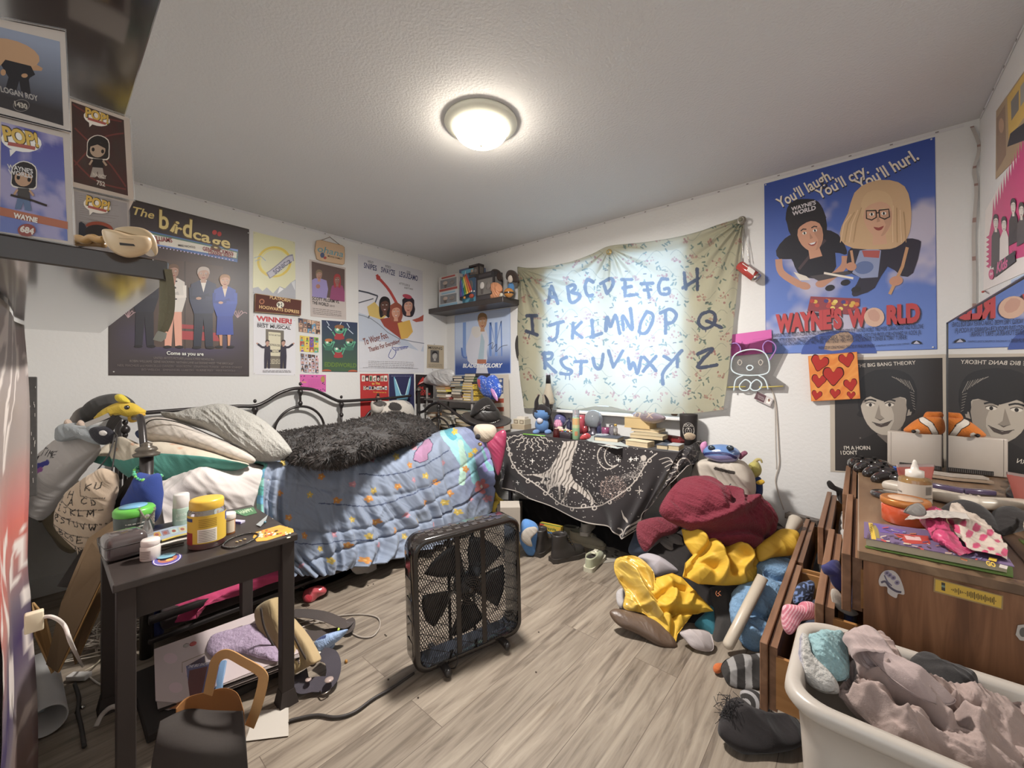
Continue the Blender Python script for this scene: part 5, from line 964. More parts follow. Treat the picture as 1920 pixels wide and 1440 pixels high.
# under-bed storage fabric seen below the comforter
b=B(); rr=random.Random(11); tt=[]
puff([(555,1105),(600,1090),(650,1075),(662,1085),(655,1100),(625,1110),(590,1118),(560,1125)],PX(1.0),.08,.05,mat=cloth,paint=lambda px,py,G: mixc(Hn('#26221f'),Hn('#8f8a84'),(ridge(px/7,py/7,5)>.78)*1.),nr=50,na=160,floor=.002).build('patterned_cloth',label='black cloth with fine white lines stuffed under the bed',cat='cloth')
puff([(660,1062),(700,1055),(706,1062),(704,1075),(695,1082),(686,1080),(683,1074),(666,1076)],PX(1.12),.02,.02,col='#c4bcb4').build('white_cloth',label='white cloth corner poking out below the comforter',cat='cloth')
puff([(710,1060),(735,1048),(758,1044),(757,1052),(740,1058),(715,1066)],PX(1.05),.02,.02,col='#5a3040').build('maroon_cloth',label='dark maroon fringe under the bed edge left of the fan',cat='cloth')
rs=thing('red_bag',at(590,1115,'z',0),'small crumpled see-through red bag on the floor by the bed','bag')
puff([(568,1118),(572,1108),(585,1102),(600,1098),(612,1102),(610,1112),(596,1120),(585,1130),(573,1130),(568,1124)],PD(2.2,.8),.04,.02,col='#b0424a',mat=satin,floor=.003).build('pouch',rs); puff([(570,1122),(576,1115),(585,1118),(583,1128),(574,1129)],PD(2.14,.8),.012,.005,col='#8d1f2a',floor=.003).build('opening',rs)
# blue cap and green beads on the near bed post
puff([(258,893),(264,885),(280,890),(296,888),(302,905),(304,940),(300,965),(282,985),(262,980),(240,965),(232,940),(245,915)],PD(1.73),.045,.03,col='#2f4387',amp=.016,wr=.003).build('denim_hat',label='blue denim cap hung on the near bed post',cat='cap')
b=B(); c=at(278,890,'d',1.74)
for k in range(26):
    t=k/26*2*pi; b.ball(c+np.array([.045*math.cos(t),.045*math.sin(t),.012*math.sin(t*2)-.018*math.cos(t-.9)]),.006 if k%4 else .0085,shiny,'#4fae84' if k%3 else '#7ac75c',8)
b.build('bead_necklace',label='green beads looped round the near bed post',cat='necklace')
puff([(276,1130),(296,1128),(300,1160),(303,1195),(278,1196)],PD(1.82),.03,.03,col='#2b3360',floor=.002).build('navy_sleeve',label='navy cloth sleeve hanging under the bed by the near leg',cat='cloth')
# black rug edge / dark flat case under table
# ================================================================== box fan
fan=thing('box_fan',(2.15,-1.7,0),'black plastic box fan standing upright in the middle of the floor','fan')
FW,FH,FD=.51,.545,.11
FM=Matrix.Translation((2.105,-1.93,.018))@Matrix.Rotation(math.radians(73),4,'Z')@Matrix.Rotation(math.radians(-1.5),4,'Y')
def FB(): b=B(); b.M=FM; return b
def rsq(w,h,r,n=8,ins=0):
    P=[]
    for cx,cz,a0 in ((w-ins-r,h-ins-r,0),(ins+r,h-ins-r,90),(ins+r,ins+r,180),(w-ins-r,ins+r,270)):
        for k in range(n+1): a=math.radians(a0+90*k/n); P.append((cx+r*math.cos(a),cz+r*math.sin(a)))
    return P
b=FB(); out=rsq(FW,FH,.06); inn=rsq(FW,FH,.045,ins=.022); n=len(out)
V=[(x,y,z) for y in (0,.012,FD-.012,FD) for x,z in out]; 
ring=[]
for (pl,y) in ((inn,.0),(rsq(FW,FH,.055,ins=.008),-.004),(out,.008),(out,FD-.008),(rsq(FW,FH,.055,ins=.008),FD+.004),(inn,FD),(inn,0)): ring.append([(x,y,z) for x,z in pl])
b.grid(np.array(ring),shiny,'#241f1d',wrap=True)
for k in range(9): 
    for s in (0,1): b.box((.09+k*.04,.03+s*.04,FH+.001),(.026,.02,.002),shiny,'#3a3532',.0008,1)
for k in range(5): b.box((-.001,.055,.1+k*.085),(.002,.06,.055),shiny,'#332e2b',.0008,1)
b.build('housing',fan)
def clip(px_,pz_,dx,dz,lo,hiw,hih):
    t0,t1=-9,9
    for p,d,a,c in ((px_,dx,lo,hiw),(pz_,dz,lo,hih)):
        if abs(d)<1e-9:
            if not a<=p<=c: return None
            continue
        u,v=(a-p)/d,(c-p)/d; t0=max(t0,min(u,v)); t1=min(t1,max(u,v))
    return (t0,t1) if t1-t0>.02 else None
def grille(name,y,a1,a2,s1,s2,label=None):
    b=FB()
    for ang,sp,r in ((a1,s1,.0016),(a2,s2,.0014)):
        dx,dz=math.cos(math.radians(ang)),math.sin(math.radians(ang))
        for k in range(-80,81):
            px_,pz_=FW/2-dz*k*sp,FH/2+dx*k*sp; c=clip(px_,pz_,dx,dz,.024,FW-.024,FH-.024)
            if c: b.tube([(px_+dx*t,y,pz_+dz*t) for t in c],r,plast,'#1f1b19',4,0,caps=False,smooth=False)
    for rr in (.018,.028,.038,.048,.058): b.tube([(FW/2+rr*math.cos(t),y-.001,FH/2+rr*math.sin(t)) for t in np.linspace(0,2*pi,24,endpoint=False)],.0022,plast,'#2b2522',5,0,closed=True)
    b.lathe([(.001,-.004),(.012,-.003),(.014,.002)],(FW/2,y,FH/2),plast,'#2b2522',16,axis='y')
    for x in (.195,.315): b.box((x,y-.001,FH/2),(.022 if y<.05 else .014,.005,FH-.05),plast,'#2a2421',.001,1)
    return b.build(name,fan)
grille('front_grille',.006,62,-28,.0098,.05); grille('rear_grille',FD-.006,118,28,.0098,.05)
b=FB()
for k in range(5):
    a0=k*2*pi/5+.5; G=[]
    for r in np.linspace(.045,.205,8):
        w=.28+.42*min(1,r/.12); G.append([(FW/2+r*math.cos(a0+u*w),.055+.018*(u-.5)*2*(1-.3*r/.2),FH/2+r*math.sin(a0+u*w)) for u in np.linspace(0,1.3,8)])
    b.grid(np.array(G),plast,'#262220')
fb_=b.build('fan_blades',fan,thick=.003)
b=FB(); b.lathe([(.05,-.012),(.05,.035),(.03,.045)],(FW/2,.05,FH/2),plast,'#262220',24,axis='y'); b.build('motor_hub',fan)
for x in (.12,.40):
    b=FB(); b.box((x,.055,.004),(.03,.20,.022),plast,'#211d1b',.006,2); b.ball((x,-.045,.002),(.016,.014,.016),plast,'#211d1b',12); b.build('foot',fan)
b=FB(); b.tube([(.165,-.006,.045),(.17,-.03,.03),(.155,-.035,.005),(.14,-.01,-.01)],.0025,cable_m,'#1d1a18',6,6); b.build('cord_clip',fan)
cable([(776,1262,'z',.012),(735,1290,'z',.008),(700,1310,'z',.008),(665,1335,'z',.008),(630,1345,'z',.008),(595,1341,'z',.008),(560,1347,'z',.008),(542,1352,'z',.008)],'thick black fan cord running over the floor to the left',.0055,'#332e2b')
# ================================================================== black side table
tb=thing('side_table',(1.575,-2.52,0),'black wooden side table in the left foreground covered with bottles','table')
TZ,tx0,tx1,ty0,ty1=.63,1.325,1.845,-2.765,-2.27
tcol='#332c29'
b=B(); b.box(((tx0+tx1)/2,(ty0+ty1)/2,TZ-.0125),(tx1-tx0,ty1-ty0,.025),vcm('black_table_top',.38,spec=.5,var=.25,vscale=25),tcol,.004,2, False); b.build('table_top',tb)
b=B()
for x in (tx0+.035,tx1-.035): b.box((x,(ty0+ty1)/2,TZ-.075),(.018,ty1-ty0-.06,.10),matte,tcol)
for y in (ty0+.035,ty1-.035): b.box(((tx0+tx1)/2,y,TZ-.075),(tx1-tx0-.06,.018,.10),matte,tcol)
b.build('apron',tb)
for x in (tx0+.03,tx1-.03):
    for y in (ty0+.03,ty1-.03):
        b=B(); b.box((x,y,TZ/2-.0125),(.042,.042,TZ-.025),matte,tcol,.002,1, False); b.add(*[([(x-.032,y-.032,.0),(x+.032,y-.032,0),(x+.032,y+.032,0),(x-.032,y+.032,0),(x-.022,y-.022,.055),(x+.022,y-.022,.055),(x+.022,y+.022,.055),(x-.022,y+.022,.055)]),[[0,1,5,4],[1,2,6,5],[2,3,7,6],[3,0,4,7],[4,5,6,7],[3,2,1,0]]],matte,tcol); b.build('leg',tb)
def base(px,py,z):
    P=at(px,py,'z',z)
    if P[1]>-.09: P=at(px,py,'y',-.10); P[2]=z
    return P,(P-CAM)@Fv/FPX
def pxl(b,px,py,z,prof,mat,col,n=28,sx=1,sy=1,rz=0):
    """turned shape standing where the photo shows it; profile in photo pixels (radius, height)"""
    P,s=base(px,py,z); b.lathe([(r*s,h*s) for r,h in prof],P,mat,col,n,sx=sx,sy=sy); return P,s
def wrap(b,P,s,r,z0,z1,col,a0=-60,a1=60,mat=paper):
    """label wrapped round a bottle, centred toward the room"""
    c0=math.atan2(CAM[1]-P[1],CAM[0]-P[0]); t=np.radians(np.linspace(a0,a1,16))+c0; G=np.array([[(P[0]+r*math.cos(k),P[1]+r*math.sin(k),z) for k in t] for z in (P[2]+z0,P[2]+z1)]); b.grid(G,mat,col,smooth=True)
def wraptxt(b,P,r,z,h,st,col,a0=-35,a1=35,bold=.01):
    V,F=textmesh(st,bold); c0=math.atan2(CAM[1]-P[1],CAM[0]-P[0]); t=c0+np.radians(a0+(a1-a0)*V[:,0]); b.add(np.stack([P[0]+r*np.cos(t),P[1]+r*np.sin(t),P[2]+z+V[:,1]*h],1),F,paper,col)
# big yellow jar
jr=thing('gummy_jar',base(388,1026,TZ)[0],'large clear jar of red gummies with a yellow lid and yellow label','jar')
b=B(); P,s=pxl(b,388,1021,TZ,[(26,0),(28,2),(28,22),(27.5,23)],plast,'#8e2428'); b.build('gummies',jr)
b=B(); pxl(b,388,1021,TZ,[(26,0),(29,2),(29,66),(26,72),(24,74)],clearp,'#e6ddd2'); b.build('jar_body',jr)
b=B(); pxl(b,388,1021,TZ,[(26,70),(26.5,71),(26.5,84),(25,87),(20,88),(1,88)],plast,'#d3aa2c',40); b.build('lid',jr)
b=B(); r=29.4*s; wrap(b,P,s,r,12*s,62*s,'#caa62a',-80,100); wrap(b,P,s,r+.0003,10*s,32*s,'#8e2a26',-80,-45); wrap(b,P,s,r+.0003,14*s,38*s,'#ddd6c8',-28,30)
for k in range(7): wrap(b,P,s,r+.0006,(16+k*3)*s,(16.8+k*3)*s,'#55504a',-24,26)
for k in range(5): wrap(b,P,s,r+.0006,(42+k*3.2)*s,(43+k*3.2)*s,'#8a6a20',-24,30)
wrap(b,P,s,r+.0003,52*s,58*s,'#2f3a6a',-80,-45); wrap(b,P,s,r+.0003,44*s,60*s,'#2f4a9a',70,100); b.build('label_wrap',jr)
# pill bottle with orange body
pb=thing('pill_bottle',base(428,998,TZ)[0],'small amber pill bottle with a white cap behind the yellow jar','bottle')
b=B(); P,s=pxl(b,428,1000,TZ,[(10.5,0),(11,1),(11,28)],shiny,'#a0642c'); wrap(b,P,s,11.3*s,4*s,26*s,'#c9b9a0',-40,60)
for k in range(7): wrap(b,P,s,11.5*s,(5+k*2.8)*s,(6.6+k*2.8)*s,'#3c3430',-35,-12)
b.build('vial',pb); b=B(); pxl(b,428,1000,TZ,[(11.5,27),(12,28),(12,37),(11,38.5),(1,38.5)],plast,'#cfc6bc'); b.build('cap',pb)
# tall white/green bottle
gb=thing('lotion_bottle',base(340,988,TZ)[0],'tall pale green bottle with a white cap at the back of the side table','bottle')
b=B(); P,s=pxl(b,340,984,TZ,[(12.5,0),(13,1),(13,32),(12,35)],plast,'#9fb5a4'); wraptxt(b,P,13.2*s,20*s,6*s,'gentle','#cfd8cc'); wraptxt(b,P,13.2*s,11*s,4*s,'moisture','#cfd8cc'); b.build('bottle_body',gb)
b=B(); pxl(b,340,984,TZ,[(12,33),(12.5,34),(12,57),(10.5,59),(1,59)],plast,'#cfc9c4'); b.build('cap',gb)
# green topped tub
gt=thing('wipes_tub',base(252,1010,TZ)[0],'dark tub with a green and blue lid at the back left of the side table','tub')
b=B(); P,s=pxl(b,252,1000,TZ,[(24,0),(28,4),(29,36),(27,38)],plast,'#39433f'); 
for k in range(4): wrap(b,P,s,28.6*s,(12+k*6)*s,(14+k*6)*s,'#b9b6ae',-25,30)
b.build('tub_body',gt); b=B(); pxl(b,252,1000,TZ,[(29,36),(30,38),(30,46),(27,50),(1,51)],plast,'#5cb040',40); b.build('lid',gt)
b=B(); pxl(b,250,1000,TZ,[(20,50.5),(20,52.5),(1,52.8)],plast,'#6a9fc0',32); b.build('lid_top',gt)
# wood-grain case
b=B(); P=at(238,1045,'z',TZ); b.place((P[0]-.02,P[1]-.005,TZ+.041),rz=.1); b.box((0,0,0),(.10,.105,.08),shiny,'#4a4140',.022,4); b.box((0,0,.008),(.102,.107,.003),plast,'#2c2624',.001,1); b.build('trinket_case',label='dark brown glossy rounded case on the near left corner of the side table',cat='case')
# white pill bottle
wb=thing('supplement_bottle',base(282,1050,TZ)[0],'small white bottle with a ribbed white cap near the front of the side table','bottle')
b=B(); P,s=pxl(b,282,1048,TZ,[(13.5,0),(15,1.5),(15,24),(12,28),(10,29)],plast,'#c9c1ba'); wrap(b,P,s,15.2*s,5*s,20*s,'#b3a9a0',-70,0)
for k in range(5): wrap(b,P,s,15.4*s,(6+k*3)*s,(6.7+k*3)*s,'#6a625c',-65,-6)
b.build('bottle_body',wb); b=B(); pxl(b,282,1048,TZ,[(13.5,27),(14,28),(14,36),(12.5,38),(1,38)],plast,'#d3cbc4',40); b.build('cap',wb)
# stickers, cards
def flat(name,label,cat,P,col,z=TZ,t=.0012,mat=glossp,draw=None,lift=0):
    S=Sheet(PZ(z+lift),mat,t); S.base(P,col,t); S.up()
    if draw: draw(S)
    return S.build(name,label=label,cat=cat)
def ds(S): S.ell(313,1049,27,10.5,'#d0c8d0',-14); S.ell(313,1049,25,9.5,'#5a4f9c',-14); S.ell(314,1048.5,19,6.5,'#a8624c',-14); S.ell(312,1048,13,3,'#2c2430',-14); S.ell(318,1050,8,2,'#c9a04c',-14)
flat('sticker','oval purple sticker with a white rim lying at the front of the side table','sticker',[(313+29*math.cos(t)*.97-11*math.sin(t)*-.24,1049-29*math.cos(t)*.24+11*math.sin(t)*.97) for t in np.linspace(0,2*pi,28,endpoint=False)],'#4a3f8c',draw=ds)
b=B(); P,s=base(312,1042,TZ+.003); b.lathe([(14*s,0),(14.5*s,.001),(14*s,.002),(5*s,.0035),(4*s,.0025),(1*s,.0025)],P,shiny,'#6fa3b8',28); b.build('blue_disc',label='small pale blue plastic disc on the purple sticker',cat='disc')
def dy(S):
    S.poly([(477,1003),(505,992),(540,988),(530,994),(490,1008)],'#d08a2c',1); r=random.Random(4)
    for k in range(34): S.ell(484+r.random()*60,1004-r.random()*10+r.random()*6,r.uniform(1.5,4),1.2,r.choice(['#4a3a1c','#d8cfa8','#c9541f','#ddd6c0']),-15)
flat('bright_card','yellow and orange printed card on the right corner of the side table','card',[(476,1004),(480,998),(525,985),(549,992),(551,998),(500,1014),(482,1016),(474,1008)],'#c9962c',draw=dy)
flat('gift_card','dark green gift card with pale lettering at the back of the side table','card',[(438,958),(475,951),(482,962),(460,968),(440,962)],'#3f7048',draw=lambda S: S.txt('HAPPY',452,964,478,958,6,'#b9c9a8',.02,.2))
b=B(); P=at(446,978,'z',TZ+.004); b.place(P,rz=.5); b.box((0,0,0),(.05,.022,.008),glossp,'#b9b2c4',.001,1); b.box((0,-.011,0),(.05,.002,.009),glossp,'#5a4a8c'); b.build('mint_tin',label='small purple and white packet behind the amber pill bottle',cat='packet')
b=B(); r=random.Random(2)
P=[at(x,y,'z',TZ+.004) for x,y in [(418,1022),(430,1012),(450,1004),(470,1000),(484,1002),(478,1010),(460,1020),(438,1027),(422,1026)]]; Q=cr(P,70, True)
for q in Q: b.ball(q,.0035,shiny,'#241f1e',6)
b.build('black_bead_chain',label='black bead necklace lying beside the yellow jar',cat='necklace')
for i,(x,y) in enumerate(((444,1016),(451,1014),(459,1011))):
    b=B(); b.ball(at(x,y,'z',TZ+.003),(.006,.0025,.003),shiny,'#c9b486',8,rot=(0,0,.8)); b.build('gold_bead',label='tiny cream bead inside the black necklace, '+('nearest the jar','middle of three','nearest the yellow card')[i],cat='bead')
# trading cards strip + pencils
def dc_(S):
    for i,c in enumerate(('#b08a3c','#7d6a72','#9fb0a8','#a8a07c')): S.poly([(286+i*16,1000-i*3.4),(299+i*16,997-i*3.4),(303+i*16,1005-i*3.4),(290+i*16,1009-i*3.4)],c); S.ell(294+i*16,1003-i*3.4,4,2.5,'#8c4a3c')
flat('card_strip','strip of small picture cards lying across the side table','cards',[(278,1000),(352,980),(362,990),(362,1000),(290,1016),(274,1008)],'#8f9aa8',draw=dc_,lift=.004)
for P_,c,l in (([(303,1014),(330,1006),(364,998)],'#b9a23c','yellow pencil in front of the picture cards'),([(300,1022),(330,1014),(364,1007)],'#cfc9c0','white patterned pencil in front of the yellow pencil'),([(300,1026),(325,1021),(345,1017)],'#4a4038','dark pencil nearest the front of the side table')):
    b=B(); b.tube([at(x,y,'z',TZ+.005) for x,y in P_],.0042,plast,c,6,0,smooth=False); b.build('pencil',label=l,cat='pencil')
b=B(); P,s=base(308,1028,TZ); b.lathe([(10*s,0),(10.5*s,.001),(10*s,.003),(1*s,.003)],P,plast,'#4d453f',24); b.build('dark_coaster',label='small dark round disc behind the white bottle',cat='disc')
# glass angel ornament
an=thing('angel_ornament',base(275,1000,TZ)[0],'clear glass angel ornament in front of the green lidded tub','ornament')
glass=vcm('tinted_glass',.04,trans=.75,spec=.7,var=0)
b=B(); pxl(b,276,1006,TZ,[(12,0),(11,4),(7,20),(3,32),(2,34)],glass,'#d8d4d0',10,sx=.9,sy=.9); b.build('skirt',an)
P,s=base(276,1006,TZ)
for sg in (-1,1):
    b=B()
    for k in range(6): b.tube([P+Uv*30*s+Rv*sg*1*s,P+Uv*(36+k*3)*s+Rv*sg*(7+k*1.5)*s,P+Uv*(24+k*6)*s+Rv*sg*(13)*s],1.3*s,glass,'#cfc6ba',6,5)
    b.build('wing',an)
b=B(); b.ball(P+Uv*38*s,4*s,glass,'#d8d0c4',12); b.build('head',an)
# bits
b=B(); b.ext([at(x,y,'z',TZ+.002) for x,y in [(480,985),(502,967),(498,978),(488,988)]],(0,0,.003),glossp,'#8f9494'); b.ball(at(497,979,'z',TZ+.006),.005,plast,'#5a8a9c',8); b.build('foil_wrapper',label='torn silver wrapper piece on the back right of the side table',cat='wrapper')
b=B(); b.ball(at(511,973,'z',TZ+.002),.003,plast,'#a89f94',6); b.build('crumb',label='tiny pale crumb on the back right corner of the side table',cat='crumb')
# ------------------------------------------------------------------ under the table: albums, board, satchel, paper bag
pbk=thing('art_portfolio',at(400,1240,'d',1.5),'large white printed board lying slanted under the side table','board')
n_=np.array([.25,-.3,.9])
S=Sheet(tilted(290,1300,'z',.06,(.15,-.25,.95)),paper,.002); 
S.base([(289,1218),(500,1142),(545,1165),(560,1225),(330,1318),(292,1315)],'#b8a9a8',.004)
for x,y in ((320,1235),(360,1260),(430,1200),(330,1290)): S.ell(x,y,13,10,'#c4adb2')
S.line([(395,1195),(415,1188),(455,1174),(456,1178)],1.2,'#5a504c'); S.line([(342,1262),(342,1243),(384,1226),(386,1246)],1.6,'#8a7d6c'); S.poly([(350,1250),(384,1230),(385,1243),(352,1262)],'#4a3f4c'); S.build('front_sheet',pbk)
for k in range(4):
    S=Sheet(tilted(290,1318+k*5,'z',.05-.008*k,(.15,-.25,.95)),paper,.001); S.base([(294+k*2,1316+k*4),(560,1224+k*4),(562,1232+k*4),(296+k*2,1330+k*4)],['#8f8480','#3f3835','#a09490','#5a504c'][k],.002); S.build('lower_sheet',pbk)
def pfur(px,py,G): return mixc(Hn('#8d7a90'),Hn('#a996ac'),fbm(px/7,py/4,3))
S=tilted(290,1300,'z',.06,(.15,-.25,.95)); S.p=S.p+S.n*.012
puff([(390,1205),(400,1190),(435,1180),(480,1170),(500,1180),(520,1215),(520,1240),(490,1235),(450,1225),(405,1232),(388,1222)],S,.02,.01,mat=fleece,paint=pfur,amp=.01,nr=40).build('fuzzy_notebook',label='fluffy lilac notebook lying on the board under the table',cat='notebook')
S=Sheet(tilted(380,1270,'z',.09,(.1,-.45,.8)),glossp,.003); S.base([(338,1252),(414,1238),(400,1300),(370,1325),(318,1330)],'#5a5880',.003); S.poly([(356,1258),(390,1250),(378,1305),(350,1308)],'#5e2e2e'); S.poly([(330,1315),(400,1300),(365,1328),(318,1330)],'#a86a3c'); S.poly([(343,1258),(354,1256),(348,1300),(336,1310)],'#6d6a86'); S.txt('THE BIG SHOW',352,1254,392,1247,5,'#c9c2c4',.02); S.ell(346,1270,4,3,'#2c2834'); S.build('video_case',label='blue and red printed case standing between the board and the paper bag',cat='case')
S=Sheet(tilted(420,1270,'z',.09,(.1,-.45,.8)),glossp,.002); S.base([(412,1240),(424,1238),(414,1300),(404,1295)],'#6f8fb0',.008); S.build('blue_book',label='thin pale blue book edge beside the printed case',cat='book')
b=B(); b.ball(at(362,1207,'d',1.6),(.014,.012,.006),satin,'#a02c26',10); b.ball(at(349,1210,'d',1.6),(.012,.01,.006),satin,'#8f8984',10); b.build('sweet_wrapper',label='crumpled red and silver sweet wrapper on the white board',cat='wrapper')
b=B(); b.box((1.45,-2.42,.02),(.42,.5,.03),matte,'#2a2624',.004,1); b.build('flat_case',label='flat black case on the floor under the side table',cat='case')
# satchel
sc_=thing('messenger_bag',at(560,1230,'z',0),'tan messenger bag standing on its end behind the front table leg','bag')
puff([(487,1140),(510,1122),(520,1126),(530,1150),(545,1200),(560,1240),(555,1262),(540,1260),(515,1215),(493,1175)],PD(1.66,.2,-.5),.035,.03,col='#a08a62',amp=.004,sm=True,p=5).build('body',sc_)
puff([(540,1164),(552,1170),(575,1200),(592,1232),(594,1242),(585,1246),(575,1252),(555,1262),(548,1262),(540,1230)],PD(1.62,.2,-.5),.02,.03,col='#a8916a',amp=.004,p=5).build('flap',sc_)
b=B(); b.tube([at(x,y,'d',1.61) for x,y in [(489,1140),(496,1178),(518,1220),(545,1268)]],.004,cloth,'#3c3430',6,5); b.tube([at(x,y,'d',1.58) for x,y in [(545,1180),(566,1222),(584,1248),(594,1240)]],.004,cloth,'#4a4038',6,5); b.build('piping',sc_)
b=B(); ribbon(b,[at(x,y,'z',z) for x,y,z in [(548,1150,.03),(575,1150,.05),(610,1156,.07),(645,1170,.05),(656,1166,.04),(655,1178,.03),(640,1184,.01),(612,1188,.012),(590,1192,.01),(568,1190,.008)]],.045,cloth,'#4b4340',nrm=(.3,-.4,1)); b.build('shoulder_strap',sc_)
b=B(); ribbon(b,[at(x,y,'z',z) for x,y,z in [(600,1226,.05),(620,1232,.06),(626,1255,.05),(616,1280,.03),(590,1283,.03),(568,1285,.03),(562,1262,.03)]],.055,cloth,'#423d44',nrm=(.2,-.3,.8)); b.tube([at(x,y,'z',.02) for x,y in [(565,1278),(580,1292),(600,1290),(615,1290),(618,1295),(605,1302),(600,1296)]],.003,chrome,'#8a8078',6,4); b.build('belt_strap',sc_)
for x,y,rr in ((617,1275,.016),(578,1275,.011)):
    b=B(); P=at(x,y,'z',.05); b.lathe([(rr,0),(rr,.003),(.001,.003)],P,plast,'#a08c84',16); b.build('badge_pin',sc_)
pk=thing('plush_keychain',at(615,1215,'z',0),'light blue plush keychain with dark blue spots lying beside the bag strap','plush toy')
def pbl(px,py,G): C=np.tile(Hn('#8fa6c9'),(*px.shape,1)); return stamp(C,(seg(px,py,[(596,1198),(612,1194)])<3.5)|(seg(px,py,[(618,1186),(628,1183)])<2.5),'#37436c')
puff([(590,1205),(600,1195),(620,1186),(635,1183),(652,1180),(646,1190),(636,1200),(625,1208),(612,1218),(600,1222),(592,1218)],PD(1.80,.6),.03,.02,mat=plush,paint=pbl,amp=.002,floor=.003).build('body',pk)
b=B(); b.ball(at(622,1208,'z',.02),(.014,.014,.018),plush,'#8fa6c9',10); b.build('paw',pk); b=B(); b.tube([at(x,y,'z',.04) for x,y in [(634,1182),(638,1174),(646,1166),(645,1162),(638,1162)]],.005,plast,'#b3c944',8,5); b.build('clip',pk)
S=Sheet(PZ(.012),paper,.001); S.base([(591,1218),(600,1213),(602,1224),(593,1231)],'#c9c2b6',.001); S.build('care_tag',pk)
cable([(560,1168,'z',.006),(600,1160,'z',.006),(640,1154,'z',.006),(680,1152,'z',.006),(708,1158,'z',.006),(712,1175,'z',.006),(700,1192,'z',.006),(680,1195,'z',.006),(662,1188,'z',.006),(655,1178,'z',.006)],'thin grey cable curling in a loop on the floor left of the fan',.0032,'#9a8f84')
cable([(560,1178,'z',.006),(590,1168,'z',.006),(615,1162,'z',.006),(600,1155,'z',.008),(588,1160,'z',.01),(608,1166,'z',.008),(625,1155,'z',.006)],'knotted white cable beside the dark shoulder strap',.0028,'#b3a89c')
b=B(); b.ball(at(649,1240,'z',.006),(.008,.006,.008),plast,'#b07a2c',10); b.build('crumb',label='orange crumb on the floor between the bag and the fan',cat='crumb')
# brown paper bag
bg=thing('paper_bag',at(400,1380,'z',0),'brown paper bag with tall paper handles at the bottom left','bag')
def pap(P,col,name,t=.0012): b=B(); G=ctrl(P,40,16); b.grid(G,card,col); return b.build(name,bg,thick=t)
bz=.17
pap([[(300,1352,'d',1.03),(350,1330,'d',1.1),(400,1332,'d',1.1),(455,1333,'d',1.03)],[(290,1400,'d',1.0),(350,1400,'d',.98),(400,1400,'d',.98),(462,1400,'d',1.0)],[(280,1460,'d',.99),(350,1460,'d',.97),(400,1460,'d',.97),(466,1460,'d',.99)]],'#3a3532','front_panel')
pap([[(330,1328,'d',1.13),(350,1308,'d',1.17),(385,1298,'d',1.18),(420,1290,'d',1.18),(445,1300,'d',1.15),(457,1333,'d',1.06)],[(330,1370,'d',1.13),(350,1360,'d',1.17),(385,1360,'d',1.18),(420,1360,'d',1.18),(445,1365,'d',1.15),(460,1380,'d',1.06)],[(330,1440,'d',1.13),(350,1440,'d',1.17),(385,1440,'d',1.18),(420,1440,'d',1.18),(445,1440,'d',1.15),(462,1450,'d',1.06)]],'#8a5e34','rear_panel')
b=B(); ribbon(b,[at(x,y,'d',d) for x,y,d in [(390,1302,1.16),(397,1268,1.15),(405,1238,1.13),(425,1226,1.11),(455,1240,1.09),(490,1262,1.07),(492,1285,1.07),(480,1330,1.07),(468,1362,1.08)]],.026,card,'#ab8252',nrm=-Fv); b.build('paper_handle',bg)
S=Sheet(PZ(.004),paper,.001); S.base([(468,1365),(487,1333),(541,1327),(541,1380),(460,1390)],'#b3aba0',.001); S.build('paper_sheet',label='crumpled white paper on the floor beside the paper bag',cat='paper')
# crumbs on the floor
for x,y in ((690,1098),(722,1190),(728,1274),(784,1308),(1010,1185),(724,1192),(1005,1260),(700,1095)):
    b=B(); b.ball(at(x,y,'z',.002),(.005,.004,.002),rubber,'#3f342a',6); b.build('floor_crumb',label='tiny dark crumb scattered on the open wood floor',cat='crumb',group='crumbs on the floor')
# ================================================================== corner shelf on the window wall
so=shelf('black floating shelf in the back corner crowded with boxed toys',(.002,-.25,1.875),(1.055,-.002,1.925),col='#3a3432',mat=vcm('shelf_laminate',.35,spec=.5,var=.1))
SZ=1.925
def cube_at(b,x0,x1,yt,yb,y,d,mat,col,t=None):
    """box whose front face spans pixels x0..x1, yt..yb on the plane y=; runs back by d"""
    A=at(x0,yb,'y',y); C=at(x1,yb,'y',y); T=at(x0,yt,'y',y); h=T[2]-A[2]; b.box(((A[0]+C[0])/2,y+d/2,A[2]+h/2),(C[0]-A[0],d,h),mat,col); return A,C,h
def fbox(x0,x1,yt,yb,y,d,label,col,win='#8f9396',band='#b9b2a8',inner=None,z=None):
    o=thing('figure_box',at((x0+x1)/2,yb,'y',y),label,'toy box','boxed figures on the back corner shelf')
    A=at(x0,yb,'y',y); C=at(x1,yb,'y',y); T=at(x0,yt,'y',y); z0=SZ if z is None else z; h=T[2]-A[2]; W=C[0]-A[0]; xm=(A[0]+C[0])/2
    b=B(); b.box((xm,y+d/2,z0+h/2),(W,d,h),paper,col); b.box((xm,y-.0005,z0+h*.5),(W*.84,.002,h*.55),paper,win); b.box((xm+W/2,y+d/2,z0+h*.55),(.002,d*.7,h*.5),paper,win); b.box((xm,y-.0012,z0+h*.12),(W*.92,.002,h*.14),paper,band); b.box((xm,y-.0012,z0+h*.9),(W*.7,.002,h*.10),paper,band); b.build('carton',o)
    b=B(); b.ball((xm-W*.15,y-.004,z0+h*.55),(W*.13,.006,h*.13),plast,inner or '#a8968a',10); b.ball((xm-W*.15,y-.003,z0+h*.36),(W*.08,.005,h*.12),plast,'#5a5452',10); b.ball((xm+W*.2,y-.004,z0+h*.5),(W*.13,.006,h*.14),plast,'#7d7672',10); b.build('figure',o)
    return z0+h
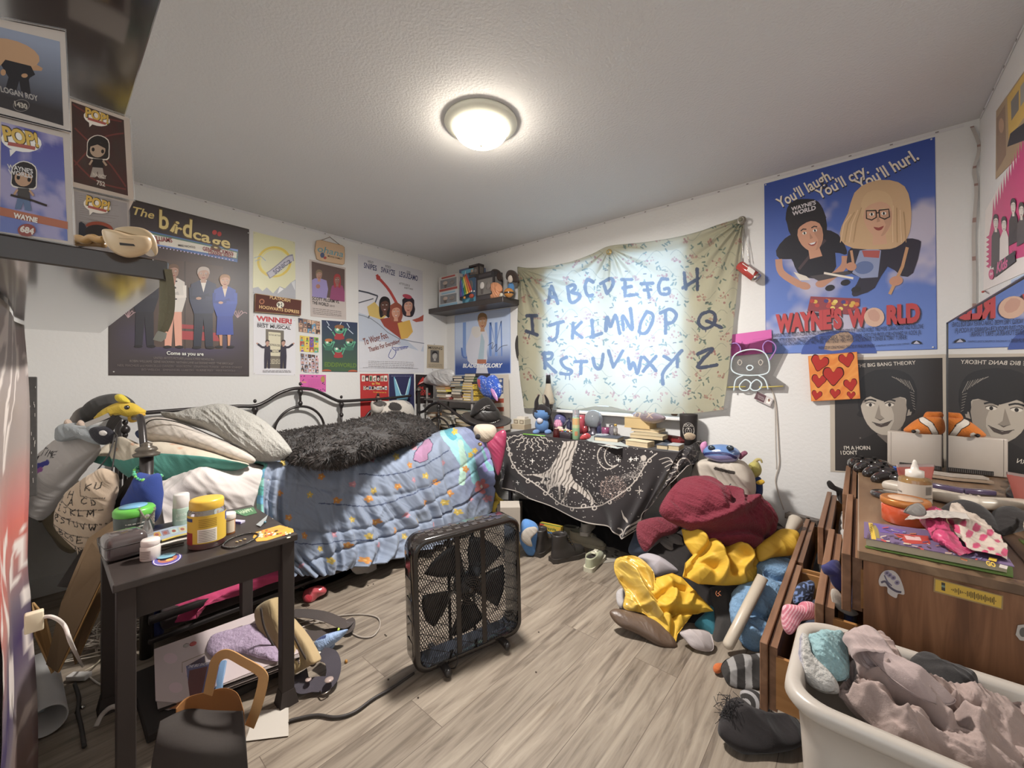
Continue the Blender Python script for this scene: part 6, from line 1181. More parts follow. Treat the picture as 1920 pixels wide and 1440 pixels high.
zz=fbox(823,859,543,571,-.22,.16,'white window box with small silver figures, lowest at the left end of the corner shelf','#b3b6b9','#77797c','#7fa3b8')
fbox(823,859,511,540,-.22,.16,'white and red window box stacked at the left end of the corner shelf','#b3aea9','#77777a','#9c4a44',z=zz)
fbox(861,893,500,568,-.16,.13,'tall blue and grey window box behind the rainbow flag','#5f6a86','#4f6c86','#5fa0b8','#c08a4c')
zb=fbox(893,926,512,564,-.2,.12,'black window box with a white skull figure beside the flag','#3a3637','#77736f','#4a4648','#c9c4bf')
fbox(879,898,474,499,-.16,.07,'small black cube box balanced on top of the shelf pile','#3a3434','#6a6058','#4a4240','#b39a84',z=2.175)
fbox(896,914,499,516,-.13,.06,'small green and pink picture box under the black cube box','#9aa888','#c09a90','#b3a878',z=2.12)
fl=thing('rainbow_flag',at(875,565,'y',-.27),'small rainbow flag on a white stick standing at the shelf edge','flag')
b=B(); b.cyl(at(866,556,'y',-.25),at(873,508,'y',-.25),.002,plast,'#c9c4c0',6); b.build('stick',fl)
b=B(); P4=[(873,512),(884,545),(866,555),(859,530)]; cols=['#c0392b','#c9702c','#cfae2c','#3f8a4c','#2c5f9c','#5a3c86']
for k in range(6):
    u0,u1=k/6,(k+1)/6
    def Q(u,v): tr=np.array((874+8*0,513)); tl=np.array((862,527)); br=np.array((886,546)); bl=np.array((862,558)); a_=tr*(1-u)+tl*u; b_=br*(1-u)+bl*u; return a_*(1-v)+b_*v
    G=np.array([[at(*Q(u0+(u1-u0)*i,v),'y',-.255-.006*math.sin(v*6+u0*4)) for v in np.linspace(0,1,8)] for i in (0,1)]); b.grid(G,satin,cols[k])
b.build('cloth',fl,thick=.0008)
def toy(name,label,P,cat='figurine',group=None):
    o=thing(name,P,label,cat,group); return o
t=toy('crab_toy','small red and orange toy with round eyes in front of the flag',at(880,560,'y',-.24))
b=B(); b.ball(at(884,555,'y',-.24),(.028,.02,.022),plast,'#a0442c',14); b.build('body',t); b=B(); b.ball(at(871,558,'y',-.24),(.014,.012,.014),plast,'#c98a34',10); b.build('claw',t)
for x in (884,889): b=B(); b.ball(at(x,546,'y',-.255),.008,plast,'#d8cfc4',8); b.build('eye',t)
t=toy('bust_figurine','salmon pink curled bust figurine on the corner shelf',at(930,560,'y',-.22))
puff([(921,545),(920,535),(924,530),(933,530),(940,536),(942,545),(938,550),(941,555),(936,559),(921,561),(921,555),(926,551)],PY(-.22),.03,.03,mat=plast,col='#c0835c',amp=.02,sc=30).build('body',t)
t=toy('dome_toy','orange and black striped round toy at the right end of the corner shelf',at(954,555,'y',-.2))
b=B(); P=at(954,549,'y',-.2); b.ball(P,(.045,.045,.043),shiny,'#b0742c',20); b.build('body',t); b=B(); b.lathe([(.0458,-.012),(.0465,-.005),(.0458,.003)],P,shiny,'#2c2624',24,caps=False); b.build('band',t)
for nm,lb,x,y in (('plush_dog','dark brown and white long-eared plush on the corner shelf',928,518),('girl_doll','brown-haired plush doll in a blue dress at the right end of the corner shelf',958,520)):
    t=toy(nm,lb,at(x,555,'y',-.12),'plush toy')
    puff([(x-6,y+5),(x-7,y-5),(x-2,y-13),(x+6,y-12),(x+11,y-4),(x+13,y+6),(x+8,y+10),(x+2,y+8)],PY(-.12),.05,.05,mat=plush,col='#3f332e',amp=.005).build('hair',t)
    b=B(); b.ball(at(x-3 if nm[0]=='p' else x-1,y+3,'y',-.16),(.028,.02,.035),plush,'#c0b3a6',12); b.build('face',t); b=B(); b.ball(at(x,y+20,'y',-.13),(.035,.03,.05),plush,'#8a8078' if nm[0]=='p' else '#4a7aa8',12); b.build('body',t)
t=toy('skull_trinket','small spotted white trinket between the bust and the orange toy',at(940,556,'y',-.23)); b=B(); b.ball(at(940,553,'y',-.24),(.02,.016,.02),plast,'#b9b09c',12); b.ball(at(937,552,'y',-.256),.004,plast,'#2c2826',6); b.ball(at(943,555,'y',-.256),.004,plast,'#2c2826',6); b.build('body',t)
# ================================================================== bookcase in the corner
bc=thing('book_rack',(.45,-.2,0),'grey metal rack stuffed with books in the back corner','bookcase')
for x in (.12,.78):
    for y in (-.36,-.08): b=B(); b.cyl((x,y,0),(x,y,1.1),.011,metal,'#8a8580'); b.build('post',bc)
for z in (.35,.68,.985): b=B(); b.box((.45,-.22,z),(.7,.32,.015),metal,'#77726d'); b.build('rack_shelf',bc)
bcols=['#c9c0b0','#5a4a44','#3f4a5c','#8a3a34','#c9b84c','#6a6460','#a87a4c','#2f2c30','#a8a49c','#7a8a8c','#d8d0c4']
def book(c,w,d,h,col,pg='#b9ac96',rz=0,label='',grp=None,spine='+x',title=None,tcol='#e0d8c8',name='book'):
    o=thing(name,c,label,'book',grp); M= lambda: B().place(c,rz=rz)
    b=M(); b.box((0,0,h/2),(w-.006,d-.006,h-.005),pages,pg); b.build('pages',o)
    b=M(); b.box((0,0,.0015),(w,d,.003),glossp,col); b.box((0,0,h-.0015),(w,d,.003),glossp,col); sx=.5*w-.0015 if spine=='+x' else -.5*w+.0015
    if spine in ('+x','-x'): b.box((sx,0,h/2),(.003,d,h),glossp,col)
    else: b.box((0,(-.5*d+.0015)*(1 if spine=='-y' else -1),h/2),(w,.003,h),glossp,col)
    if title:
        V,F=textmesh(title,.02)
        if spine=='-y': b.add(np.stack([(V[:,0]-.5)*w*.8,np.full(len(V),-d/2-.0004),h*.3+V[:,1]*h*.42],1),F,paper,tcol)
        else: b.add(np.stack([np.full(len(V),w/2+.0004),(V[:,0]-.5)*d*.8,h*.3+V[:,1]*h*.42],1),F,paper,tcol)
    b.build('cover',o); return o
rr=random.Random(4)
def stack(x,y,z,n,w,d,cols,where,grp,hmin=.016,hmax=.034,jit=.02,spine='+x',titles=None):
    for k in range(n):
        h=rr.uniform(hmin,hmax); c=rr.choice(cols); pos=['lowest','second from the bottom','third from the bottom','fourth from the bottom','fifth from the bottom','sixth from the bottom','seventh from the bottom','eighth from the bottom','ninth from the bottom','tenth from the bottom','eleventh from the bottom','twelfth from the bottom'][k]
        if k==n-1: pos='topmost'
        book((x+rr.uniform(-jit,jit),y+rr.uniform(-jit,jit),z),w*rr.uniform(.9,1),d*rr.uniform(.88,1),h,c,rr.choice(['#b9ad9a','#a89a84','#c4baa9']),rr.uniform(-.06,.06),'%s, %s'%(where,pos),grp,spine,titles[k] if titles and k<len(titles) else None,'#2c2622' if titles else '#e0d8c8'); z+=h+.0005
    return z
yel=['#cfae34','#c9a62c','#d4b63c']
stack(.69,-.24,.9935,6,.15,.2,yel,'yellow spined book in the rack stack nearest the window','books on the corner rack',.02,.028,.008,titles=['NARUTO','SURVIVAL','NARUTO','NARUTO','SERIES','MY TITLE'])
ztop=stack(.52,-.22,.9935,9,.15,.2,bcols,'mixed paperback in the middle rack stack','books on the corner rack',.018,.03)
stack(.68,-.22,1.14,4,.15,.2,['#3f3a4c','#4a5c3c','#8f8a84','#2c2830'],'dark book on top of the yellow stack','books on the corner rack',.02,.03,titles=None)
stack(.33,-.24,.9935,5,.16,.2,bcols,'thin book under the grey bag on the corner rack','books on the corner rack',.018,.03)
stack(.2,-.24,.6895,5,.14,.2,bcols,'book on the middle rack level, stack nearest the left wall','books on the corner rack',.02,.04)
stack(.40,-.25,.6895,6,.15,.2,bcols,'book on the middle rack level, second stack','books on the corner rack',.02,.04)
stack(.62,-.25,.6895,6,.18,.2,['#b09a70','#a08a5c','#c4b494','#8a8f84'],'book on the middle rack level, stack nearest the hat','books on the corner rack',.022,.04)
puff([(792,717),(800,706),(812,697),(830,692),(845,692),(852,700),(850,714),(843,724),(830,726),(810,722)],PY(-.28),.06,.06,mat=plast,col='#a8a6a4',amp=.02,sc=14,wr=.006).build('pouch',label='grey padded pouch lying on top of the book rack',cat='pouch')
b=B(); b.tube([at(x,y,'y',-.2) for x,y in [(808,700),(800,690),(797,696),(800,704),(797,686),(802,684),(812,694)]],.002,cable_m,'#8f8a86',5,5); b.build('thin_wire',label='thin wire loops sticking up behind the grey pouch',cat='wire')
S=poster('framed vertical picture of stars and stripes standing beside the rack',Plane((0,-.06,0),(0,1,0)),[(905,704),(955,702),(958,805),(908,815)],'#bdb3a4',paper,.01,'framed_print','picture')
S.poly([(915,711),(945,709),(946,803),(918,808)],'#c9bfae'); S.poly([(922,710),(945,709),(945,738),(923,740)],'#3f5482')
for x,y in ((927,716),(940,714),(932,725),(941,725),(928,733),(941,734)): S.ell(x,y,3,3,'#cfc8bc',n=5)
for k in range(4): S.poly([(918,748+k*16),(946,747+k*16),(946,755+k*16),(918,756+k*16)],'#a8513c')
done(S)
# blue patterned plush hat with a pink tongue-like flap
ht=thing('plush_hat',at(918,745,'y',-.3),'bright blue speckled plush hat with a pink flap hanging above the black hat','hat')
def pblu(px,py,G):
    C=np.tile(Hn('#2c50a8'),(*px.shape,1)); n=vn(px*.9,py*.9,3); C[n>.82]=H('#b9c4dc'); return stamp(C,inpoly(px,py,[(900,710),(908,712),(909,728),(903,724)]),'#a83c44')
puff([(897,712),(902,704),(910,707),(914,712),(920,704),(928,704),(935,715),(939,728),(938,742),(930,750),(918,747),(908,742),(900,728)],PY(-.3),.06,.05,mat=plush,paint=pblu,amp=.015,nr=40,na=140).build('crown',ht)
puff([(920,729),(925,730),(932,742),(933,752),(928,748),(923,740)],PY(-.37),.01,.01,mat=satin,col='#b07ab0',amp=0).build('flap',ht)
# black hats on the bed corner over a plush dog with a magenta scarf
bh=thing('black_hat',at(913,800,'y',-.47),'wide brimmed black hat with a row of studs and a black cat-face cap on top','hat')
b=B(); P=at(913,786,'y',-.47); s=(P-CAM)@Fv/FPX; th=np.linspace(0,2*pi,48,endpoint=False)
G=np.array([[P+Rv*(46*s*r*math.cos(t))+Uv*(s*(-6*math.cos(t)*r+(abs(math.cos(t))**3)*3*r))+Fv*(46*s*r*math.sin(t)*.95)+Uv*(-14*s*math.sin(-t)*r*.55) for t in th] for r in (.45,.7,.9,1.0)]); b.grid(G,leather,'#2f2b29',wrap=True); b.build('brim',bh,thick=.006)
puff([(887,786),(889,770),(896,762),(910,760),(925,762),(936,770),(938,788),(925,794),(905,794),(892,790)],Plane(P,-Fv),.09,.09,mat=leather,col='#2a2725',amp=.008).build('crown',bh)
puff([(882,778),(886,764),(892,755),(905,746),(916,745),(925,755),(932,768),(925,772),(905,770),(890,780)],Plane(P-Fv*.03,-Fv),.07,.07,mat=cloth,col='#242120',amp=.012).build('cat_cap',bh)
b=B()
for k in range(18): 
    t=math.radians(200+k*7.8); b.ball(P+Rv*(26*s*math.cos(t))+Uv*(s*(3-8*abs(math.sin(t))))-Fv*(.095*abs(math.sin(t))+.01),.0045,chrome,'#d8d4cc',6)
b.build('studs',bh)
b=B()
for p,q in (((906,764),(912,761)),((901,769),(909,763)),((905,770),(910,764)),((912,761),(919,760)),((912,763),(918,765))): b.tube([P-Fv*.13+(at(x,y,'d',(P-CAM)@Fv-.13)-P+Fv*.13) for x,y in (p,q)],.0012,plast,'#cfcac4',4,0)
b.build('whisker_print',bh)
pd_=thing('plush_dog',at(905,830,'y',-.47),'cream plush dog head with a black nose under the black hat','plush toy')
puff([(888,803),(896,796),(920,796),(930,803),(930,818),(918,828),(903,828),(893,820),(889,812)],PD(2.95),.07,.07,mat=plush,col='#b3a592',amp=.01).build('head',pd_)
b=B(); b.ball(at(896,819,'d',2.86),(.022,.02,.02),plush,'#2c2a2e',12); b.build('nose',pd_); b=B(); b.ball(at(900,833,'d',2.88),(.018,.015,.014),metal,'#a08454',10); b.build('tag',pd_)
puff([(912,830),(930,812),(945,806),(950,818),(946,850),(938,885),(932,890),(925,870),(918,848)],PD(2.93),.04,.04,mat=satin,col='#96284f',amp=.02,wr=.006).build('magenta_scarf',label='magenta satin scarf draped between the bed and the dark tapestry',cat='scarf')
# ================================================================== desk with tapestry
DZ,dx0,dx1,dy0,dy1=.762,1.30,2.65,-.5,-.03
dk=thing('desk',(1.97,-.27,0),'dark table under the window hidden by a celestial tapestry','table')
b=B(); b.box(((dx0+dx1)/2,(dy0+dy1)/2,DZ-.016),(dx1-dx0-.01,dy1-dy0-.01,.02),matte,'#2f2a28'); b.build('table_top',dk)
for x in (dx0+.04,dx1-.04):
    for y in (dy0+.03,dy1-.03): b=B(); b.box((x,y,DZ/2-.014),(.028,.028,DZ-.03),metal,'#2a2523'); b.build('leg',dk)
def tap_rows():
    top=[(944,812),(1000,816),(1065,823),(1161,836),(1232,845),(1273,849)]; bot=[(946,915),(1002,938),(1086,974),(1146,993),(1171,1009),(1215,955)]
    rows=[]
    for v in np.linspace(0,1,6): rows.append([(*(np.array(a)*(1-v)+np.array(b_)*v),'y',-.505-.05*v) for a,b_ in zip(top,bot)])
    return rows
CURL=[(950,826),(955,845),(962,868),(978,890),(1000,905),(1020,922),(1036,935),(1052,945),(1078,951),(1105,951),(1125,948),(1150,935),(1175,918),(1192,900),(1205,880),(1217,862),(1232,850)]
rs_=np.random.default_rng(5); STx=rs_.uniform(950,1240,900); STy=rs_.uniform(815,960,900); STr=rs_.uniform(.4,1.15,900)
def ptap(px,py,U,V):
    C=np.tile(Hn('#2f2b2c'),(*px.shape,1)); W='#a9a097'; cu=cr(CURL,90); 
    ins=inpoly(px,py,[(945,812)]+list(map(tuple,cu))+[(1240,846)])
    for x,y,r in zip(STx,STy,STr): 
        k=(np.abs(px-x)<2)&(np.abs(py-y)<2); k&=((px-x)**2+(py-y)**2<r*r)&ins; C[k]=H('#bdb6b0')
    for x,y,r in zip(STx[:110],STy[:110]+40,STr[:110]*.9):
        k=((px-x)**2+(py-y)**2<r*r); C[k]=H('#a9a29c')
    for x in range(9): 
        a=math.radians(5+x*21); P=[(998+18*math.cos(a)+k*3.6*math.cos(a)+2*math.sin(k*1.8)*-math.sin(a),815+8*math.sin(a)+k*3.3*math.sin(a)+1.6*math.sin(k*1.8)*math.cos(a)) for k in range(8)]; stamp(C,seg(px,py,P)<.8,W)
    # tree trunk and roots
    tr=[(1058,828),(1084,826),(1080,842),(1073,862),(1070,885),(1076,902),(1095,920),(1110,940),(1122,948),(1104,940),(1088,925),(1072,912),(1066,930),(1060,938),(1064,915),(1056,908),(1052,935),(1048,938),(1050,912),(1030,912),(1025,925),(1022,908),(1010,906),(1035,898),(1012,893),(980,890),(1015,888),(1030,880),(1042,862),(1052,842)]
    k=inpoly(px,py,tr); stamp(C,k,W); st=(np.sin((px+py*.35)*.9+vn(px/6,py/9,2)*5)>.55); stamp(C,k&st,'#57504b')
    for P in ([(1100,920),(1108,935),(1107,947)],[(1050,905),(1030,915),(1024,925)],[(1000,890),(1018,896),(1014,905)],[(1060,935),(1055,940)]): stamp(C,seg(px,py,P)<1.6,W)
    for P in ([(1156,838),(1140,834),(1126,840),(1120,853),(1124,868),(1135,878),(1147,878),(1159,871)],[(1157,840),(1146,836),(1136,844),(1134,858),(1140,870),(1150,874),(1159,871)]): stamp(C,seg(px,py,cr(P,30))<1.0,W)
    stamp(C,seg(px,py,cu)<1.0,W)
    for i in range(0,88,4):
        x,y=cu[i]; s=1 if i%8 else -1; stamp(C,np.abs(np.hypot(px-x,py-y-3*s)-3.2)<.8,W)
    stamp(C,np.hypot(px-1207,py-859)<5.5,W); d=seg(px,py,cr([(1205,868),(1195,885),(1175,895),(1150,900)],12)); n=vn(px*1.3,py*1.3,4); stamp(C,(d<7)&(n>.66),'#9a928c'); stamp(C,(np.hypot((px-1150),(py-915)*1.1)<26)&(n>.72),'#a08a80')
    stamp(C,inpoly(px,py,[(1166,955),(1170,968),(1180,980),(1174,980),(1168,972)]),W)
    for P in ([(1146,990),(1150,1000),(1160,1004),(1168,998),(1160,990)],[(1170,1004),(1176,990),(1190,980),(1205,962),(1214,945)],[(1176,1000),(1190,985),(1205,970)]): stamp(C,seg(px,py,cr(P,20))<1.3,W)
    for P in ([(1195,925),(1202,918)],[(1198,912),(1199,928)],[(1191,920),(1206,921)]): stamp(C,seg(px,py,P)<.7,W)
    for cx,cy in ((1065+95,862),(1183,861),(1193,860),(998,864),(969,905)): stamp(C,(np.abs(px-cx)+np.abs(py-cy)<4.5)&((np.abs(px-cx)<.7)|(np.abs(py-cy)<.7)),'#d8d2cc')
    for k_ in range(7): stamp(C,seg(px,py,cr([(1236+k_*5,868+k_*7-6),(1252+k_*4,862+k_*6-4),(1262+k_*2,866+k_*4)],10))<.7,W)
    stamp(C,(V>.975),W); return C
def ftap(U,V): w=vn(U*4,V*2,2); return V*(.022*np.sin(U*30+w*6)+.012*np.sin(U*17+2))
b=drape(tap_rows(),560,320,fold=ftap,amp=.004,sc=4,wr=.001,paint=ptap)
# side flap and top
def ptap2(px,py,U,V):
    C=np.tile(Hn('#2f2b2c'),(*px.shape,1)); n=ridge(px/5,py/5,5); C[n>.83]=H('#8d857f'); stamp(C,np.abs(np.hypot((px-1283)*1.2,py-875)-16)<1.2,'#a9a097'); stamp(C,(V>.97),'#a9a097')
    for k in range(6): stamp(C,seg(px,py,[(1240+k*3,872+k*10),(1262+k*2,868+k*8),(1272,872+k*6)])<.7,'#a9a097')
    return C
drape([[(1273,849,'y',-.505),(1288,838,'x',2.66),(1306,829,'x',2.66),(1316,824,'x',2.66)],[(1250,900,'y',-.53),(1285,862,'x',2.68),(1306,850,'x',2.67),(1314,846,'x',2.67)],[(1215,955,'y',-.555),(1252,911,'y',-.53),(1287,876,'x',2.69),(1305,871,'x',2.68)]],160,120,amp=.012,sc=7,paint=ptap2,b=b)
b.box(((dx0+dx1)/2,(dy0+dy1)/2,DZ),(dx1-dx0+.01,dy1-dy0+.01,.004),cloth,'#2f2b2c')
b.build('tapestry',label='black and white celestial tapestry with sun, moon and tree draped over the desk',cat='tapestry',thick=.003)
drape([[(938,815,'y',-.47),(942,813,'y',-.5),(948,812,'y',-.5)],[(936,860,'y',-.42),(944,860,'y',-.5),(952,862,'y',-.53)],[(940,915,'y',-.42),(950,920,'y',-.5),(968,928,'y',-.54)]],60,120,amp=.03,sc=10,paint=lambda px,py,U,V: mixc(Hn('#2c2829'),Hn('#8f8882'),(ridge(px/4,py/7,3)>.72)*(V>.35)*1.)).build('fringed_cloth',label='crumpled black and white fringed end of cloth at the left end of the desk',cat='cloth',thick=.003)
# ------------------------------------------------------------------ things on the desk
def T(name,px,py,label,cat,z=DZ+.002): 
    P,s=base(px,py,z); return thing(name,P,label,cat),P,s
def boxat(px,py,z,w,d,h,mat,col,rz=0,bev=0): P=base(px,py,z)[0]; b=B(); b.place((P[0],P[1],z+h/2),rz=rz); b.box((0,0,0),(w,d,h),mat,col,bev); return b
Z1=DZ+.003
_x=at(977,800,'y',-.2)[0]
def bxw(x,y,z,w,d,h,mat,col,rz=0): b=B(); b.place((x,y,z+h/2),rz=rz); b.box((0,0,0),(w,d,h),mat,col); return b
bxw(_x,-.2,Z1,.14,.11,.04,paper,'#ab9a80',.1).build('wooden_tray',label='pale wooden box at the left end of the desk, under the framed box',cat='box')
b=bxw(_x+.01,-.2,Z1+.0405,.12,.09,.045,paper,'#b8ad96',.05)
for x in (-.03,.03): b.box((x,-.0455,0),(.04,.002,.03),paper,'#6a5c4c'); b.box((x,-.0465,0),(.028,.002,.02),paper,'#b3a68e')
b.build('trinket_box',label='cream trinket box with two small framed panels on the pale wooden box',cat='box')
bxw(_x+.02,-.2,Z1+.086,.08,.06,.02,paper,'#c4bcb0',.1).build('card_box',label='small white box on top of the cream trinket box',cat='box')
st,P,s=T('plush_figurine',1016,812,'blue toy animal wearing a black pointed-ear hood and holding a pale ball','figurine')
b=B(); b.ball(P+Uv*15*s,(14*s,12*s,15*s),plush,'#4c6f9c',18); b.ball(P+Uv*36*s,(17*s,14*s,14*s),plush,'#4c6f9c',18); b.build('body',st)
b=B(); b.ball(P+Uv*38*s+Fv*.012,(19.5*s,15*s,16*s),plush,'#242021',18)
for sg in (-1,1): b.tube([P+Uv*46*s+Rv*sg*9*s,P+Uv*60*s+Rv*sg*10*s,P+Uv*72*s+Rv*sg*5*s],6*s,plush,'#242021',8,4,r2=1*s)
b.build('hood',st)
for sg in (-1,1): b=B(); b.ball(P+Uv*38*s+Rv*sg*9*s-Fv*.032,(4*s,2*s,4.5*s),shiny,'#1f1d22',10); b.build('eye',st)
b=B(); b.ball(P+Uv*24*s+Rv*-4*s-Fv*.035,6.5*s,plush,'#b3aeb4',12); b.build('ball',st)
for sg in (-1,1): b=B(); b.ball(P+Uv*3*s+Rv*sg*11*s-Fv*.03,(6*s,9*s,5*s),plush,'#5f7ca8',10); b.build('foot',st)
ll,P,s=T('lava_lamp',1036,800,'tall glass lava lamp with a black patterned base in front of the sheet','lamp')
P=np.array([P[0],-.16,Z1]); Pp=proj(P); s=(P-CAM)@Fv/FPX
def PZx(py): return (Pp[1]-py)*s
b=B(); b.lathe([(9*s,0),(10*s,.002),(8*s,PZx(792)),(4.5*s,PZx(780)),(8*s,PZx(765)),(9.5*s,PZx(757))],P,metal,'#2c2827',24)
for k in range(60):
    a=R_.random()*6.28; z=R_.random(); q=np.interp(z,[0,.3,.55,.8,1],[9.6,8.2,4.9,8,9.6])*s; b.ball(P+(q*math.cos(a),q*math.sin(a),PZx(757)*z),.0022,paper,'#b3ada6',5)
b.build('lamp_base',ll)
lg=vcm('lamp_liquid',.05,trans=.5,spec=.7,var=0)
b=B(); b.lathe([(10*s,PZx(758)),(12.5*s,PZx(754)),(4.5*s,PZx(719)),(4*s,PZx(718))],P,lg,'#c9bda8',24); b.build('globe',ll); b=B(); b.lathe([(5*s,PZx(719)),(4*s,PZx(704)),(3.8*s,PZx(703)),(.5*s,PZx(703))],P,metal,'#2c2a30',18); b.build('cap',ll)
lt,P,s=T('lotus_candle',1046,800,'pink lotus shaped ornament beside the blue toy','ornament')
b=B()
for r_,n_,zz_,tt in ((10,9,12,.5),(7,7,15,.9),(4,5,17,1.2)):
    for k in range(n_): a=k/n_*6.28; d_=np.array([math.cos(a),math.sin(a),tt]); b.ball(P+Uv*(zz_-4)*s+d_*np.array([r_*s*.6]*3),(3*s,3*s,5.5*s),plast,'#bf7f9c',8)
b.build('petals',lt); b=B(); b.lathe([(6*s,0),(7*s,2*s),(3*s,6*s),(4*s,11*s)],P,plast,'#8d7a8a',14); b.build('stand',lt)
b=B(); P,s=base(1053,800,Z1); b.ball(P+Uv*18*s+Fv*.1,13*s,shiny,'#5a5a86',20); b.build('purple_globe',label='dark blue glossy globe behind the lotus ornament',cat='ornament')
b=B(); P,s=base(1054,810,Z1)
for k in range(9): b.ball(P+np.array([R_.uniform(-.05,.05),R_.uniform(-.02,.02),.012+R_.random()*.02]),(.02,.016,.014),plush,R_.choice(['#c4b4a0','#bf9a94','#cfc4b0']),8)
b.build('shell_pile',label='pale peach and white shells in front of the lotus',cat='shells')
b=B(); P,s=base(1043,822,Z1); b.lathe([(6*s,0),(6.6*s,1*s),(6*s,13*s),(5*s,15*s),(5.4*s,18*s)],P,glass,'#6a1f1f',18); b.build('red_jar',label='small dark red glass jar near the front edge of the desk',cat='jar')
b=boxat(1062,822,Z1,.105,.07,.045,shiny,'#332c30',.05,.006)
b.build('black_tray',label='small black box of sweets left of the green spray bottle',cat='box')
P=at(1062,822,'z',Z1)
for k in range(16):
    pass
b=B()
for k in range(18): b.ball(P+np.array([R_.uniform(-.045,.045),R_.uniform(-.025,.025),.052+R_.random()*.008]),(.008,.006,.006),shiny,R_.choice(['#c9a23c','#b03a34','#3f5f9c','#cfc8b8','#4f8a4c']),6)
tag(b.build('sweets'),'heap of small bright sweets in the black box','sweets',kind='stuff')
sb_,P,s=T('spray_bottle',1080,824,'slim green and orange spray bottle with a clear cap at the desk edge','bottle')
b=B(); b.lathe([(6.4*s,0),(7*s,1*s),(7*s,40*s),(6*s,42*s)],P,plast,'#7fa07a',22); wrap(b,P,s,7.1*s,28*s,40*s,'#b98d5c',-170,170); wrap(b,P,s,7.1*s,22*s,28*s,'#a8a87c',-170,170); wrap(b,P,s,7.15*s,8*s,16*s,'#a8734c',-20,25); b.build('bottle_body',sb_); b=B(); b.lathe([(6*s,41*s),(6.4*s,42*s),(6.2*s,55*s),(5.4*s,56*s)],P,glass,'#c9ccd0',20); b.build('cap',sb_)
b=B(); b.cyl(at(981,814,'z',Z1+.006),at(1022,818,'z',Z1+.006),.006,plast,'#6fae34',10); b.build('green_marker',label='bright green marker lying on the front edge of the desk',cat='marker')
cb,P,s=T('crystal_ball',1113,806,'large clear crystal ball on a dark stand in the middle of the desk','ornament')
b=B(); b.lathe([(13*s,0),(12*s,3*s),(6*s,8*s),(9*s,16*s),(8*s,17*s)],P,metal,'#4a4550',20); b.build('stand',cb); b=B(); b.ball(P+Uv*29*s,17*s,glass,'#c4cad0',28); b.build('ball',cb)
for i,(x,y,r,h,c,l) in enumerate(((1067,800,5,26,'#4a4c68','small dark blue glass bottle behind the spray bottle'),(1090,800,7,34,'#a03c48','red pillar candle left of the crystal ball'),(1123,790,4,34,'#5a5c8c','small violet bottle on the sill above the crystal ball'),(1136,800,8,16,'#7c3a5c','magenta tin right of the crystal ball'),(1097,806,6,14,'#8d2c34','short red tin in front of the crystal ball stand'),(1076,795,5,30,'#77788c','grey glass bottle behind the green spray bottle'),(1148,795,6,22,'#8f8a94','grey glass cup behind the slogan sign'),(1254,812,9,10,'#8f98a8','pale blue round tin behind the red bottle'))):
    P,s=base(x,y,Z1); b=B(); b.lathe([(r*s*.9,0),(r*s,1*s),(r*s,h*.7*s),(r*.5*s,h*.8*s),(r*.5*s,h*s)] if i in (0,2,5) else [(r*s,0),(r*s,h*s),(r*.9*s,h*s+.001)],P,glass if i in (0,2,5,6) else shiny,c,18); b.build('bottle' if i in (0,2,5) else 'tin',label=l,cat='bottle' if i in (0,2,5) else 'tin')
P,s=base(1097,812,Z1); b=B(); b.ext([P+Rv*-7*s,P+Rv*7*s,P+Rv*5*s+Uv*5*s,P+Rv*1*s+Uv*12*s,P+Rv*-4*s+Uv*6*s],Fv*.02,paper,'#c4c0bc'); b.build('paper_boat',label='tiny white folded paper boat in front of the crystal ball',cat='ornament')
puff([(1087,822),(1092,815),(1102,812),(1108,818),(1104,823),(1092,825)],PD(2.75),.015,.015,mat=satin,col='#9c2c30',floor=Z1).build('red_ribbon',label='crumpled red ribbon right of the spray bottle',cat='ribbon')
# sign
P0=at(1160,813,'z',Z1); yS=P0[1]; S=Sheet(Plane((0,yS,0),(0,1,0)),matte,0); S.base([(1142,784),(1180,790),(1176,814),(1139,810)],'#2c2826',.012)
for k,(tx,a,b_,c) in enumerate((('FOLLOW',1146,1176,789),('YOUR',1151,1169,794.5),('DREAMS',1145,1174,799.5),('THEY KNOW',1144,1174,804.2),('THE WAY',1148,1170,809))): S.txt(tx,a,c,b_,c+(b_-a)*.13,4,'#b8975c' if k<3 else '#b9b0a8',.03)
S.build('slogan_sign',label='small black sign reading follow your dreams in gold letters',cat='sign')
# books
book(tuple(at(1142,826,'z',Z1)),.17,.13,.03,'#3a3f4a',rz=.12,label='dark blue hardback under the glass vial on the desk',grp='books on the desk',spine='-x')
b=B(); P,s=base(1154,815,Z1+.031); b.lathe([(4*s,0),(4*s,12*s),(2.5*s,14*s),(2.5*s,18*s)],P,glass,'#c9c4bc',14); b.lathe([(2.6*s,16*s),(2.6*s,20*s),(.5*s,20*s)],P,plast,'#a8842c',10); b.build('glass_vial',label='small clear vial with a gold stopper on the dark blue book',cat='vial')
b=B(); P,s=base(1129,815,Z1+.031); b.lathe([(13*s,0),(13*s,.003),(10*s,.005)],P,shiny,'#a3a9b0',24); b.build('silver_dish',label='shiny silver dish on the left of the dark blue book',cat='dish')
S=Sheet(PZ(Z1),paper,.003); S.base([(1095,822),(1120,815),(1150,822),(1180,838),(1158,842),(1110,832)],'#9aa09c',.002); S.build('paper_sheet',label='pale green paper sheet sticking out under the desk books',cat='paper')
zb_=Z1; Pk=at(1213,836,'z',Z1)
spec=(((1192,838),.16,.09,.035,'#c4b494',-.1,'tan paperback lowest and furthest forward in the desk stack','-y'),((1213,832),.22,.12,.026,'#b0a080',.08,'tan book second from the bottom of the desk stack','-y'),((1212,826),.2,.13,.022,'#c9bb9c',0,'pale book under the thick paperback','-y'),((1217,819),.19,.12,.075,'#b59a68',0,'thick yellowed paperback at the top of the desk stack','+x'))
z=Z1
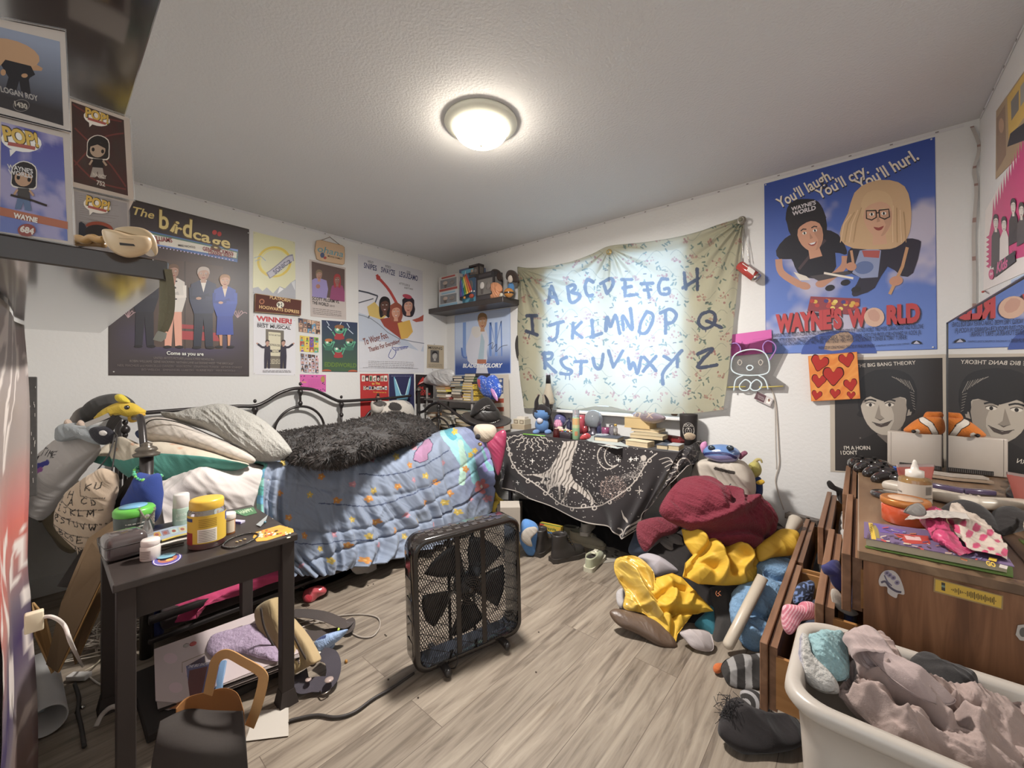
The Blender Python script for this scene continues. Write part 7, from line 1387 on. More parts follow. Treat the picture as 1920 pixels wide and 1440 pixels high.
for (px_,py_),w,d,h,c,rz,l,sp_ in spec:
    P=at(px_,py_,'z',Z1); P=np.array([P[0],min(P[1]+.06,-.1) if h>.03 else P[1]+.03,z]); book(tuple(P),w,d,h,c,'#b39a6c' if h>.05 else '#b5a382',rz,l,'books on the desk','+y'); z+=h+.001
PP=at(1214,790,'z',z)
puff([(1177,784),(1186,777),(1200,773),(1215,776),(1232,774),(1247,782),(1240,790),(1225,794),(1210,793),(1190,790)],tilted(1213,784,'y',P[1]-.03,(-SA,CA*-1,.3)),.045,.035,mat=satin,paint=lambda px,py,G: mixc(Hn('#6e5f66'),Hn('#a89078'),(((np.abs(np.hypot(px-1205,py-781)-5)<1)|(np.abs((px-1227)+(py-781)*.8)<1)|(np.abs((px-1227)-(py-781)*.8)<1))&(np.abs(py-781)<6)&(np.abs(px-1214)<20))*1.),amp=.006).build('sachet_pillow',label='small mauve satin sachet pillow on top of the thick paperback',cat='pillow')
b=B(); a_,c_=at(1247,800,'y',-.1)*(1,1,0)+(0,0,Z1+.03),at(1285,815,'y',-.14)*(1,1,0)+(0,0,Z1+.025); b.tube([a_,a_+(c_-a_)*.7,a_+(c_-a_)*.75,c_],[.026,.027,.026,.012],glass,'#a83a3c',14,0); b.build('red_bottle',label='red glass bottle lying on its side left of the black tumbler',cat='bottle')
tm,P,s=T('tumbler',1291,824,'tall black tumbler with white local witch lettering and a pentacle','tumbler')
b=B(); s*=1.15; b.lathe([(11*s,0),(12*s,1*s),(13.8*s,48*s),(13.5*s,50*s),(1*s,50.5*s)],P,matte,'#2a2524',30); b.build('cup_body',tm)
b=B(); R0= lambda z_: (12.2+1.8*z_/48)*s
def wl(pts,w=.5):
    c0=math.atan2(CAM[1]-P[1],CAM[0]-P[0])
    b.tube([(P[0]+(R0(v)+.0004)*math.cos(c0+u/13),P[1]+(R0(v)+.0004)*math.sin(c0+u/13),P[2]+v*s) for u,v in pts],w*s,paper,'#b9b2aa',4,0)
wl([(9*math.cos(t),24+13*math.sin(t)) for t in np.linspace(0,6.28,30)],.35); wl([(5*math.cos(t),24+5*math.sin(t)) for t in np.linspace(0,6.28,20)],.35); wl([(5*math.cos(k*4*pi/5+pi/2),24+5*math.sin(k*4*pi/5+pi/2)) for k in range(6)],.35)
for sg in (-1,1): wl([(sg*(6.5+2*math.cos(t)),24+4*math.sin(t)) for t in np.linspace(-1.4,1.4,8)],.4)
b.build('emblem',tm); b=B(); wraptxt(b,P,R0(31)+.0006,31*s,4*s,'LOCAL','#b9b2aa',-30,30); wraptxt(b,P,R0(13)+.0006,13*s,4*s,'WITCH','#b9b2aa',-30,30); b.build('lettering',tm)
for i,(x,y,w,h,c,l) in enumerate(((1241,843,.07,.03,'#3f4754','blue-grey paperback at the front right desk corner'),(1262,845,.07,.034,'#a8a8a8','silver covered paperback at the front right desk corner'))):
    P=at(x,y,'z',Z1); book((P[0],P[1]+.05,Z1),w,.11,h,c,'#b5a382',.03,l,'books on the desk','+y')
puff([(1283,815),(1292,811),(1304,816),(1300,824),(1286,824)],PD(2.45),.01,.01,col='#a8967c',floor=Z1).build('tan_pouch',label='small tan pouch at the foot of the black tumbler',cat='pouch')
# back row on the sill
for i,(x,r,h,c,l,y0) in enumerate(((1050,.045,.12,'#3a3436','round dark vase standing on the sill behind the hanging sheet',716),(1266,.035,.2,'#6a4c3a','dark bottle on the window sill, silhouetted through the sheet',770))):
    P=np.array([at(x,740,'y',.07)[0],.07,.937]); b=B(); b.lathe([(r*.8,0),(r,.02),(r,h*.55),(r*.4,h*.7),(r*.35,h*.85),(r*.5,h)] if i else [(r*.6,0),(r*1.0,.06),(r*1.15,.13),(r*1.0,.19),(r*.6,.23)],P,shiny,c,20); b.build('vase' if not i else 'bottle',label=l,cat='vase' if not i else 'bottle')
# ================================================================== hanging sheet with painted alphabet
ST=[('A',[[(1028,568),(1033,540),(1036,541),(1046,569)],[(1031,558),(1041,556)]]),('B',[[(1064,538),(1070,566),(1084,562),(1086,552),(1072,548),(1078,541),(1076,534),(1064,538)]]),('C',[[(1112,529),(1102,524),(1097,538),(1102,554),(1111,553)]]),('D',[[(1132,532),(1138,550)],[(1126,532),(1146,522),(1149,534),(1140,548)]]),
      ('E',[[(1166,524),(1184,524)],[(1172,526),(1172,555),(1195,552)],[(1168,540),(1184,537)]]),('F',[[(1202,532),(1224,531)],[(1213,533),(1217,557)],[(1208,544),(1220,543)]]),('G',[[(1252,524),(1240,524),(1235,540),(1240,551),(1254,550),(1253,541),(1246,542)]]),('H',[[(1283,512),(1286,542)],[(1307,505),(1308,543)],[(1280,540),(1310,522)]]),
      ('I',[[(988,592),(1006,592)],[(997,593),(999,625)],[(987,621),(1007,628)],[(993,626),(991,633)]]),('J',[[(1030,610),(1056,603)],[(1046,606),(1044,630),(1036,638),(1030,634)],[(1043,638),(1043,642)]]),('K',[[(1075,606),(1073,634)],[(1090,604),(1074,620),(1091,633)]]),('L',[[(1110,600),(1112,633)],[(1108,632),(1128,625)]]),
      ('M',[[(1136,620),(1138,595),(1145,612),(1154,592),(1162,625)]]),('N',[[(1169,618),(1168,592),(1185,618),(1182,579)]]),('O',[[(1213,584),(1203,602),(1199,622),(1211,624),(1222,606),(1224,590),(1213,584)],[(1201,624),(1199,631)]]),('P',[[(1248,583),(1248,625)],[(1238,587),(1256,580),(1268,590),(1262,603),(1249,607)]]),('Q',[[(1331,584),(1315,590),(1310,606),(1322,616),(1338,608),(1340,590),(1331,584)],[(1325,602),(1352,614)],[(1324,614),(1323,622)]]),
      ('R',[[(1021,662),(1022,690)],[(1018,664),(1034,662),(1033,672),(1022,677),(1042,698)]]),('S',[[(1062,670),(1052,676),(1058,688),(1072,696),(1066,702),(1052,700)],[(1061,702),(1060,711)],[(1068,702),(1068,712)]]),('T',[[(1079,678),(1100,678)],[(1090,678),(1089,700)],[(1086,700),(1086,704)]]),('U',[[(1112,672),(1116,688),(1126,690),(1131,664)]]),('V',[[(1141,658),(1150,688),(1168,658)]]),
      ('W',[[(1178,672),(1181,692),(1188,680),(1195,700),(1202,670)]]),('X',[[(1208,670),(1230,695)],[(1230,668),(1206,696)]]),('Y',[[(1245,668),(1258,676)],[(1278,658),(1258,680),(1243,700),(1243,720)],[(1270,670),(1270,688)]]),('Z',[[(1308,664),(1336,654),(1308,688),(1344,684)],[(1310,660),(1308,668)]])]
SHT=[(970,500),(1005,502),(1065,492),(1110,476),(1143,461),(1200,455),(1260,446),(1310,434),(1350,420),(1397,406)]
SHB=[(980,752),(985,760),(1030,758),(1075,764),(1130,757),(1180,768),(1230,773),(1290,774),(1350,768),(1356,768)]
SHL=[(970,500),(971,560),(970,640),(975,710),(982,758)]; SHR=[(1397,406),(1385,520),(1374,620),(1366,700),(1356,768)]
nu,nv=620,420; tP,bP=cr(SHT,nu),cr(SHB,nu); lP,rP=cr(SHL,nv),cr(SHR,nv); u=np.linspace(0,1,nu)[None,:, None]; v=np.linspace(0,1,nv)[:, None, None]
Cn= lambda a: np.array(a,float)
Gp=(1-v)*tP[None]+v*bP[None]+(1-u)*lP[:, None]+u*rP[:, None]-((1-u)*(1-v)*tP[0]+u*(1-v)*tP[-1]+(1-u)*v*bP[0]+u*v*bP[-1])
px,py=Gp[...,0],Gp[...,1]; U,V=np.meshgrid(np.linspace(0,1,nu),np.linspace(0,1,nv))
def rad(cx,cy,a0,a1,n,amp_,ln): a=np.degrees(np.arctan2(py-cy,px-cx)); d=np.hypot(px-cx,py-cy); return amp_*np.sin(a/(a1-a0)*n*6.28)*np.exp(-(d/ln)**1.5)*np.clip(d/25,0,1)
dep=-.022-.022*np.sin(np.clip(V,0,1)*pi*.55)-.015*np.sin(U*pi)*V+rad(1143,465,0,180,7,.016,170)+rad(1393,410,0,180,12,.014,190)+rad(975,505,0,90,5,.02,160)+.010*(fbm(px/40,py/60,4)-.5)+.012*np.sin(U*22+V*2)*V**2*.6
dep=np.minimum(dep,-.02)
cD=np.stack([-SA+CA*(px-CX)/FPX,CA+SA*(px-CX)/FPX,(HY-py)/FPX],-1); tt=(dep-CAM[1])/cD[...,1]; G=CAM+cD*tt[..., None]
C=np.tile(Hn('#b9b291'),(*px.shape,1)); C*=(.96+.08*fbm(px/20,py/20,7))[..., None]
rf=np.random.default_rng(8)
for gy in np.arange(415,790,36):
    for gx in np.arange(965,1410,46):
        ox=gx+rf.uniform(-8,8)+(23 if int(gy/36)%2 else 0); oy=gy+rf.uniform(-6,6)
        for k in range(9):
            x,y,r=ox+rf.normal(0,5),oy+rf.normal(0,4),rf.uniform(1.2,2.4); m=(px-x)**2+(py-y)**2<r*r; C[m]=H(['#a3735c','#9a5f50','#b08a6c'][k%3])*np.ones(3)
        for k in range(8):
            a=rf.uniform(0,6.28); x,y=ox+19+rf.normal(0,6),oy+10+rf.normal(0,6); d_=seg(px,py,[(x,y),(x+5*math.cos(a),y+5*math.sin(a))]) if k<5 else None
            if d_ is not None: C[d_<1.3]=H('#5c6e5a')
        t_=np.linspace(0,1,8); cv=[(ox-10+38*q,oy-8+10*math.sin(q*5+gx)) for q in t_]; C[seg(px,py,cv)<.45]=H('#8a8a6e')
for ch,L in ST:
    for Pp_ in L:
        thin=len(Pp_)==2 and abs(Pp_[0][0]-Pp_[1][0])<3 and abs(Pp_[1][1]-Pp_[0][1])<12; C[seg(px,py,cr(Pp_,max(3,len(Pp_)*4)) if len(Pp_)>3 else Pp_)<(1.0 if thin else 2.7+1.2*vn(px/7,py/7,3))]=H('#2c3350')
for x,y in ((1033,530),(1101,512),(1137,507),(1174,509),(1209,514),(1249,509),(1294,492),(1044,592),(1080,594),(1117,587),(1146,577),(1175,565),(1218,568),(1250,565),(1326,567),(1027,647),(1056,657),(1088,664),(1118,649),(1155,645),(1183,651),(1221,650),(1265,643),(1320,638)): C[seg(px,py,[(x-2.5,y),(x+2.5,y-.5)])<.9]=H('#2a2826')
E_=(V<.008)|(U>.992)|(U<.008); C[E_]*=.75
shm,nt,bs=nodes('sheet_cloth'); a=nt.nodes.new('ShaderNodeVertexColor'); a.layer_name='Col'; nt.links.new(a.outputs[0],bs.inputs['Base Color']); bs.inputs['Roughness'].default_value=.9
tr=nt.nodes.new('ShaderNodeBsdfTranslucent'); mx=nt.nodes.new('ShaderNodeMixShader'); mx.inputs[0].default_value=.5; lt_=nt.nodes.new('ShaderNodeMix'); lt_.data_type='RGBA'; lt_.inputs[0].default_value=.5; lt_.inputs[7].default_value=(.68,.76,.86,1); nt.links.new(a.outputs[0],lt_.inputs[6]); nt.links.new(lt_.outputs[2],tr.inputs[0]); nt.links.new(bs.outputs[0],mx.inputs[1]); nt.links.new(tr.outputs[0],mx.inputs[2]); nt.links.new(mx.outputs[0],nt.nodes['Material Output'].inputs[0])
b=B(); b.grid(G,shm,C=C); sh=b.build('bed_sheet',label='floral sheet painted with a dark blue alphabet hanging over the window',cat='sheet')
for i,(x,y,rr_,c) in enumerate(((1143,473,.02,'#a8935c'),(1391,414,.022,'#8f887a'))):
    b=B(); P=at(x,y,'y',-.04)
    for k in range(3): b.tube([P+np.array([rr_*(1-.15*k)*math.cos(t),-.01-.006*k,rr_*(1-.15*k)*math.sin(t)]) for t in np.linspace(0,6.28,18,endpoint=False)],.004,metal,c,6,0,closed=True)
    b.build('wall_hook_ring',label=('gold ring holding up the middle of the painted sheet','twisted metal ring holding the top right corner of the painted sheet')[i],cat='ring')
b=B(); b.tube([at(x,y,'y',-.05) for x,y in [(1392,425),(1392,460),(1394,490)]],.0025,chrome,'#a8a29a',5,3); b.tube([at(x,y,'y',-.03) for x,y in [(1394,425),(1400,460),(1405,492)]],.002,chrome,'#a8a29a',5,3); b.build('hanging_chain',label='thin silver chain hanging from the corner of the painted sheet',cat='chain')
cn=thing('drink_can',at(1403,508,'y',-.05),'red and silver drink can hanging on its side from the chain','can')
b=B(); a_,c_=at(1385,496,'y',-.05),at(1420,522,'y',-.05); d_=c_-a_; b.tube([a_,a_+d_*.06,a_+d_*.9,c_],[.02,.03,.031,.024],shiny,'#a03028',20,0); b.build('can_body',cn)
b=B(); b.tube([a_+d_*.9,a_+d_*.97,c_+d_*.03],[.0315,.029,.024],chrome,'#b9b4ae',20,0); b.build('rim',cn)
S=Sheet(PY(-.083),paper,0); S.poly([(1404,499),(1416,508),(1412,516),(1400,507)],'#c9bfb8'); S.line([(1392,494),(1406,504)],1.4,'#d8cec6'); S.build('print',cn)
# dark plush tail hanging left of the sheet
puff([(968,632),(971,630),(972,650),(974,668),(970,672),(967,660),(966,645)],PY(-.03),.015,.01,mat=plush,col='#3a3736').build('dark_tassel',label='dark furry tassel hanging at the left edge of the painted sheet',cat='tassel')
# ================================================================== under the desk
bt=np.array([0,0,0])
drape([[(975,935,'y',-.2),(1060,950,'y',-.2),(1150,990,'y',-.2),(1230,985,'y',-.2)],[(975,985,'y',-.25),(1060,1000,'y',-.25),(1150,1030,'y',-.25),(1230,1030,'y',-.25)],[(985,1010,'y',-.3),(1060,1020,'y',-.3),(1150,1045,'y',-.3),(1230,1050,'y',-.3)]],80,60,amp=.06,sc=6,wr=.01,col='#221e1e').build('dark_backing',label='black cloth put in as a dark backing under the desk',cat='coat',thick=.01)  # dark cloth added as backing for the dark space under the desk
bl=thing('plush_toy',at(990,1030,'z',0),'blue and white plush toy slumped under the left end of the desk','plush toy')
puff([(975,990),(980,976),(990,974),(1005,982),(1010,995),(1008,1015),(1004,1040),(990,1040),(978,1022),(972,1005)],PD(2.76),.07,.06,mat=plush,col='#4f7fb8',floor=.003,amp=.02).build('body',bl)
puff([(978,1000),(988,990),(1004,988),(1008,996),(1000,1005),(996,1012),(998,1024),(988,1022),(978,1012)],PD(2.69),.02,.01,mat=plush,col='#a8a096',amp=.005).build('belly',bl)
cb_=thing('crayon_box',at(1032,1003,'y',-.5),'yellow and green crayon box standing behind the black boots','box')
S=Sheet(PY(-.5),glossp,0); S.base([(1012,980),(1052,988),(1050,1003),(1012,1000)],'#c9a82c',.03); S.txt('Crayola',1019,991,1043,996,5,'#2f5a34',.03); S.poly([(1012,980),(1022,982),(1012,990)],'#b0402c'); S.poly([(1050,994),(1052,989),(1044,1003),(1050,1003)],'#b0402c'); S.poly([(1022,995),(1042,999),(1040,1002),(1024,1000)],'#3f6a9c'); S.poly([(1013,979),(1052,987),(1052,988.5),(1013,981)],'#5f8a3c'); S.build('carton',cb_)
def boot(px,py,rz,label,sc=1,col='#2e2a28'):
    P=at(px,py,'z',0); o=thing('boot',P,label,'boot','pair of black lace-up boots'); 
    def M(): b=B(); b.place(P,rz=rz,sc=sc); return b
    b=M(); prof=[(-.045,.0),(-.05,.03),(-.02,.042),(.06,.045),(.14,.05),(.2,.035),(.215,0),(.2,-.035),(.14,-.048),(.06,-.04),(-.02,-.04),(-.05,-.028)]
    b.prism(prof,0,.03,rubber,'#35302c'); b.build('sole',o)
    b=M(); rings=[]
    for z,x0,x1,w in ((.028,-.045,.21,.042),(.055,-.045,.208,.043),(.075,-.04,.19,.040),(.09,-.038,.13,.038),(.11,-.038,.085,.038),(.14,-.036,.07,.04),(.17,-.036,.066,.041),(.18,-.034,.064,.040)):
        rings.append([((x0+x1)/2+(x1-x0)/2*math.copysign(abs(math.cos(t))**.8,math.cos(t)),w*math.copysign(abs(math.sin(t))**.8,math.sin(t)),z) for t in np.linspace(0,2*pi,28,endpoint=False)])
    rings.append([(x*.88+.002,y*.85,.165) for x,y,z in rings[-1]]); rings.append([(x*.7,y*.7,.06) for x,y,z in rings[-1]])
    b.grid(np.array(rings),leather,col,wrap=True); b.build('upper',o)
    b=M()
    for k in range(6): z=.085+k*.017; x=.118-k*.0105; b.tube([(x-.01,-.022,z),(x+.006,0,z+.006),(x-.01,.022,z+.012)],.0022,cable_m,'#1f1c1b',5,4); b.ball((x-.008,-.024,z),.003,chrome,'#b39a5c',6); b.ball((x-.008,.024,z),.003,chrome,'#b39a5c',6)
    b.tube([(.06,0,.175),(.08,-.03,.14),(.1,-.05,.1),(.11,-.045,.07)],.002,cable_m,'#1f1c1b',5,5); b.build('laces',o); return o
boot(1012,1040,1.75,'black lace-up ankle boot nearest the fan, seen from behind',.98)
boot(1045,1052,1.15,'black lace-up ankle boot, right of its pair, toe toward the sneakers',1.0)
def sneaker(px,py,rz,label,col,sole,z=0,ry=0,sc=1,rx=0):
    P=at(px,py,'z',z); o=thing('sneaker',P,label,'shoe')
    def M(): b=B(); b.place(P,rz=rz,ry=ry,sc=sc,rx=rx); return b
    prof=[(-.06,.0),(-.055,.028),(-.02,.036),(.06,.036),(.14,.045),(.19,.035),(.205,0),(.19,-.035),(.14,-.045),(.06,-.034),(-.02,-.034),(-.055,-.026)]
    b=M(); b.prism(list(map(tuple,cr(prof,36, True))),0,.026,rubber,sole); b.build('sole',o)
    b=M(); rings=[]
    for z_,x0,x1,w in ((.022,-.058,.2,.04),(.045,-.056,.19,.04),(.06,-.055,.15,.037),(.075,-.054,.10,.034),(.085,-.052,.06,.031)):
        rings.append([((x0+x1)/2+(x1-x0)/2*math.cos(t),w*math.copysign(abs(math.sin(t))**.8,math.sin(t)),z_) for t in np.linspace(0,2*pi,28,endpoint=False)])
    rings.append([(x*.8,y*.8,.07) for x,y,_ in rings[-1]]); rings.append([(x*.7,y*.6,.035) for x,y,_ in rings[-1]])
    C=np.tile(Hn(col),(7,28,1)); C[5:]=Hn('#3a3530'); b.grid(np.array(rings),cloth,C=C,wrap=True); b.build('upper',o)
    b=M(); b.box((.075,0,.079),(.07,.026,.006),cloth,sole,.002)
    for k in range(4): b.tube([(.055+k*.017,-.02,.082-k*.005),(.06+k*.017,0,.088-k*.005),(.055+k*.017,.02,.082-k*.005)],.0022,cable_m,'#cfc8b8',5,4)
    b.build('laces',o); return o
sneaker(1108,1066,1.75,'pale green sneaker lying alone on the floor right of the boots','#a3a487','#b3ae98')
sneaker(1082,1018,.15,'cream high-top sneaker beside the right black boot','#9a907c','#b0a48a',sc=1.05)
sneaker(1098,1000,1.9,'grey-white sneaker stacked behind the cream sneaker','#9c948a','#b3aaa0',z=.09,sc=1.0)
sneaker(1070,1008,.3,'olive grey sneaker wedged behind the black boots','#7a7562','#948c78',z=.01)
S=Sheet(PZ(.001),paper,.002); S.base([(1105,1030),(1110,1017),(1157,1018),(1168,1052),(1130,1056),(1100,1045)],'#8f887c',.0015)
for k in range(26): S.ell(1120+R_.random()*38,1032+R_.random()*18,R_.uniform(1.5,5),1.4,'#4f4844' if k%2 else '#a39c90',20)
smalltext(S,1112,1152,1024,1.2,'#4f4844',1,.05); S.build('floor_print',label='printed sheet with dark drawings lying on the floor under the desk',cat='paper')
# left of desk
mn=thing('plush_toy',at(935,960,'y',-.5),'yellow plush toy with black stripes peeking out by the bed foot','plush toy')
puff([(922,928),(928,922),(932,930),(945,940),(942,945),(930,940),(925,936)],PY(-.45),.02,.02,mat=plush,col='#c9a92c').build('arm',mn); puff([(922,945),(930,938),(942,944),(948,955),(948,966),(940,968),(934,960),(926,960),(920,955)],PY(-.47),.04,.04,mat=plush,col='#c9ac34').build('body',mn); puff([(930,955),(936,948),(941,955),(938,962),(932,962)],PY(-.52),.02,.01,mat=plush,col='#3a3440').build('belly_patch',mn)
b=boxat(956,990,0,.16,.16,.2,card,'#8f887e',.4); b.build('white_carton',label='grey-white carton on the floor between bed and desk, lower one',cat='box')
b=boxat(956,990,.2005,.13,.14,.16,card,'#9a9186',.75); b.build('white_carton',label='grey-white carton tilted on the lower carton beside the desk leg',cat='box')
cable([(963,905,'y',-.53),(960,940,'y',-.54),(954,962,'y',-.54),(962,968,'y',-.54),(958,985,'y',-.54)],'thin black wire hanging down left of the desk leg',.003,'#2c2826')
# ================================================================== clothes pile
def pl(name,label,cat,outline,plane,h,hb,mat,col,**k): return puff(outline,plane,h,hb,mat=mat,col=col,**k).build(name,label=label,cat=cat)
pn= lambda px,py,d,tilt=.7,yaw=0: _pn(px,py,d,tilt,yaw)
def _pn(px,py,d,tilt,yaw):
    q=PD(d,tilt,yaw); q.p=at(px,py,'d',d); return q
WRK=dict(nr=60,na=220,sc=7)
b=B(); G=[]
core=pl('grey_quilt','grey quilted jacket buried under the yellow and burgundy cloth','jacket',[(1215,1035),(1225,1015),(1260,1000),(1300,1010),(1310,1040),(1290,1070),(1262,1062),(1230,1050)],pn(1260,1040,2.35),.09,.1,vcm('quilting',.8,bump=.6,bscale=60,bdist=.006),'#77706a',amp=.03,**WRK)
pl('heap_core','dark clothes heap on the floor filling the middle of the pile','clothes',[(1180,1090),(1210,1040),(1260,1000),(1320,960),(1400,960),(1470,990),(1480,1060),(1440,1150),(1360,1190),(1280,1170),(1220,1140)],pn(1330,1080,2.2,.9),.03,.12,cloth,'#2b2726',amp=.05,**WRK)
pl('jeans','faded blue jeans leg sticking out behind the pile','jeans',[(1178,1030),(1186,1008),(1195,990),(1210,1000),(1220,1035),(1210,1042),(1185,1040)],pn(1195,1020,2.55),.06,.05,cloth,'#4f5a6c',amp=.03)
# shopping bag, blue plush bag on it, yellow plush behind
sbg=thing('shopping_bag',at(1350,920,'y',-.3),'white paper shopping bag printed thank for, standing behind the burgundy blanket','bag')
def psb(px,py,G):
    C=np.tile(Hn('#aca295'),(*px.shape,1)); stamp(C,seg(px,py,[(1350,873),(1365,877),(1384,880)])<3,'#3a3430'); return C
puff([(1305,870),(1318,862),(1350,862),(1385,864),(1402,876),(1414,900),(1412,935),(1380,960),(1330,945),(1300,900)],PY(-.28),.1,.08,mat=card,paint=psb,amp=.05,sc=8,nr=50,na=180,p=5).build('bag_body',sbg)
S=Sheet(PY(-.395),paper,0); S.txt('thank',1325,905,1352,911,9,'#2f2e3a',.03); S.txt('for',1366,915,1379,919,9,'#2f2e3a',.03); S.build('lettering',sbg)
bb=thing('zipped_pouch',at(1350,860,'y',-.32),'shiny blue zipped pouch with two round studs sitting on the paper shopping bag','pouch')
def pbb(px,py,G):
    C=np.tile(Hn('#5577a8'),(*px.shape,1)); C[py>851]=H('#7c7ca8'); stamp(C,seg(px,py,cr([(1322,850),(1345,846),(1370,849),(1382,857)],20))<2.4,'#242c5c')
    return C
puff([(1320,852),(1320,842),(1330,835),(1355,833),(1375,838),(1387,848),(1385,860),(1375,866),(1350,866),(1330,860)],PY(-.32),.07,.06,mat=satin,paint=pbb,nr=40,na=160,amp=.008).build('body',bb)
for x in (1334,1369): b=B(); b.ball(at(x,840,'y',-.375),(.02,.01,.016),shiny,'#23303a',12); b.build('stud',bb)
puff([(1318,850),(1313,838),(1316,830),(1324,828),(1326,838)],PY(-.33),.02,.015,mat=plush,col='#b87aa0').build('side_tab',bb); puff([(1384,855),(1390,848),(1397,845),(1402,850),(1396,856),(1388,862)],PY(-.3),.015,.015,mat=plush,col='#7a4a5a').build('side_tab',bb)
yp=thing('plush_alien',at(1418,930,'y',-.15),'yellow-green plush with a curled horn and navy clothes behind the shopping bag','plush toy')
puff([(1402,875),(1408,867),(1420,866),(1428,880),(1424,892),(1412,896),(1404,888)],PY(-.18),.05,.05,mat=plush,col='#a39a52').build('head',yp); b=B(); b.tube([at(x,y,'y',-.18) for x,y in [(1414,868),(1420,862),(1426,862),(1429,868)]],[.012,.008,.004],plush,'#a89a60',8,5); b.ball(at(1405,876,'y',-.235),.012,plush,'#cfc878',10); b.build('horn',yp)
puff([(1410,895),(1425,895),(1430,910),(1428,930),(1412,932),(1408,912)],PY(-.18),.04,.04,mat=cloth,col='#23345c').build('body',yp); puff([(1418,903),(1428,899),(1434,904),(1428,909),(1420,908)],PY(-.23),.012,.01,mat=plush,col='#c9a22c').build('bow',yp)
pl('tan_pouch','small tan box at the foot of the yellow-green plush','box',[(1408,930),(1428,928),(1430,945),(1408,946)],PY(-.2),.03,.03,card,'#8f7458')
# burgundy blanket
pl('burgundy_blanket','burgundy sherpa blanket bunched on top of the clothes pile','blanket',[(1272,902),(1290,894),(1320,893),(1345,905),(1375,918),(1395,932),(1430,935),(1450,958),(1458,978),(1448,1010),(1435,1025),(1400,1030),(1350,1020),(1310,1005),(1285,990),(1250,975),(1236,955),(1252,925)],pn(1350,965,2.12,.55),.17,.18,fleece,'#6d2834',amp=.07,wr=.012,nr=90,na=320,sc=7,p=1.7,cre=(([(1258,985),(1300,988),(1350,972),(1385,950),(1400,935)],9,.05),([(1290,1000),(1340,1002),(1390,1000),(1440,1012)],7,-.05),([(1345,905),(1355,930),(1352,955)],6,-.06),([(1365,912),(1372,930),(1362,950),(1350,962)],6,.04),([(1270,910),(1262,940),(1280,970)],10,-.03),([(1430,945),(1440,980),(1438,1015)],8,-.03),([(1300,900),(1320,925),(1330,960)],9,.03)))
pl('burgundy_sleeve','burgundy sherpa corner trailing left of the main blanket','blanket',[(1194,985),(1205,975),(1240,970),(1270,985),(1265,1000),(1240,1008),(1222,1025),(1208,1034),(1195,1010)],pn(1235,995,2.3,.5),.06,.06,fleece,'#70303a',amp=.04,wr=.01,**WRK)
for i,(P_,c0) in enumerate((([(1262,990),(1300,985),(1345,975),(1372,955),(1385,930)],0),([(1352,910),(1356,935),(1350,950)],0))): pass
# yellow cloths
ycl=vcm('yellow_gown_cloth',.6,bump=.15,bscale=200,spec=.3,var=.03)
pl('yellow_gown','bright yellow gown bunched under the burgundy blanket','gown',[(1278,992),(1310,995),(1360,1012),(1420,1018),(1425,1050),(1416,1095),(1360,1098),(1310,1095),(1282,1080),(1285,1055),(1300,1040),(1284,1018)],pn(1350,1050,2.02,.7),.10,.1,ycl,'#c99f1c',amp=.05,wr=.006,nr=90,na=340,sc=7,p=1.6,sm='lin',cre=(([(1300,1000),(1330,1030),(1350,1060),(1345,1095)],8,.05),([(1362,1015),(1352,1045),(1372,1075)],7,-.06),([(1285,1078),(1310,1060),(1335,1068)],7,-.05),([(1375,1030),(1400,1050),(1380,1075),(1390,1095)],7,.05),([(1318,1000),(1322,1030),(1300,1055)],6,-.05),([(1400,1022),(1412,1060)],6,-.04)))
pl('yellow_gown_sleeve','yellow gown sleeve reaching toward the open dresser drawers','gown',[(1420,1025),(1445,1005),(1465,992),(1490,995),(1497,1010),(1494,1035),(1480,1042),(1450,1045),(1425,1052)],pn(1460,1020,2.0,.6),.06,.06,ycl,'#c39a1e',amp=.05,wr=.004,**WRK)
pl('yellow_cloth','flat yellow cloth with pointed corners at the front of the pile','cloth',[(1225,1085),(1260,1074),(1278,1082),(1300,1105),(1338,1146),(1300,1150),(1270,1190),(1266,1212),(1240,1205),(1222,1170),(1200,1130)],pn(1265,1140,1.95,.9),.05,.05,ycl,'#cba21e',amp=.04,wr=.004,nr=80,na=320,sc=8,p=1.6,sm='lin',cre=(([(1228,1125),(1255,1108),(1285,1105)],6,-.04),([(1250,1090),(1262,1125),(1250,1148)],7,.03),([(1225,1150),(1260,1150),(1310,1147)],5,-.05),([(1262,1150),(1262,1180),(1262,1205)],6,-.04),([(1300,1112),(1290,1135)],6,.03)))
pl('yellow_satin_sash','shiny yellow satin sash folded over the left of the pile','sash',[(1151,1065),(1158,1046),(1190,1043),(1220,1065),(1228,1090),(1226,1120),(1246,1145),(1250,1175),(1238,1182),(1222,1165),(1205,1150),(1170,1140),(1172,1110),(1158,1085)],pn(1200,1110,2.0,.8),.06,.05,satin,'#c9a53a',amp=.06,wr=.01,nr=90,na=320,sc=10,p=1.7,cre=(([(1160,1060),(1185,1080),(1205,1120),(1235,1160)],5,.04),([(1180,1050),(1205,1080),(1220,1110)],5,-.03),([(1165,1090),(1185,1110),(1200,1140)],5,-.03),([(1190,1140),(1220,1140),(1240,1165)],5,.03)))
pl('white_shirt','pale lavender-white shirt tucked behind the satin sash','shirt',[(1196,1045),(1215,1038),(1245,1050),(1272,1074),(1250,1078),(1230,1082),(1212,1060)],pn(1235,1062,2.2,.8),.05,.05,cloth,'#a29b9f',amp=.03,**WRK)
pl('white_scrap','small white cloth on the floor left of the pile','cloth',[(1156,1110),(1168,1104),(1172,1125),(1166,1140),(1157,1130)],pn(1164,1122,2.1,.9),.02,.03,cloth,'#a5a09f',amp=.02)
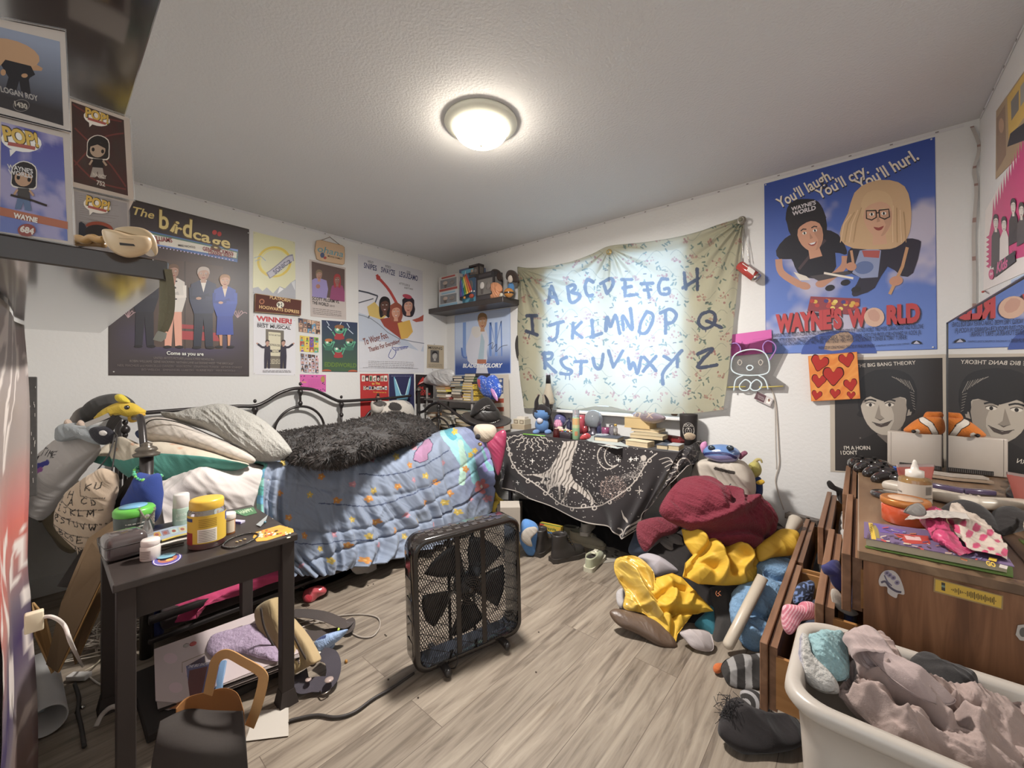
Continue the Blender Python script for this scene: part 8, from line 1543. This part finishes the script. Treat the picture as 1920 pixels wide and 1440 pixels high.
pl('brown_cushion','brown faux leather cushion lying flat at the front left of the pile','cushion',[(1143,1150),(1155,1142),(1185,1148),(1230,1165),(1262,1195),(1268,1213),(1240,1212),(1200,1190),(1160,1172)],pn(1200,1178,1.88,1.0),.03,.04,leather,'#5a4738',amp=.02,**WRK)
pl('white_sock','crumpled white cloth with dark edging at the front of the pile','cloth',[(1275,1185),(1300,1180),(1330,1186),(1338,1215),(1325,1222),(1300,1215),(1285,1200)],pn(1308,1202,1.80,.9),.03,.02,cloth,'#a49a98',amp=.05,**WRK)
pl('black_shirt','charcoal shirt with a small orange print in the middle of the pile','shirt',[(1330,1105),(1365,1098),(1390,1100),(1385,1150),(1375,1205),(1350,1222),(1335,1210),(1340,1160)],pn(1360,1160,1.95,.9),.05,.1,cloth,'#3a3735',amp=.06,**WRK)
S=Sheet(pn(1348,1110,1.86,.9),paper,0); S.line(cr([(1344,1108),(1342,1113),(1346,1118),(1349,1114),(1345,1112)],14),1,'#a8643c'); S.line([(1351,1108),(1347,1112),(1352,1117)],1,'#a8643c'); S.build('shirt_print',label='small orange mark printed on the charcoal shirt',cat='print')
pl('teal_shirt','teal shirt edge showing under the yellow cloth','shirt',[(1303,1168),(1320,1150),(1338,1130),(1342,1160),(1342,1195),(1330,1190),(1315,1180)],pn(1325,1168,1.95,.9),.04,.05,cloth,'#2c6a78',amp=.04,**WRK)
pl('light_blue_blanket','light blue plush blanket between the pile and the open drawers','blanket',[(1420,1058),(1440,1046),(1470,1045),(1480,1055),(1475,1100),(1455,1160),(1430,1210),(1418,1222),(1395,1210),(1372,1170),(1370,1130),(1385,1098),(1420,1085)],pn(1430,1130,1.9,.6),.09,.1,fleece,'#7091b0',amp=.06,wr=.010,nr=80,na=260,sc=9,p=1.8,cre=(([(1400,1150),(1430,1160),(1450,1150)],7,-.04),([(1430,1080),(1450,1090),(1470,1085)],6,-.04),([(1395,1180),(1415,1195),(1440,1180)],6,.03)))
b=B(); a_,c_=at(1364,1212,'d',1.76),at(1430,1082,'d',1.85); b.tube([a_-(c_-a_)*.03,a_,a_+(c_-a_)*.03,c_],[.008,.021,.023,.023],plast,'#b8ab98',24,0); b.build('white_tube',label='long white tube leaning against the light blue blanket',cat='tube')
b=B(); a_,c_=at(1478,1000,'d',2.05),at(1492,976,'d',2.1); b.tube([a_-(c_-a_)*1.2,a_,c_,c_+(c_-a_)*.1],[.018,.02,.034,.030],plast,'#aba192',24,0); b.build('white_funnel',label='white flared tube end poking up beside the far drawers',cat='tube')
b=boxat(1448,975,.3,.16,.05,.04,matte,'#5a4a48',-.2); b.build('power_box',label='dark box at the bottom of the white wall cable',cat='box')
b=boxat(1505,962,.4,.16,.05,.03,glossp,'#4f463f',-.3); b.build('game_case',label='dark printed case lying behind the far open drawer',cat='case')
pl('striped_socks','black and grey striped knit lying on the floor at the front','knitwear',[(1352,1250),(1370,1232),(1400,1228),(1432,1228),(1437,1270),(1430,1292),(1395,1292),(1365,1280)],pn(1395,1260,1.62,1.1),.04,.05,cloth,'#34312f',paint=lambda px,py,G: mixc(Hn('#34312f'),Hn('#8a8784'),((((px-py*.15)/14)%2)<.9)*1.),amp=.05,nr=60,na=200)
pl('striped_cuff','rolled striped knit cuff below the striped knit','knitwear',[(1388,1300),(1398,1292),(1420,1296),(1440,1312),(1446,1340),(1430,1350),(1405,1335)],pn(1415,1320,1.46,1.0),.04,.05,cloth,'#34312f',paint=lambda px,py,G: mixc(Hn('#34312f'),Hn('#949190'),((np.hypot(px-1385,py-1330)/7)%2<.9)*1.),amp=.03,nr=60,na=200)
pl('fringed_shorts','black cloth with frayed fringe at the bottom edge of the scene','cloth',[(1350,1345),(1362,1318),(1385,1308),(1420,1335),(1490,1345),(1500,1400),(1400,1410),(1350,1380)],pn(1420,1365,1.35,1.1),.04,.05,cloth,'#2c2828',amp=.04,**WRK)
b=B()
for k in range(120): P=at(1352+R_.random()*35,1310+R_.random()*60,'d',1.35+R_.random()*.03); b.tube([P,P+np.array([R_.uniform(-.02,.02),R_.uniform(-.02,.02),R_.uniform(-.01,.02)]),P+np.array([R_.uniform(-.03,.03),R_.uniform(-.03,.03),R_.uniform(-.02,.01)])],.001,cloth,'#2a2626',4,2)
tag(b.build('frayed_threads'),'loose black threads on the frayed cloth','threads',kind='stuff')
pl('orange_toy','small bright orange cloth toy on the floor left of the striped knit','toy',[(1337,1252),(1342,1244),(1354,1244),(1357,1252),(1350,1262),(1341,1261)],pn(1347,1253,1.65,.9),.02,.02,plush,'#b8602c')
b=B(); P=at(1362,1258,'z',.015); b.tube([P+(-.03,0,0),P,P+(.02,.02,.01)],.004,cable_m,'#8f949c',6,5); b.build('drawstring',label='short grey-blue cord beside the orange toy',cat='cord')
# ================================================================== dresser
DT=.78; wy=dict(rough=.4,spec=.4)
wtop=woodmat('walnut_top',H('#5c4532',1),H('#7d6046',1),H('#9a7d5e',1),'y',.8,.35,ring=5)
wend=woodmat('walnut_end',H('#603d25',1.1),H('#7a5032',1.1),H('#8d6140',1.1),'z',1.6,.4,ring=8)
wfront=woodmat('drawer_front_wood',H('#6a4830',1),H('#80593d',1),H('#916a4c',1),'y',1.4,.45)
wpine=woodmat('pine_drawer_side',H('#8f5f2c',1),H('#a8743a',1),H('#b9864c',1),'x',1,.5)
dr=thing('dresser',(3.65,-.8,0),'brown wooden dresser with six open drawers against the right wall','dresser')
b=B(); b.box((3.651,-.81,DT-.0125),(.435,1.47,.025),wtop,'#fff',.003,1, False); b.build('dresser_top',dr)
for y in (-1.525,-.095): b=B(); b.box((3.655,y,.378),(.42,.02,.754),wend,'#fff'); b.build('side_panel',dr)
b=B(); b.box((3.855,-.81,.4),(.012,1.4,.72),wend,'#fff'); b.build('back_panel',dr)
b=B()
for z in (.035,.235,.425,.595,.75): b.box((3.655,-.81,z),(.40,1.41,.012 if z>.05 else .05),wend,'#fff')
b.box((3.655,-.795,.4),(.4,.02,.7),wend,'#fff'); b.build('frame',dr)
DW=[]
for y0,y1,rows in ((-1.51,-.805,((3.400,.60,.752),(3.343,.435,.600),(3.213,.235,.436))),(-.785,-.11,((3.385,.60,.745),(3.305,.435,.592),(3.212,.235,.43)))):
    for x,z0,z1 in rows:
        b=B(); ym=(y0+y1)/2; b.box((x+.011,ym,(z0+z1)/2),(.02,y1-y0,z1-z0),wfront,'#fff',.002,1, False)
        f=b.build('drawer',dr); WL[f.name]=WL[dr.name]
        b=B(); b.box((x+.033,ym,(z0+z1)/2-.004),(.02,y1-y0-.03,z1-z0-.014),wfront,'#fff'); b.build('inner_front',f)
        b=B()
        for yy in (y0+.02,y1-.02): b.box((x+.24,yy,(z0+z1)/2-.012),(.40,.012,z1-z0-.05),wpine,'#fff')
        b.box((x+.24,ym,z0+.02),(.4,y1-y0-.05,.006),wpine,'#fff'); b.box((x+.44,ym,(z0+z1)/2-.012),(.012,y1-y0-.05,z1-z0-.05),wpine,'#fff'); b.build('drawer_box',f); DW.append((x,y0,y1,z0,z1))
b=B(); b.box((3.45,-1.16,.145),(.02,.7,.165),wfront,'#fff'); b.box((3.45,-.45,.145),(.02,.67,.165),wfront,'#fff'); b.build('closed_drawers',dr)
# clothes in the drawers
for (x,y0,y1,z0,z1),items in zip(DW,([('#2c2a2e','black cloth in the near top drawer'),('#b0644c','pink and red cloth at the back of the near top drawer')],[('#2f3058','navy knit in the near middle drawer'),('#a89f90','cream cloth in the near middle drawer')],[('#2a3040','dark blue patterned cloth in the near bottom drawer')],[('#2e2a2a','black cloth in the far top drawer')],[('#a8a29c','white cloth in the far middle drawer')],[('#33302f','dark cloth in the far bottom drawer')])):
    for k,(c,l) in enumerate(items):
        n=len(items); ya,yb=y0+.04+(y1-y0-.08)*k/n,y0+.04+(y1-y0-.08)*(k+1)/n; xs=np.linspace(x+.06,min(x+.22,3.43),30); ys=np.linspace(ya,yb,40); X,Y=np.meshgrid(xs,ys); u_,v_=(X-xs[0])/(xs[-1]-xs[0]),(Y-ya)/(yb-ya)
        Z=z0+.03+(z1-z0)*.62*(np.clip(np.sin(u_*pi)*np.sin(v_*pi),0,1)**.35)+.045*(ridge(X*14,Y*14,k+int(x*100))-.5); b=B(); b.grid(np.stack([X,Y,np.maximum(Z,z0+.026)],-1),cloth,c); b.build('folded_clothes',label=l,cat='clothes',thick=.004)
pl('navy_shirt','navy blue top hanging over the near middle drawer front','top',[(1540,1062),(1548,1057),(1562,1050),(1575,1055),(1577,1085),(1576,1108),(1565,1100),(1556,1082),(1545,1075)],pn(1562,1078,1.18,.3),.015,.015,cloth,'#2f2f5c',amp=.02)
pl('cream_shirt','cream cloth drooping between the near top and middle drawers','top',[(1560,1105),(1572,1108),(1580,1130),(1600,1142),(1610,1152),(1595,1155),(1575,1145),(1563,1130)],pn(1580,1130,1.12,.3),.012,.012,cloth,'#a0968a',amp=.02)
pl('sequin_top','dark blue sequinned top in the near bottom drawer','top',[(1495,1098),(1510,1090),(1522,1092),(1523,1125),(1512,1135),(1490,1130)],pn(1508,1112,1.35,.6),.03,.03,cloth,'#2c3448',paint=lambda px,py,G: mixc(Hn('#232836'),Hn('#5a6c94'),(vn(px/3,py/3,2)>.68)*1.),amp=.02)
pl('pink_stripe_top','pink striped top bulging out of the near bottom drawer','top',[(1468,1145),(1475,1133),(1500,1135),(1505,1128),(1522,1130),(1533,1150),(1530,1160),(1500,1165),(1488,1178),(1480,1190),(1470,1175)],pn(1495,1155,1.17,.5),.03,.03,cloth,'#b06a78',paint=lambda px,py,G: mixc(Hn('#b0606e'),Hn('#c4949a'),(np.sin((px+py*.4)*1.3)>.2)*1.),amp=.02,nr=50,na=160)
pl('black_sock','black sock hanging over the far top drawer','sock',[(1550,905),(1556,901),(1565,910),(1583,918),(1590,925),(1582,945),(1574,940),(1572,925),(1555,915)],pn(1570,920,1.95,.2),.012,.012,cloth,'#2a2726')
# stickers on the dresser end
yE=-1.5355
S=Sheet(PY(yE),paper,.0012); S.base(list(map(tuple,cr([(1648,1085),(1657,1071),(1675,1070),(1688,1085),(1696,1113),(1684,1113),(1680,1121),(1665,1112),(1663,1100),(1650,1098)],40, True))),'#aaa09a',.0008)
S.line([(1652,1092),(1660,1090),(1668,1100),(1680,1108),(1690,1110)],4,'#4a4450',sm=3); S.line([(1658,1078),(1664,1090),(1672,1098)],2.5,'#5a5464',sm=3); 
for x,y in ((1668,1078),(1675,1083),(1663,1074),(1682,1092)): S.ell(x,y,5,4.5,'#7d7284'); S.ell(x,y,2.5,2,'#4f4858')
S.build('sticker',label='white die-cut sticker of grey flowers on the near end of the dresser',cat='sticker')
S=Sheet(PY(yE),glossp,.0012); q=[(1754,1086),(1878,1118),(1877,1140),(1753,1107)]; S.base([(1751,1083),(1881,1117),(1880,1143),(1750,1109)],'#8f7448',.0006); S.poly(q,'#c09a2a'); S.poly([(1765,1091),(1772,1093),(1772,1108),(1765,1106)],'#3a342c'); S.poly([(1765,1096),(1772,1098),(1772,1102),(1765,1100)],'#6a7c6c')
for k in range(26): x=1784+k*3.3; y=1105+k*.86; h_=[1,2,4,3,6,3,2,1,1,5,4,6,5,7,4,6,4,5,3,7,4,3,5,4,7,1][k]; S.poly([(x-.7,y-h_),(x+.7,y-h_),(x+.7,y+h_),(x-.7,y+h_)],'#3f3020')
S.build('music_code_sticker',label='yellow strip sticker with dark sound bars on the near end of the dresser',cat='sticker')
S=Sheet(PY(yE),paper,.0012); S.base([(1908,1172),(1925,1170),(1925,1202),(1912,1200),(1904,1190)],'#a8a098',.0008); S.ell(1918,1185,7,9,'#5a5650'); S.build('sticker',label='partly visible pale sticker at the right edge of the dresser end',cat='sticker')
# mirror
mr=thing('dresser_mirror',(3.74,-1.0,DT),'large unframed mirror standing at the back of the dresser','mirror')
mm,nt,bs=nodes('mirror_silver'); bs.inputs['Metallic'].default_value=1; bs.inputs['Roughness'].default_value=.0; bs.inputs['Base Color'].default_value=(.84,.83,.81,1)
b=B(); b.ext([(3.732,-.293,DT+.002),(3.732,-1.6,DT+.002),(3.732,-1.6,1.451),(3.732,-.293,1.451)],(.006,0,0),mm,'#fff'); b.build('mirror_glass',mr)
b=B(); b.box((3.745,-.95,1.115),(.012,1.32,.68),matte,'#2f2a28'); b.box((3.735,-.292,1.115),(.012,.004,.672),metal,'#3a3634'); b.box((3.735,-.95,1.453),(.012,1.32,.004),metal,'#3a3634'); b.build('mirror_back',mr)
# ------------------------------------------------------------------ on the dresser
TZ2=DT+.001
def B2(px,py,z=TZ2): return base(px,py,z)
gcon=thing('games_console',at(1740,880,'z',TZ2),'white slab games console standing behind the bottles on the dresser','console')
A=at(1664,880,'z',TZ2); b=B(); b.place((3.636,-.17,TZ2+.085),rz=-.04); b.box((0,0,0),(.185,.06,.168),plast,'#aca094',.006,2); b.build('console_body',gcon)
b=B(); b.place((3.636,-.17,TZ2+.085),rz=-.04); b.box((-.08,-.0303,0),(.001,.001,.16),plast,'#8a8078'); b.box((.02,-.033,-.07),(.14,.01,.018),plast,'#2c2826')
for k in range(22): b.box((-.045+k*.006,-.0385,-.07),(.0025,.002,.014),plast,'#5a5450')
b.build('vent_grille',gcon)
cf=thing('plush_clownfish',(3.65,-.17,TZ2+.17),'orange clownfish plush with white stripes on top of the white console','plush toy')
def pcf(px,py,G): 
    C=np.tile(Hn('#bf6a1e'),(*px.shape,1)); 
    for P_,w in (([(1728,786),(1742,795),(1752,812)],5),): stamp(C,seg(px,py,P_)<w+1.4,'#2c2420'); stamp(C,seg(px,py,P_)<w,'#c9bfb2')
    return stamp(C,np.hypot(px-1718,py-808)<5,'#c9bfb2')
puff([(1694,806),(1702,798),(1716,788),(1730,782),(1748,780),(1764,782),(1771,792),(1772,808),(1762,815),(1740,816),(1712,814),(1700,811)],PY(-.17),.05,.05,mat=plush,paint=pcf,nr=50,na=180,amp=.008).build('body',cf)
puff([(1732,784),(1736,773),(1750,772),(1766,773),(1768,782),(1750,784)],PY(-.17),.02,.02,mat=plush,col='#b8641c').build('fin',cf); b=B(); b.ball(at(1713,809,'y',-.215),.009,shiny,'#1f1a18',10); b.build('eye',cf)
for i,(x,y,rz,l) in enumerate(((1628,876,.5,'farthest black controller at the front edge of the dresser'),(1646,886,.3,'black game controller second from the far end of the dresser'),(1668,896,.2,'black game controller with a blue stick, third in the row'),(1690,908,.1,'black speckled game controller nearest the drop bottle'))):
    P,s=B2(x,y); o=thing('game_controller',P,l,'controller','black game controllers on the dresser')
    b=B(); b.place(P+(0,.01,.022),rz=rz-.4); b.ball((0,0,0),(.05,.03,.02),shiny,'#2c2827',14); b.tube([(-.04,0,0),(-.06,-.03,-.005),(-.065,-.065,-.012)],[.022,.022,.014],shiny,'#292524',12,4); b.tube([(.04,0,0),(.055,-.03,-.005),(.06,-.065,-.012)],[.022,.022,.014],shiny,'#292524',12,4); b.build('shell',o)
    b=B(); b.place(P+(0,.01,.022),rz=rz-.4)
    for sx in (-.022,.022): b.lathe([(.006,.012),(.005,.024),(.010,.026),(.009,.029)],(sx,-.008,0),rubber,'#2f57a8' if i==2 and sx>0 else '#1f1c1b',14)
    b.build('thumb_stick',o)
cable([(1625,850,'z',TZ2+.01),(1608,853,'z',TZ2+.005),(1601,862,'z',TZ2+.004),(1606,872,'z',TZ2+.004),(1625,868,'z',TZ2+.004)],'thin black wire looping over the far front edge of the dresser',.0025,'#2a2624')
db_=thing('dropper_bottle',B2(1715,944)[0],'clear bottle of amber liquid with a white nozzle and white label on the dresser','bottle')
b=B(); P,s=base(1715,942,TZ2+.0); b.lathe([(22*s,0),(23*s,2*s),(23*s,44*s),(21*s,47*s),(13*s,49*s)],P,vcm('amber_liquid',.08,trans=.6,spec=.6,var=0),'#b08a54',32); b.build('bottle_body',db_)
b=B(); wrap(b,P,s,23.3*s,2*s,38*s,'#b3a698',-110,100); wrap(b,P,s,23.5*s,13*s,14*s,'#3a3430',-70,70); wraptxt(b,P,23.6*s,19*s,3.6*s,'ordinary','#3a3430',-75,-45)
for k in range(12): wrap(b,P,s,23.5*s,20*s,35*s,'#5a5450',38+k*2.6,39.2+k*2.6)
b.build('label_wrap',db_)
b=B(); b.lathe([(12*s,47*s),(13*s,49*s),(13*s,60*s),(6*s,62*s),(5*s,68*s),(3.5*s,72*s),(3*s,76*s),(1.5*s,80*s)],P,plast,'#c4bbb0',28); b.build('nozzle_cap',db_)
tu=thing('lotion_tube',B2(1725,935)[0],'pink tube standing on its cap behind the amber dropper bottle','tube')
P,s=base(1727,932,TZ2); b=B(); G=[[P+Rv*(w_*s*math.cos(t))+Fv*(.02+dd_*s*math.sin(t))+Uv*h_*s for t in np.linspace(0,2*pi,24,endpoint=False)] for h_,w_,dd_ in ((0,22,14),(10,24,14),(35,31,8),(52,36,2),(58,36,1))]; b.grid(np.array(G),vcm('pink_plastic',.3,trans=.2),'#c4685c',wrap=True); b.build('tube_body',tu)
b=B(); G=[[P+Rv*(36.4*s*math.cos(t))+Fv*(.02+1.6*s*math.sin(t))+Uv*h_*s for t in np.linspace(0,2*pi,16,endpoint=False)] for h_ in (53,59)]; b.grid(np.array(G),plast,'#a89490',wrap=True); b.build('crimp',tu)
oj=thing('orange_jar',B2(1700,985)[0],'bright orange candle jar with a golden lid on the dresser','jar')
b=B(); P,s=base(1697,980,TZ2); b.lathe([(30*s,0),(33*s,3*s),(33.5*s,30*s),(31*s,35*s)],P,shiny,'#b8451a',44); b.build('jar_body',oj)
b=B(); b.lathe([(33.5*s,34*s),(35*s,36*s),(35*s,44*s),(33*s,46*s),(30*s,45*s),(1*s,45*s)],P,metal,'#b06a24',44); b.build('lid',oj); b=B(); b.lathe([(24*s,45.2*s),(24*s,45.8*s),(1*s,45.9*s)],P,paper,'#b39478',30); b.build('lid_label',oj)
b=B(); P,s=base(1690,938,TZ2); b.lathe([(32*s,0),(34*s,4*s),(32*s,8*s),(20*s,10*s)],P+Fv*.03,shiny,'#2a2625',36); b.build('black_dish',label='black glossy dish behind the orange candle jar',cat='dish')
b=B(); b.place(at(1745,925,'z',TZ2+.02),rz=-.5); b.box((0,0,0),(.27,.06,.036),plast,'#aba091',.016,4); b.build('white_sleeve',label='long rounded white plastic piece lying behind the pink tube',cat='case')
b=B(); b.place(at(1775,895,'z',TZ2+.01),rz=-.22); b.box((0,0,0),(.2,.05,.01),glossp,'#8f7a66'); b.box((.01,.01,.011),(.2,.05,.008),glossp,'#9a8f84'); b.build('stacked_cases',label='thin stack of cases lying in front of the mirror',cat='case')
b=B(); b.place(at(1778,915,'z',TZ2+.012),rz=-.4); b.box((0,0,0),(.09,.03,.018),shiny,'#4c4058',.004); b.build('purple_remote',label='small purple packet beside the long white piece',cat='packet')
b=B(); P,s=base(1806,935,TZ2); b.lathe([(17*s,0),(18*s,3*s),(16*s,6*s),(1*s,6.5*s)],P,plast,'#b3a89c',20); 
for k in range(9): a=k*.7; b.ball(P+np.array([15*s*math.cos(a),15*s*math.sin(a),5*s]),3*s,plast,'#a89c8e',6)
b.build('white_lace_cup',label='small white ruffled cup against the mirror',cat='cup')
pl('black_cloth','black cloth bundle lying against the mirror on the dresser','cloth',[(1765,960),(1780,945),(1810,940),(1850,955),(1880,990),(1890,1020),(1850,1000),(1800,975)],Plane((3.66,-1.0,.82),(-.5,-.5,.8)),.03,.03,cloth,'#2a2625',amp=.02)
pl('grey_wrap','crumpled grey plastic wrap on the orange jar lid','wrapper',[(1695,958),(1705,948),(1722,944),(1735,955),(1735,966),(1718,968),(1700,962)],pn(1715,958,1.02,.8),.01,.01,glossp,'#77706a',amp=.02)
# magazine + book
def pmag(S):
    r=random.Random(9); S.poly([(1638,985),(1645,985),(1650,1010),(1640,1008)],'#8a7a3c')
    S.poly([(1628,980),(1636,981),(1643,1012),(1634,1011)],'#c9a62c'); S.poly([(1640,982),(1700,995),(1690,1003),(1650,998)],'#5f4c8c',1); S.poly([(1675,1000),(1740,1005),(1745,1020),(1700,1020)],'#a83a30',1); S.poly([(1695,1004),(1725,1007),(1728,1014),(1700,1012)],'#c4a09a',1)
    for k in range(46):
        x=1650+r.random()*190; y=988+(x-1650)*.24+r.random()*26; S.line([(x,y),(x+r.uniform(4,14),y+r.uniform(-2,4))],r.uniform(1,3),r.choice(['#b8a08c','#5c4a6c','#a8643c','#7d7fa0','#c4b49c','#4a3a3a','#b03f38']))
    S.txt('GO',1850,1062,1868,1066,8,'#c9a62c',.04); S.poly([(1855,1046),(1870,1050),(1868,1056),(1853,1052)],'#c4a22c'); S.poly([(1875,1060),(1890,1064),(1888,1070),(1873,1066)],'#b5aaa0')
    S.txt('EPIC GUIDE',1630,1012,1637,984,-5,'#4a3a1c',.02)
zz_=TZ2
S=Sheet(PZ(zz_+.004),glossp,0); S.base([(1622,1024),(1900,1080),(1899,1065),(1850,1000),(1640,1000)],'#5f7c34',.0035); S.build('green_folder',label='green cover under the thick magazine on the near end of the dresser',cat='folder')
bk=thing('comic_book',at(1760,1030,'z',zz_+.005),'thick colourful comic book lying on the near end of the dresser','book')
q_=[(1622,1019),(1880,1068),(1835,1010),(1622,982)]; S=Sheet(PZ(zz_+.024),pages,0); S.base([(1624,1009),(1888,1058),(1842,1000),(1626,984)],'#aa9c84',.0185); S.build('pages',bk)
S=Sheet(PZ(zz_+.026),glossp,0); S.base([(1620,1008),(1902,1062),(1880,1030),(1840,1008),(1700,988),(1620,978)],'#6a5878',.0018); S.up(); pmag(S); S.build('cover',bk)
# gift wrap & receipts
def ppk(px,py,U,V):
    C=np.tile(Hn('#b3a394'),(*px.shape,1))
    for x in range(1780,1900,26):
        for k,y in enumerate(range(975,1060,17)): stamp(C,((px-(x+(13 if k%2 else 0)))/7)**2+((py-y-(x-1780)*.25)/6)**2<1,'#b0385c')
    return C
drape([[(1783,945,'z',.835),(1800,948,'z',.83),(1830,965,'z',.825),(1858,985,'z',.82)],[(1775,975,'z',.83),(1800,985,'z',.84),(1840,995,'z',.83),(1885,1012,'z',.82)],[(1785,1000,'z',.82),(1810,1020,'z',.83),(1840,1035,'z',.82),(1890,1050,'z',.812)]],90,60,amp=.02,sc=16,wr=.006,paint=ppk,mat=glossp).build('polka_dot_paper',label='white wrapping paper with large pink dots on the comic book',cat='wrapping paper',thick=.0008)
drape([[(1735,942,'z',.835),(1755,950,'z',.84),(1770,958,'z',.835)],[(1722,970,'z',.835),(1760,985,'z',.845),(1780,985,'z',.84)],[(1745,1005,'z',.822),(1775,1018,'z',.835),(1805,1018,'z',.83)],[(1775,1028,'z',.815),(1800,1040,'z',.82),(1835,1030,'z',.818)]],70,70,amp=.015,sc=18,wr=.006,col='#b0305c',mat=glossp).build('pink_wrapping',label='crumpled hot pink wrapping paper across the comic book',cat='wrapping paper',thick=.0008)
drape([[(1710,960,'z',.85),(1760,955,'z',.85),(1812,962,'z',.845)],[(1696,974,'z',.85),(1760,970,'z',.858),(1820,974,'z',.852)]],40,20,amp=.004,sc=14,paint=lambda px,py,U,V: mixc(Hn('#aaa198'),Hn('#77706a'),((py*1.2%3<1)&(U<.7)&(vn(px/2,py,2)>.35))*1.),mat=paper).build('receipt',label='long printed receipt curling over the pink wrapping',cat='receipt',thick=.0006)
cable([(1775,875,'z',TZ2+.01),(1815,915,'z',TZ2+.02),(1860,965,'z',TZ2+.02),(1910,1030,'z',TZ2+.01)],'thin silver rod lying along the foot of the mirror',.003,'#5a5048','rod')
# ================================================================== laundry basket
lb=thing('laundry_basket',(3.58,-1.78,0),'white plastic laundry basket heaped with clothes at the bottom right','basket')
RZ_=.60
def rr_ring(x0,x1,y0,y1,r,z,n=8):
    P=[]
    for cx,cy,a0 in ((x1-r,y1-r,0),(x0+r,y1-r,90),(x0+r,y0+r,180),(x1-r,y0+r,270)):
        for k in range(n+1): a=math.radians(a0+90*k/n); P.append((cx+r*math.cos(a),cy+r*math.sin(a),z))
    return P
bx0,bx1,by0,by1=3.325,3.855,-1.95,-1.61
def ins(d,z,r=.07): return rr_ring(bx0+d,bx1-d,by0+d,by1-d,max(.02,r-d*.5),z)
b=B(); b.grid(np.array([ins(.05,.02),ins(.045,.05),ins(.02,.5),ins(.015,.565),ins(0,.57),ins(-.006,.58),ins(-.004,.597),ins(.004,.602),ins(.018,.600),ins(.024,.59),ins(.03,.5),ins(.055,.06),ins(.12,.045),ins(.16,.045)]),plast,'#a79d92',wrap=True); b.box(((bx0+bx1)/2,(by0+by1)/2,.03),(bx1-bx0-.1,by1-by0-.1,.02),plast,'#a79d92'); b.build('tub',lb)
for y in (-1.74,): b=B(); b.box((bx0+.0,y,.535),(.012,.14,.03),plast,'#6a635c',.01,3); b.build('handle_slot',lb)
# clothes inside, heaped as drapes
def heap(name,label,xr,yr,z0,h,seed,col,mat=cloth,paint=None,sc=9,am=.05):
    nx,ny=110,90; X,Y=np.meshgrid(np.linspace(*xr,nx),np.linspace(*yr,ny)); u_,v_=(X-xr[0])/(xr[1]-xr[0])*2-1,(Y-yr[0])/(yr[1]-yr[0])*2-1; r=np.clip(1-np.clip(u_**4+v_**4,0,1),0,1)
    Z=z0+h*r**.5+am*r**.3*(ridge(X*sc+seed,Y*sc,seed,2.2)-.5)+am*.35*(ridge(X*sc*2.4,Y*sc*2.4+seed,seed+2)-.5); G=np.stack([X,Y,Z],-1); b=B(); C= None if paint is None else paint(X,Y)
    b.grid(G,mat,col,C); return b.build(name,label=label,cat='clothes',thick=.006)
heap('laundry','black and grey clothes at the back of the laundry basket',(3.5,3.8),(-1.9,-1.66),.44,.1,12,'#2e2b2c')
pl('pink_sweatshirt','dusty pink sweatshirt spilling across the laundry basket','sweatshirt',[(1578,1192),(1600,1183),(1630,1184),(1658,1200),(1690,1245),(1730,1275),(1780,1300),(1792,1315),(1830,1325),(1880,1320),(1925,1330),(1925,1460),(1760,1450),(1660,1380),(1590,1320),(1572,1298),(1588,1268),(1582,1230)],tilted(1700,1290,'z',.585,(.0,-.35,1)),.05,.05,cloth,'#948078',amp=.07,wr=.02,nr=110,na=400,sc=14,p=2,cre=(([(1600,1250),(1640,1290),(1700,1320),(1780,1380)],9,.04),([(1620,1280),(1660,1310),(1720,1345),(1760,1390)],7,-.04),([(1680,1300),(1740,1330),(1830,1345)],8,-.04),([(1600,1310),(1650,1340),(1700,1380)],7,.035),([(1790,1330),(1810,1360),(1850,1390)],8,.04),([(1590,1230),(1600,1260),(1590,1290)],6,-.03)))
pl('pink_sleeve','rolled dusty pink sleeve on top of the laundry','sweatshirt',[(1580,1196),(1610,1182),(1640,1188),(1668,1222),(1705,1262),(1760,1290),(1792,1312),(1770,1322),(1720,1305),(1675,1275),(1640,1240),(1615,1215),(1600,1235),(1590,1215)],tilted(1680,1250,'z',.64,(.0,-.4,1)),.04,.03,cloth,'#998681',amp=.03,wr=.01,nr=50,na=220)
pl('aqua_towel','aqua fleece towel bundled at the left of the laundry basket','towel',[(1510,1215),(1520,1200),(1545,1192),(1570,1185),(1584,1192),(1592,1240),(1588,1270),(1560,1275),(1530,1250),(1520,1232)],tilted(1550,1235,'z',.60,(-.2,-.5,1)),.05,.04,fleece,'#7d9a9c',amp=.05,wr=.008,nr=60,na=200,sc=14)
pl('white_fleece','white and lilac fleece in the near left corner of the laundry basket','fleece',[(1500,1205),(1510,1194),(1522,1205),(1530,1240),(1565,1272),(1572,1292),(1545,1296),(1515,1280),(1500,1250)],tilted(1530,1250,'z',.59,(-.2,-.5,1)),.04,.04,fleece,'#9f9a9a',amp=.03,wr=.008,nr=50,na=180,paint=lambda px,py,G: mixc(Hn('#a8a39c'),Hn('#77789c'),np.clip((1515-px)/18,0,1)))
pl('dark_tee','charcoal t-shirt folded at the right of the laundry basket','t-shirt',[(1705,1245),(1725,1234),(1745,1250),(1790,1265),(1828,1285),(1830,1310),(1810,1320),(1780,1312),(1740,1290)],tilted(1765,1275,'z',.58,(.1,-.3,1)),.04,.03,cloth,'#343130',amp=.03,wr=.008,nr=50,na=180)
pl('black_garment','small black garment behind the aqua towel','clothes',[(1522,1200),(1535,1190),(1550,1190),(1552,1215),(1540,1225),(1528,1215)],tilted(1538,1205,'z',.61,(-.2,-.5,1)),.02,.03,cloth,'#2a2828',amp=.02)
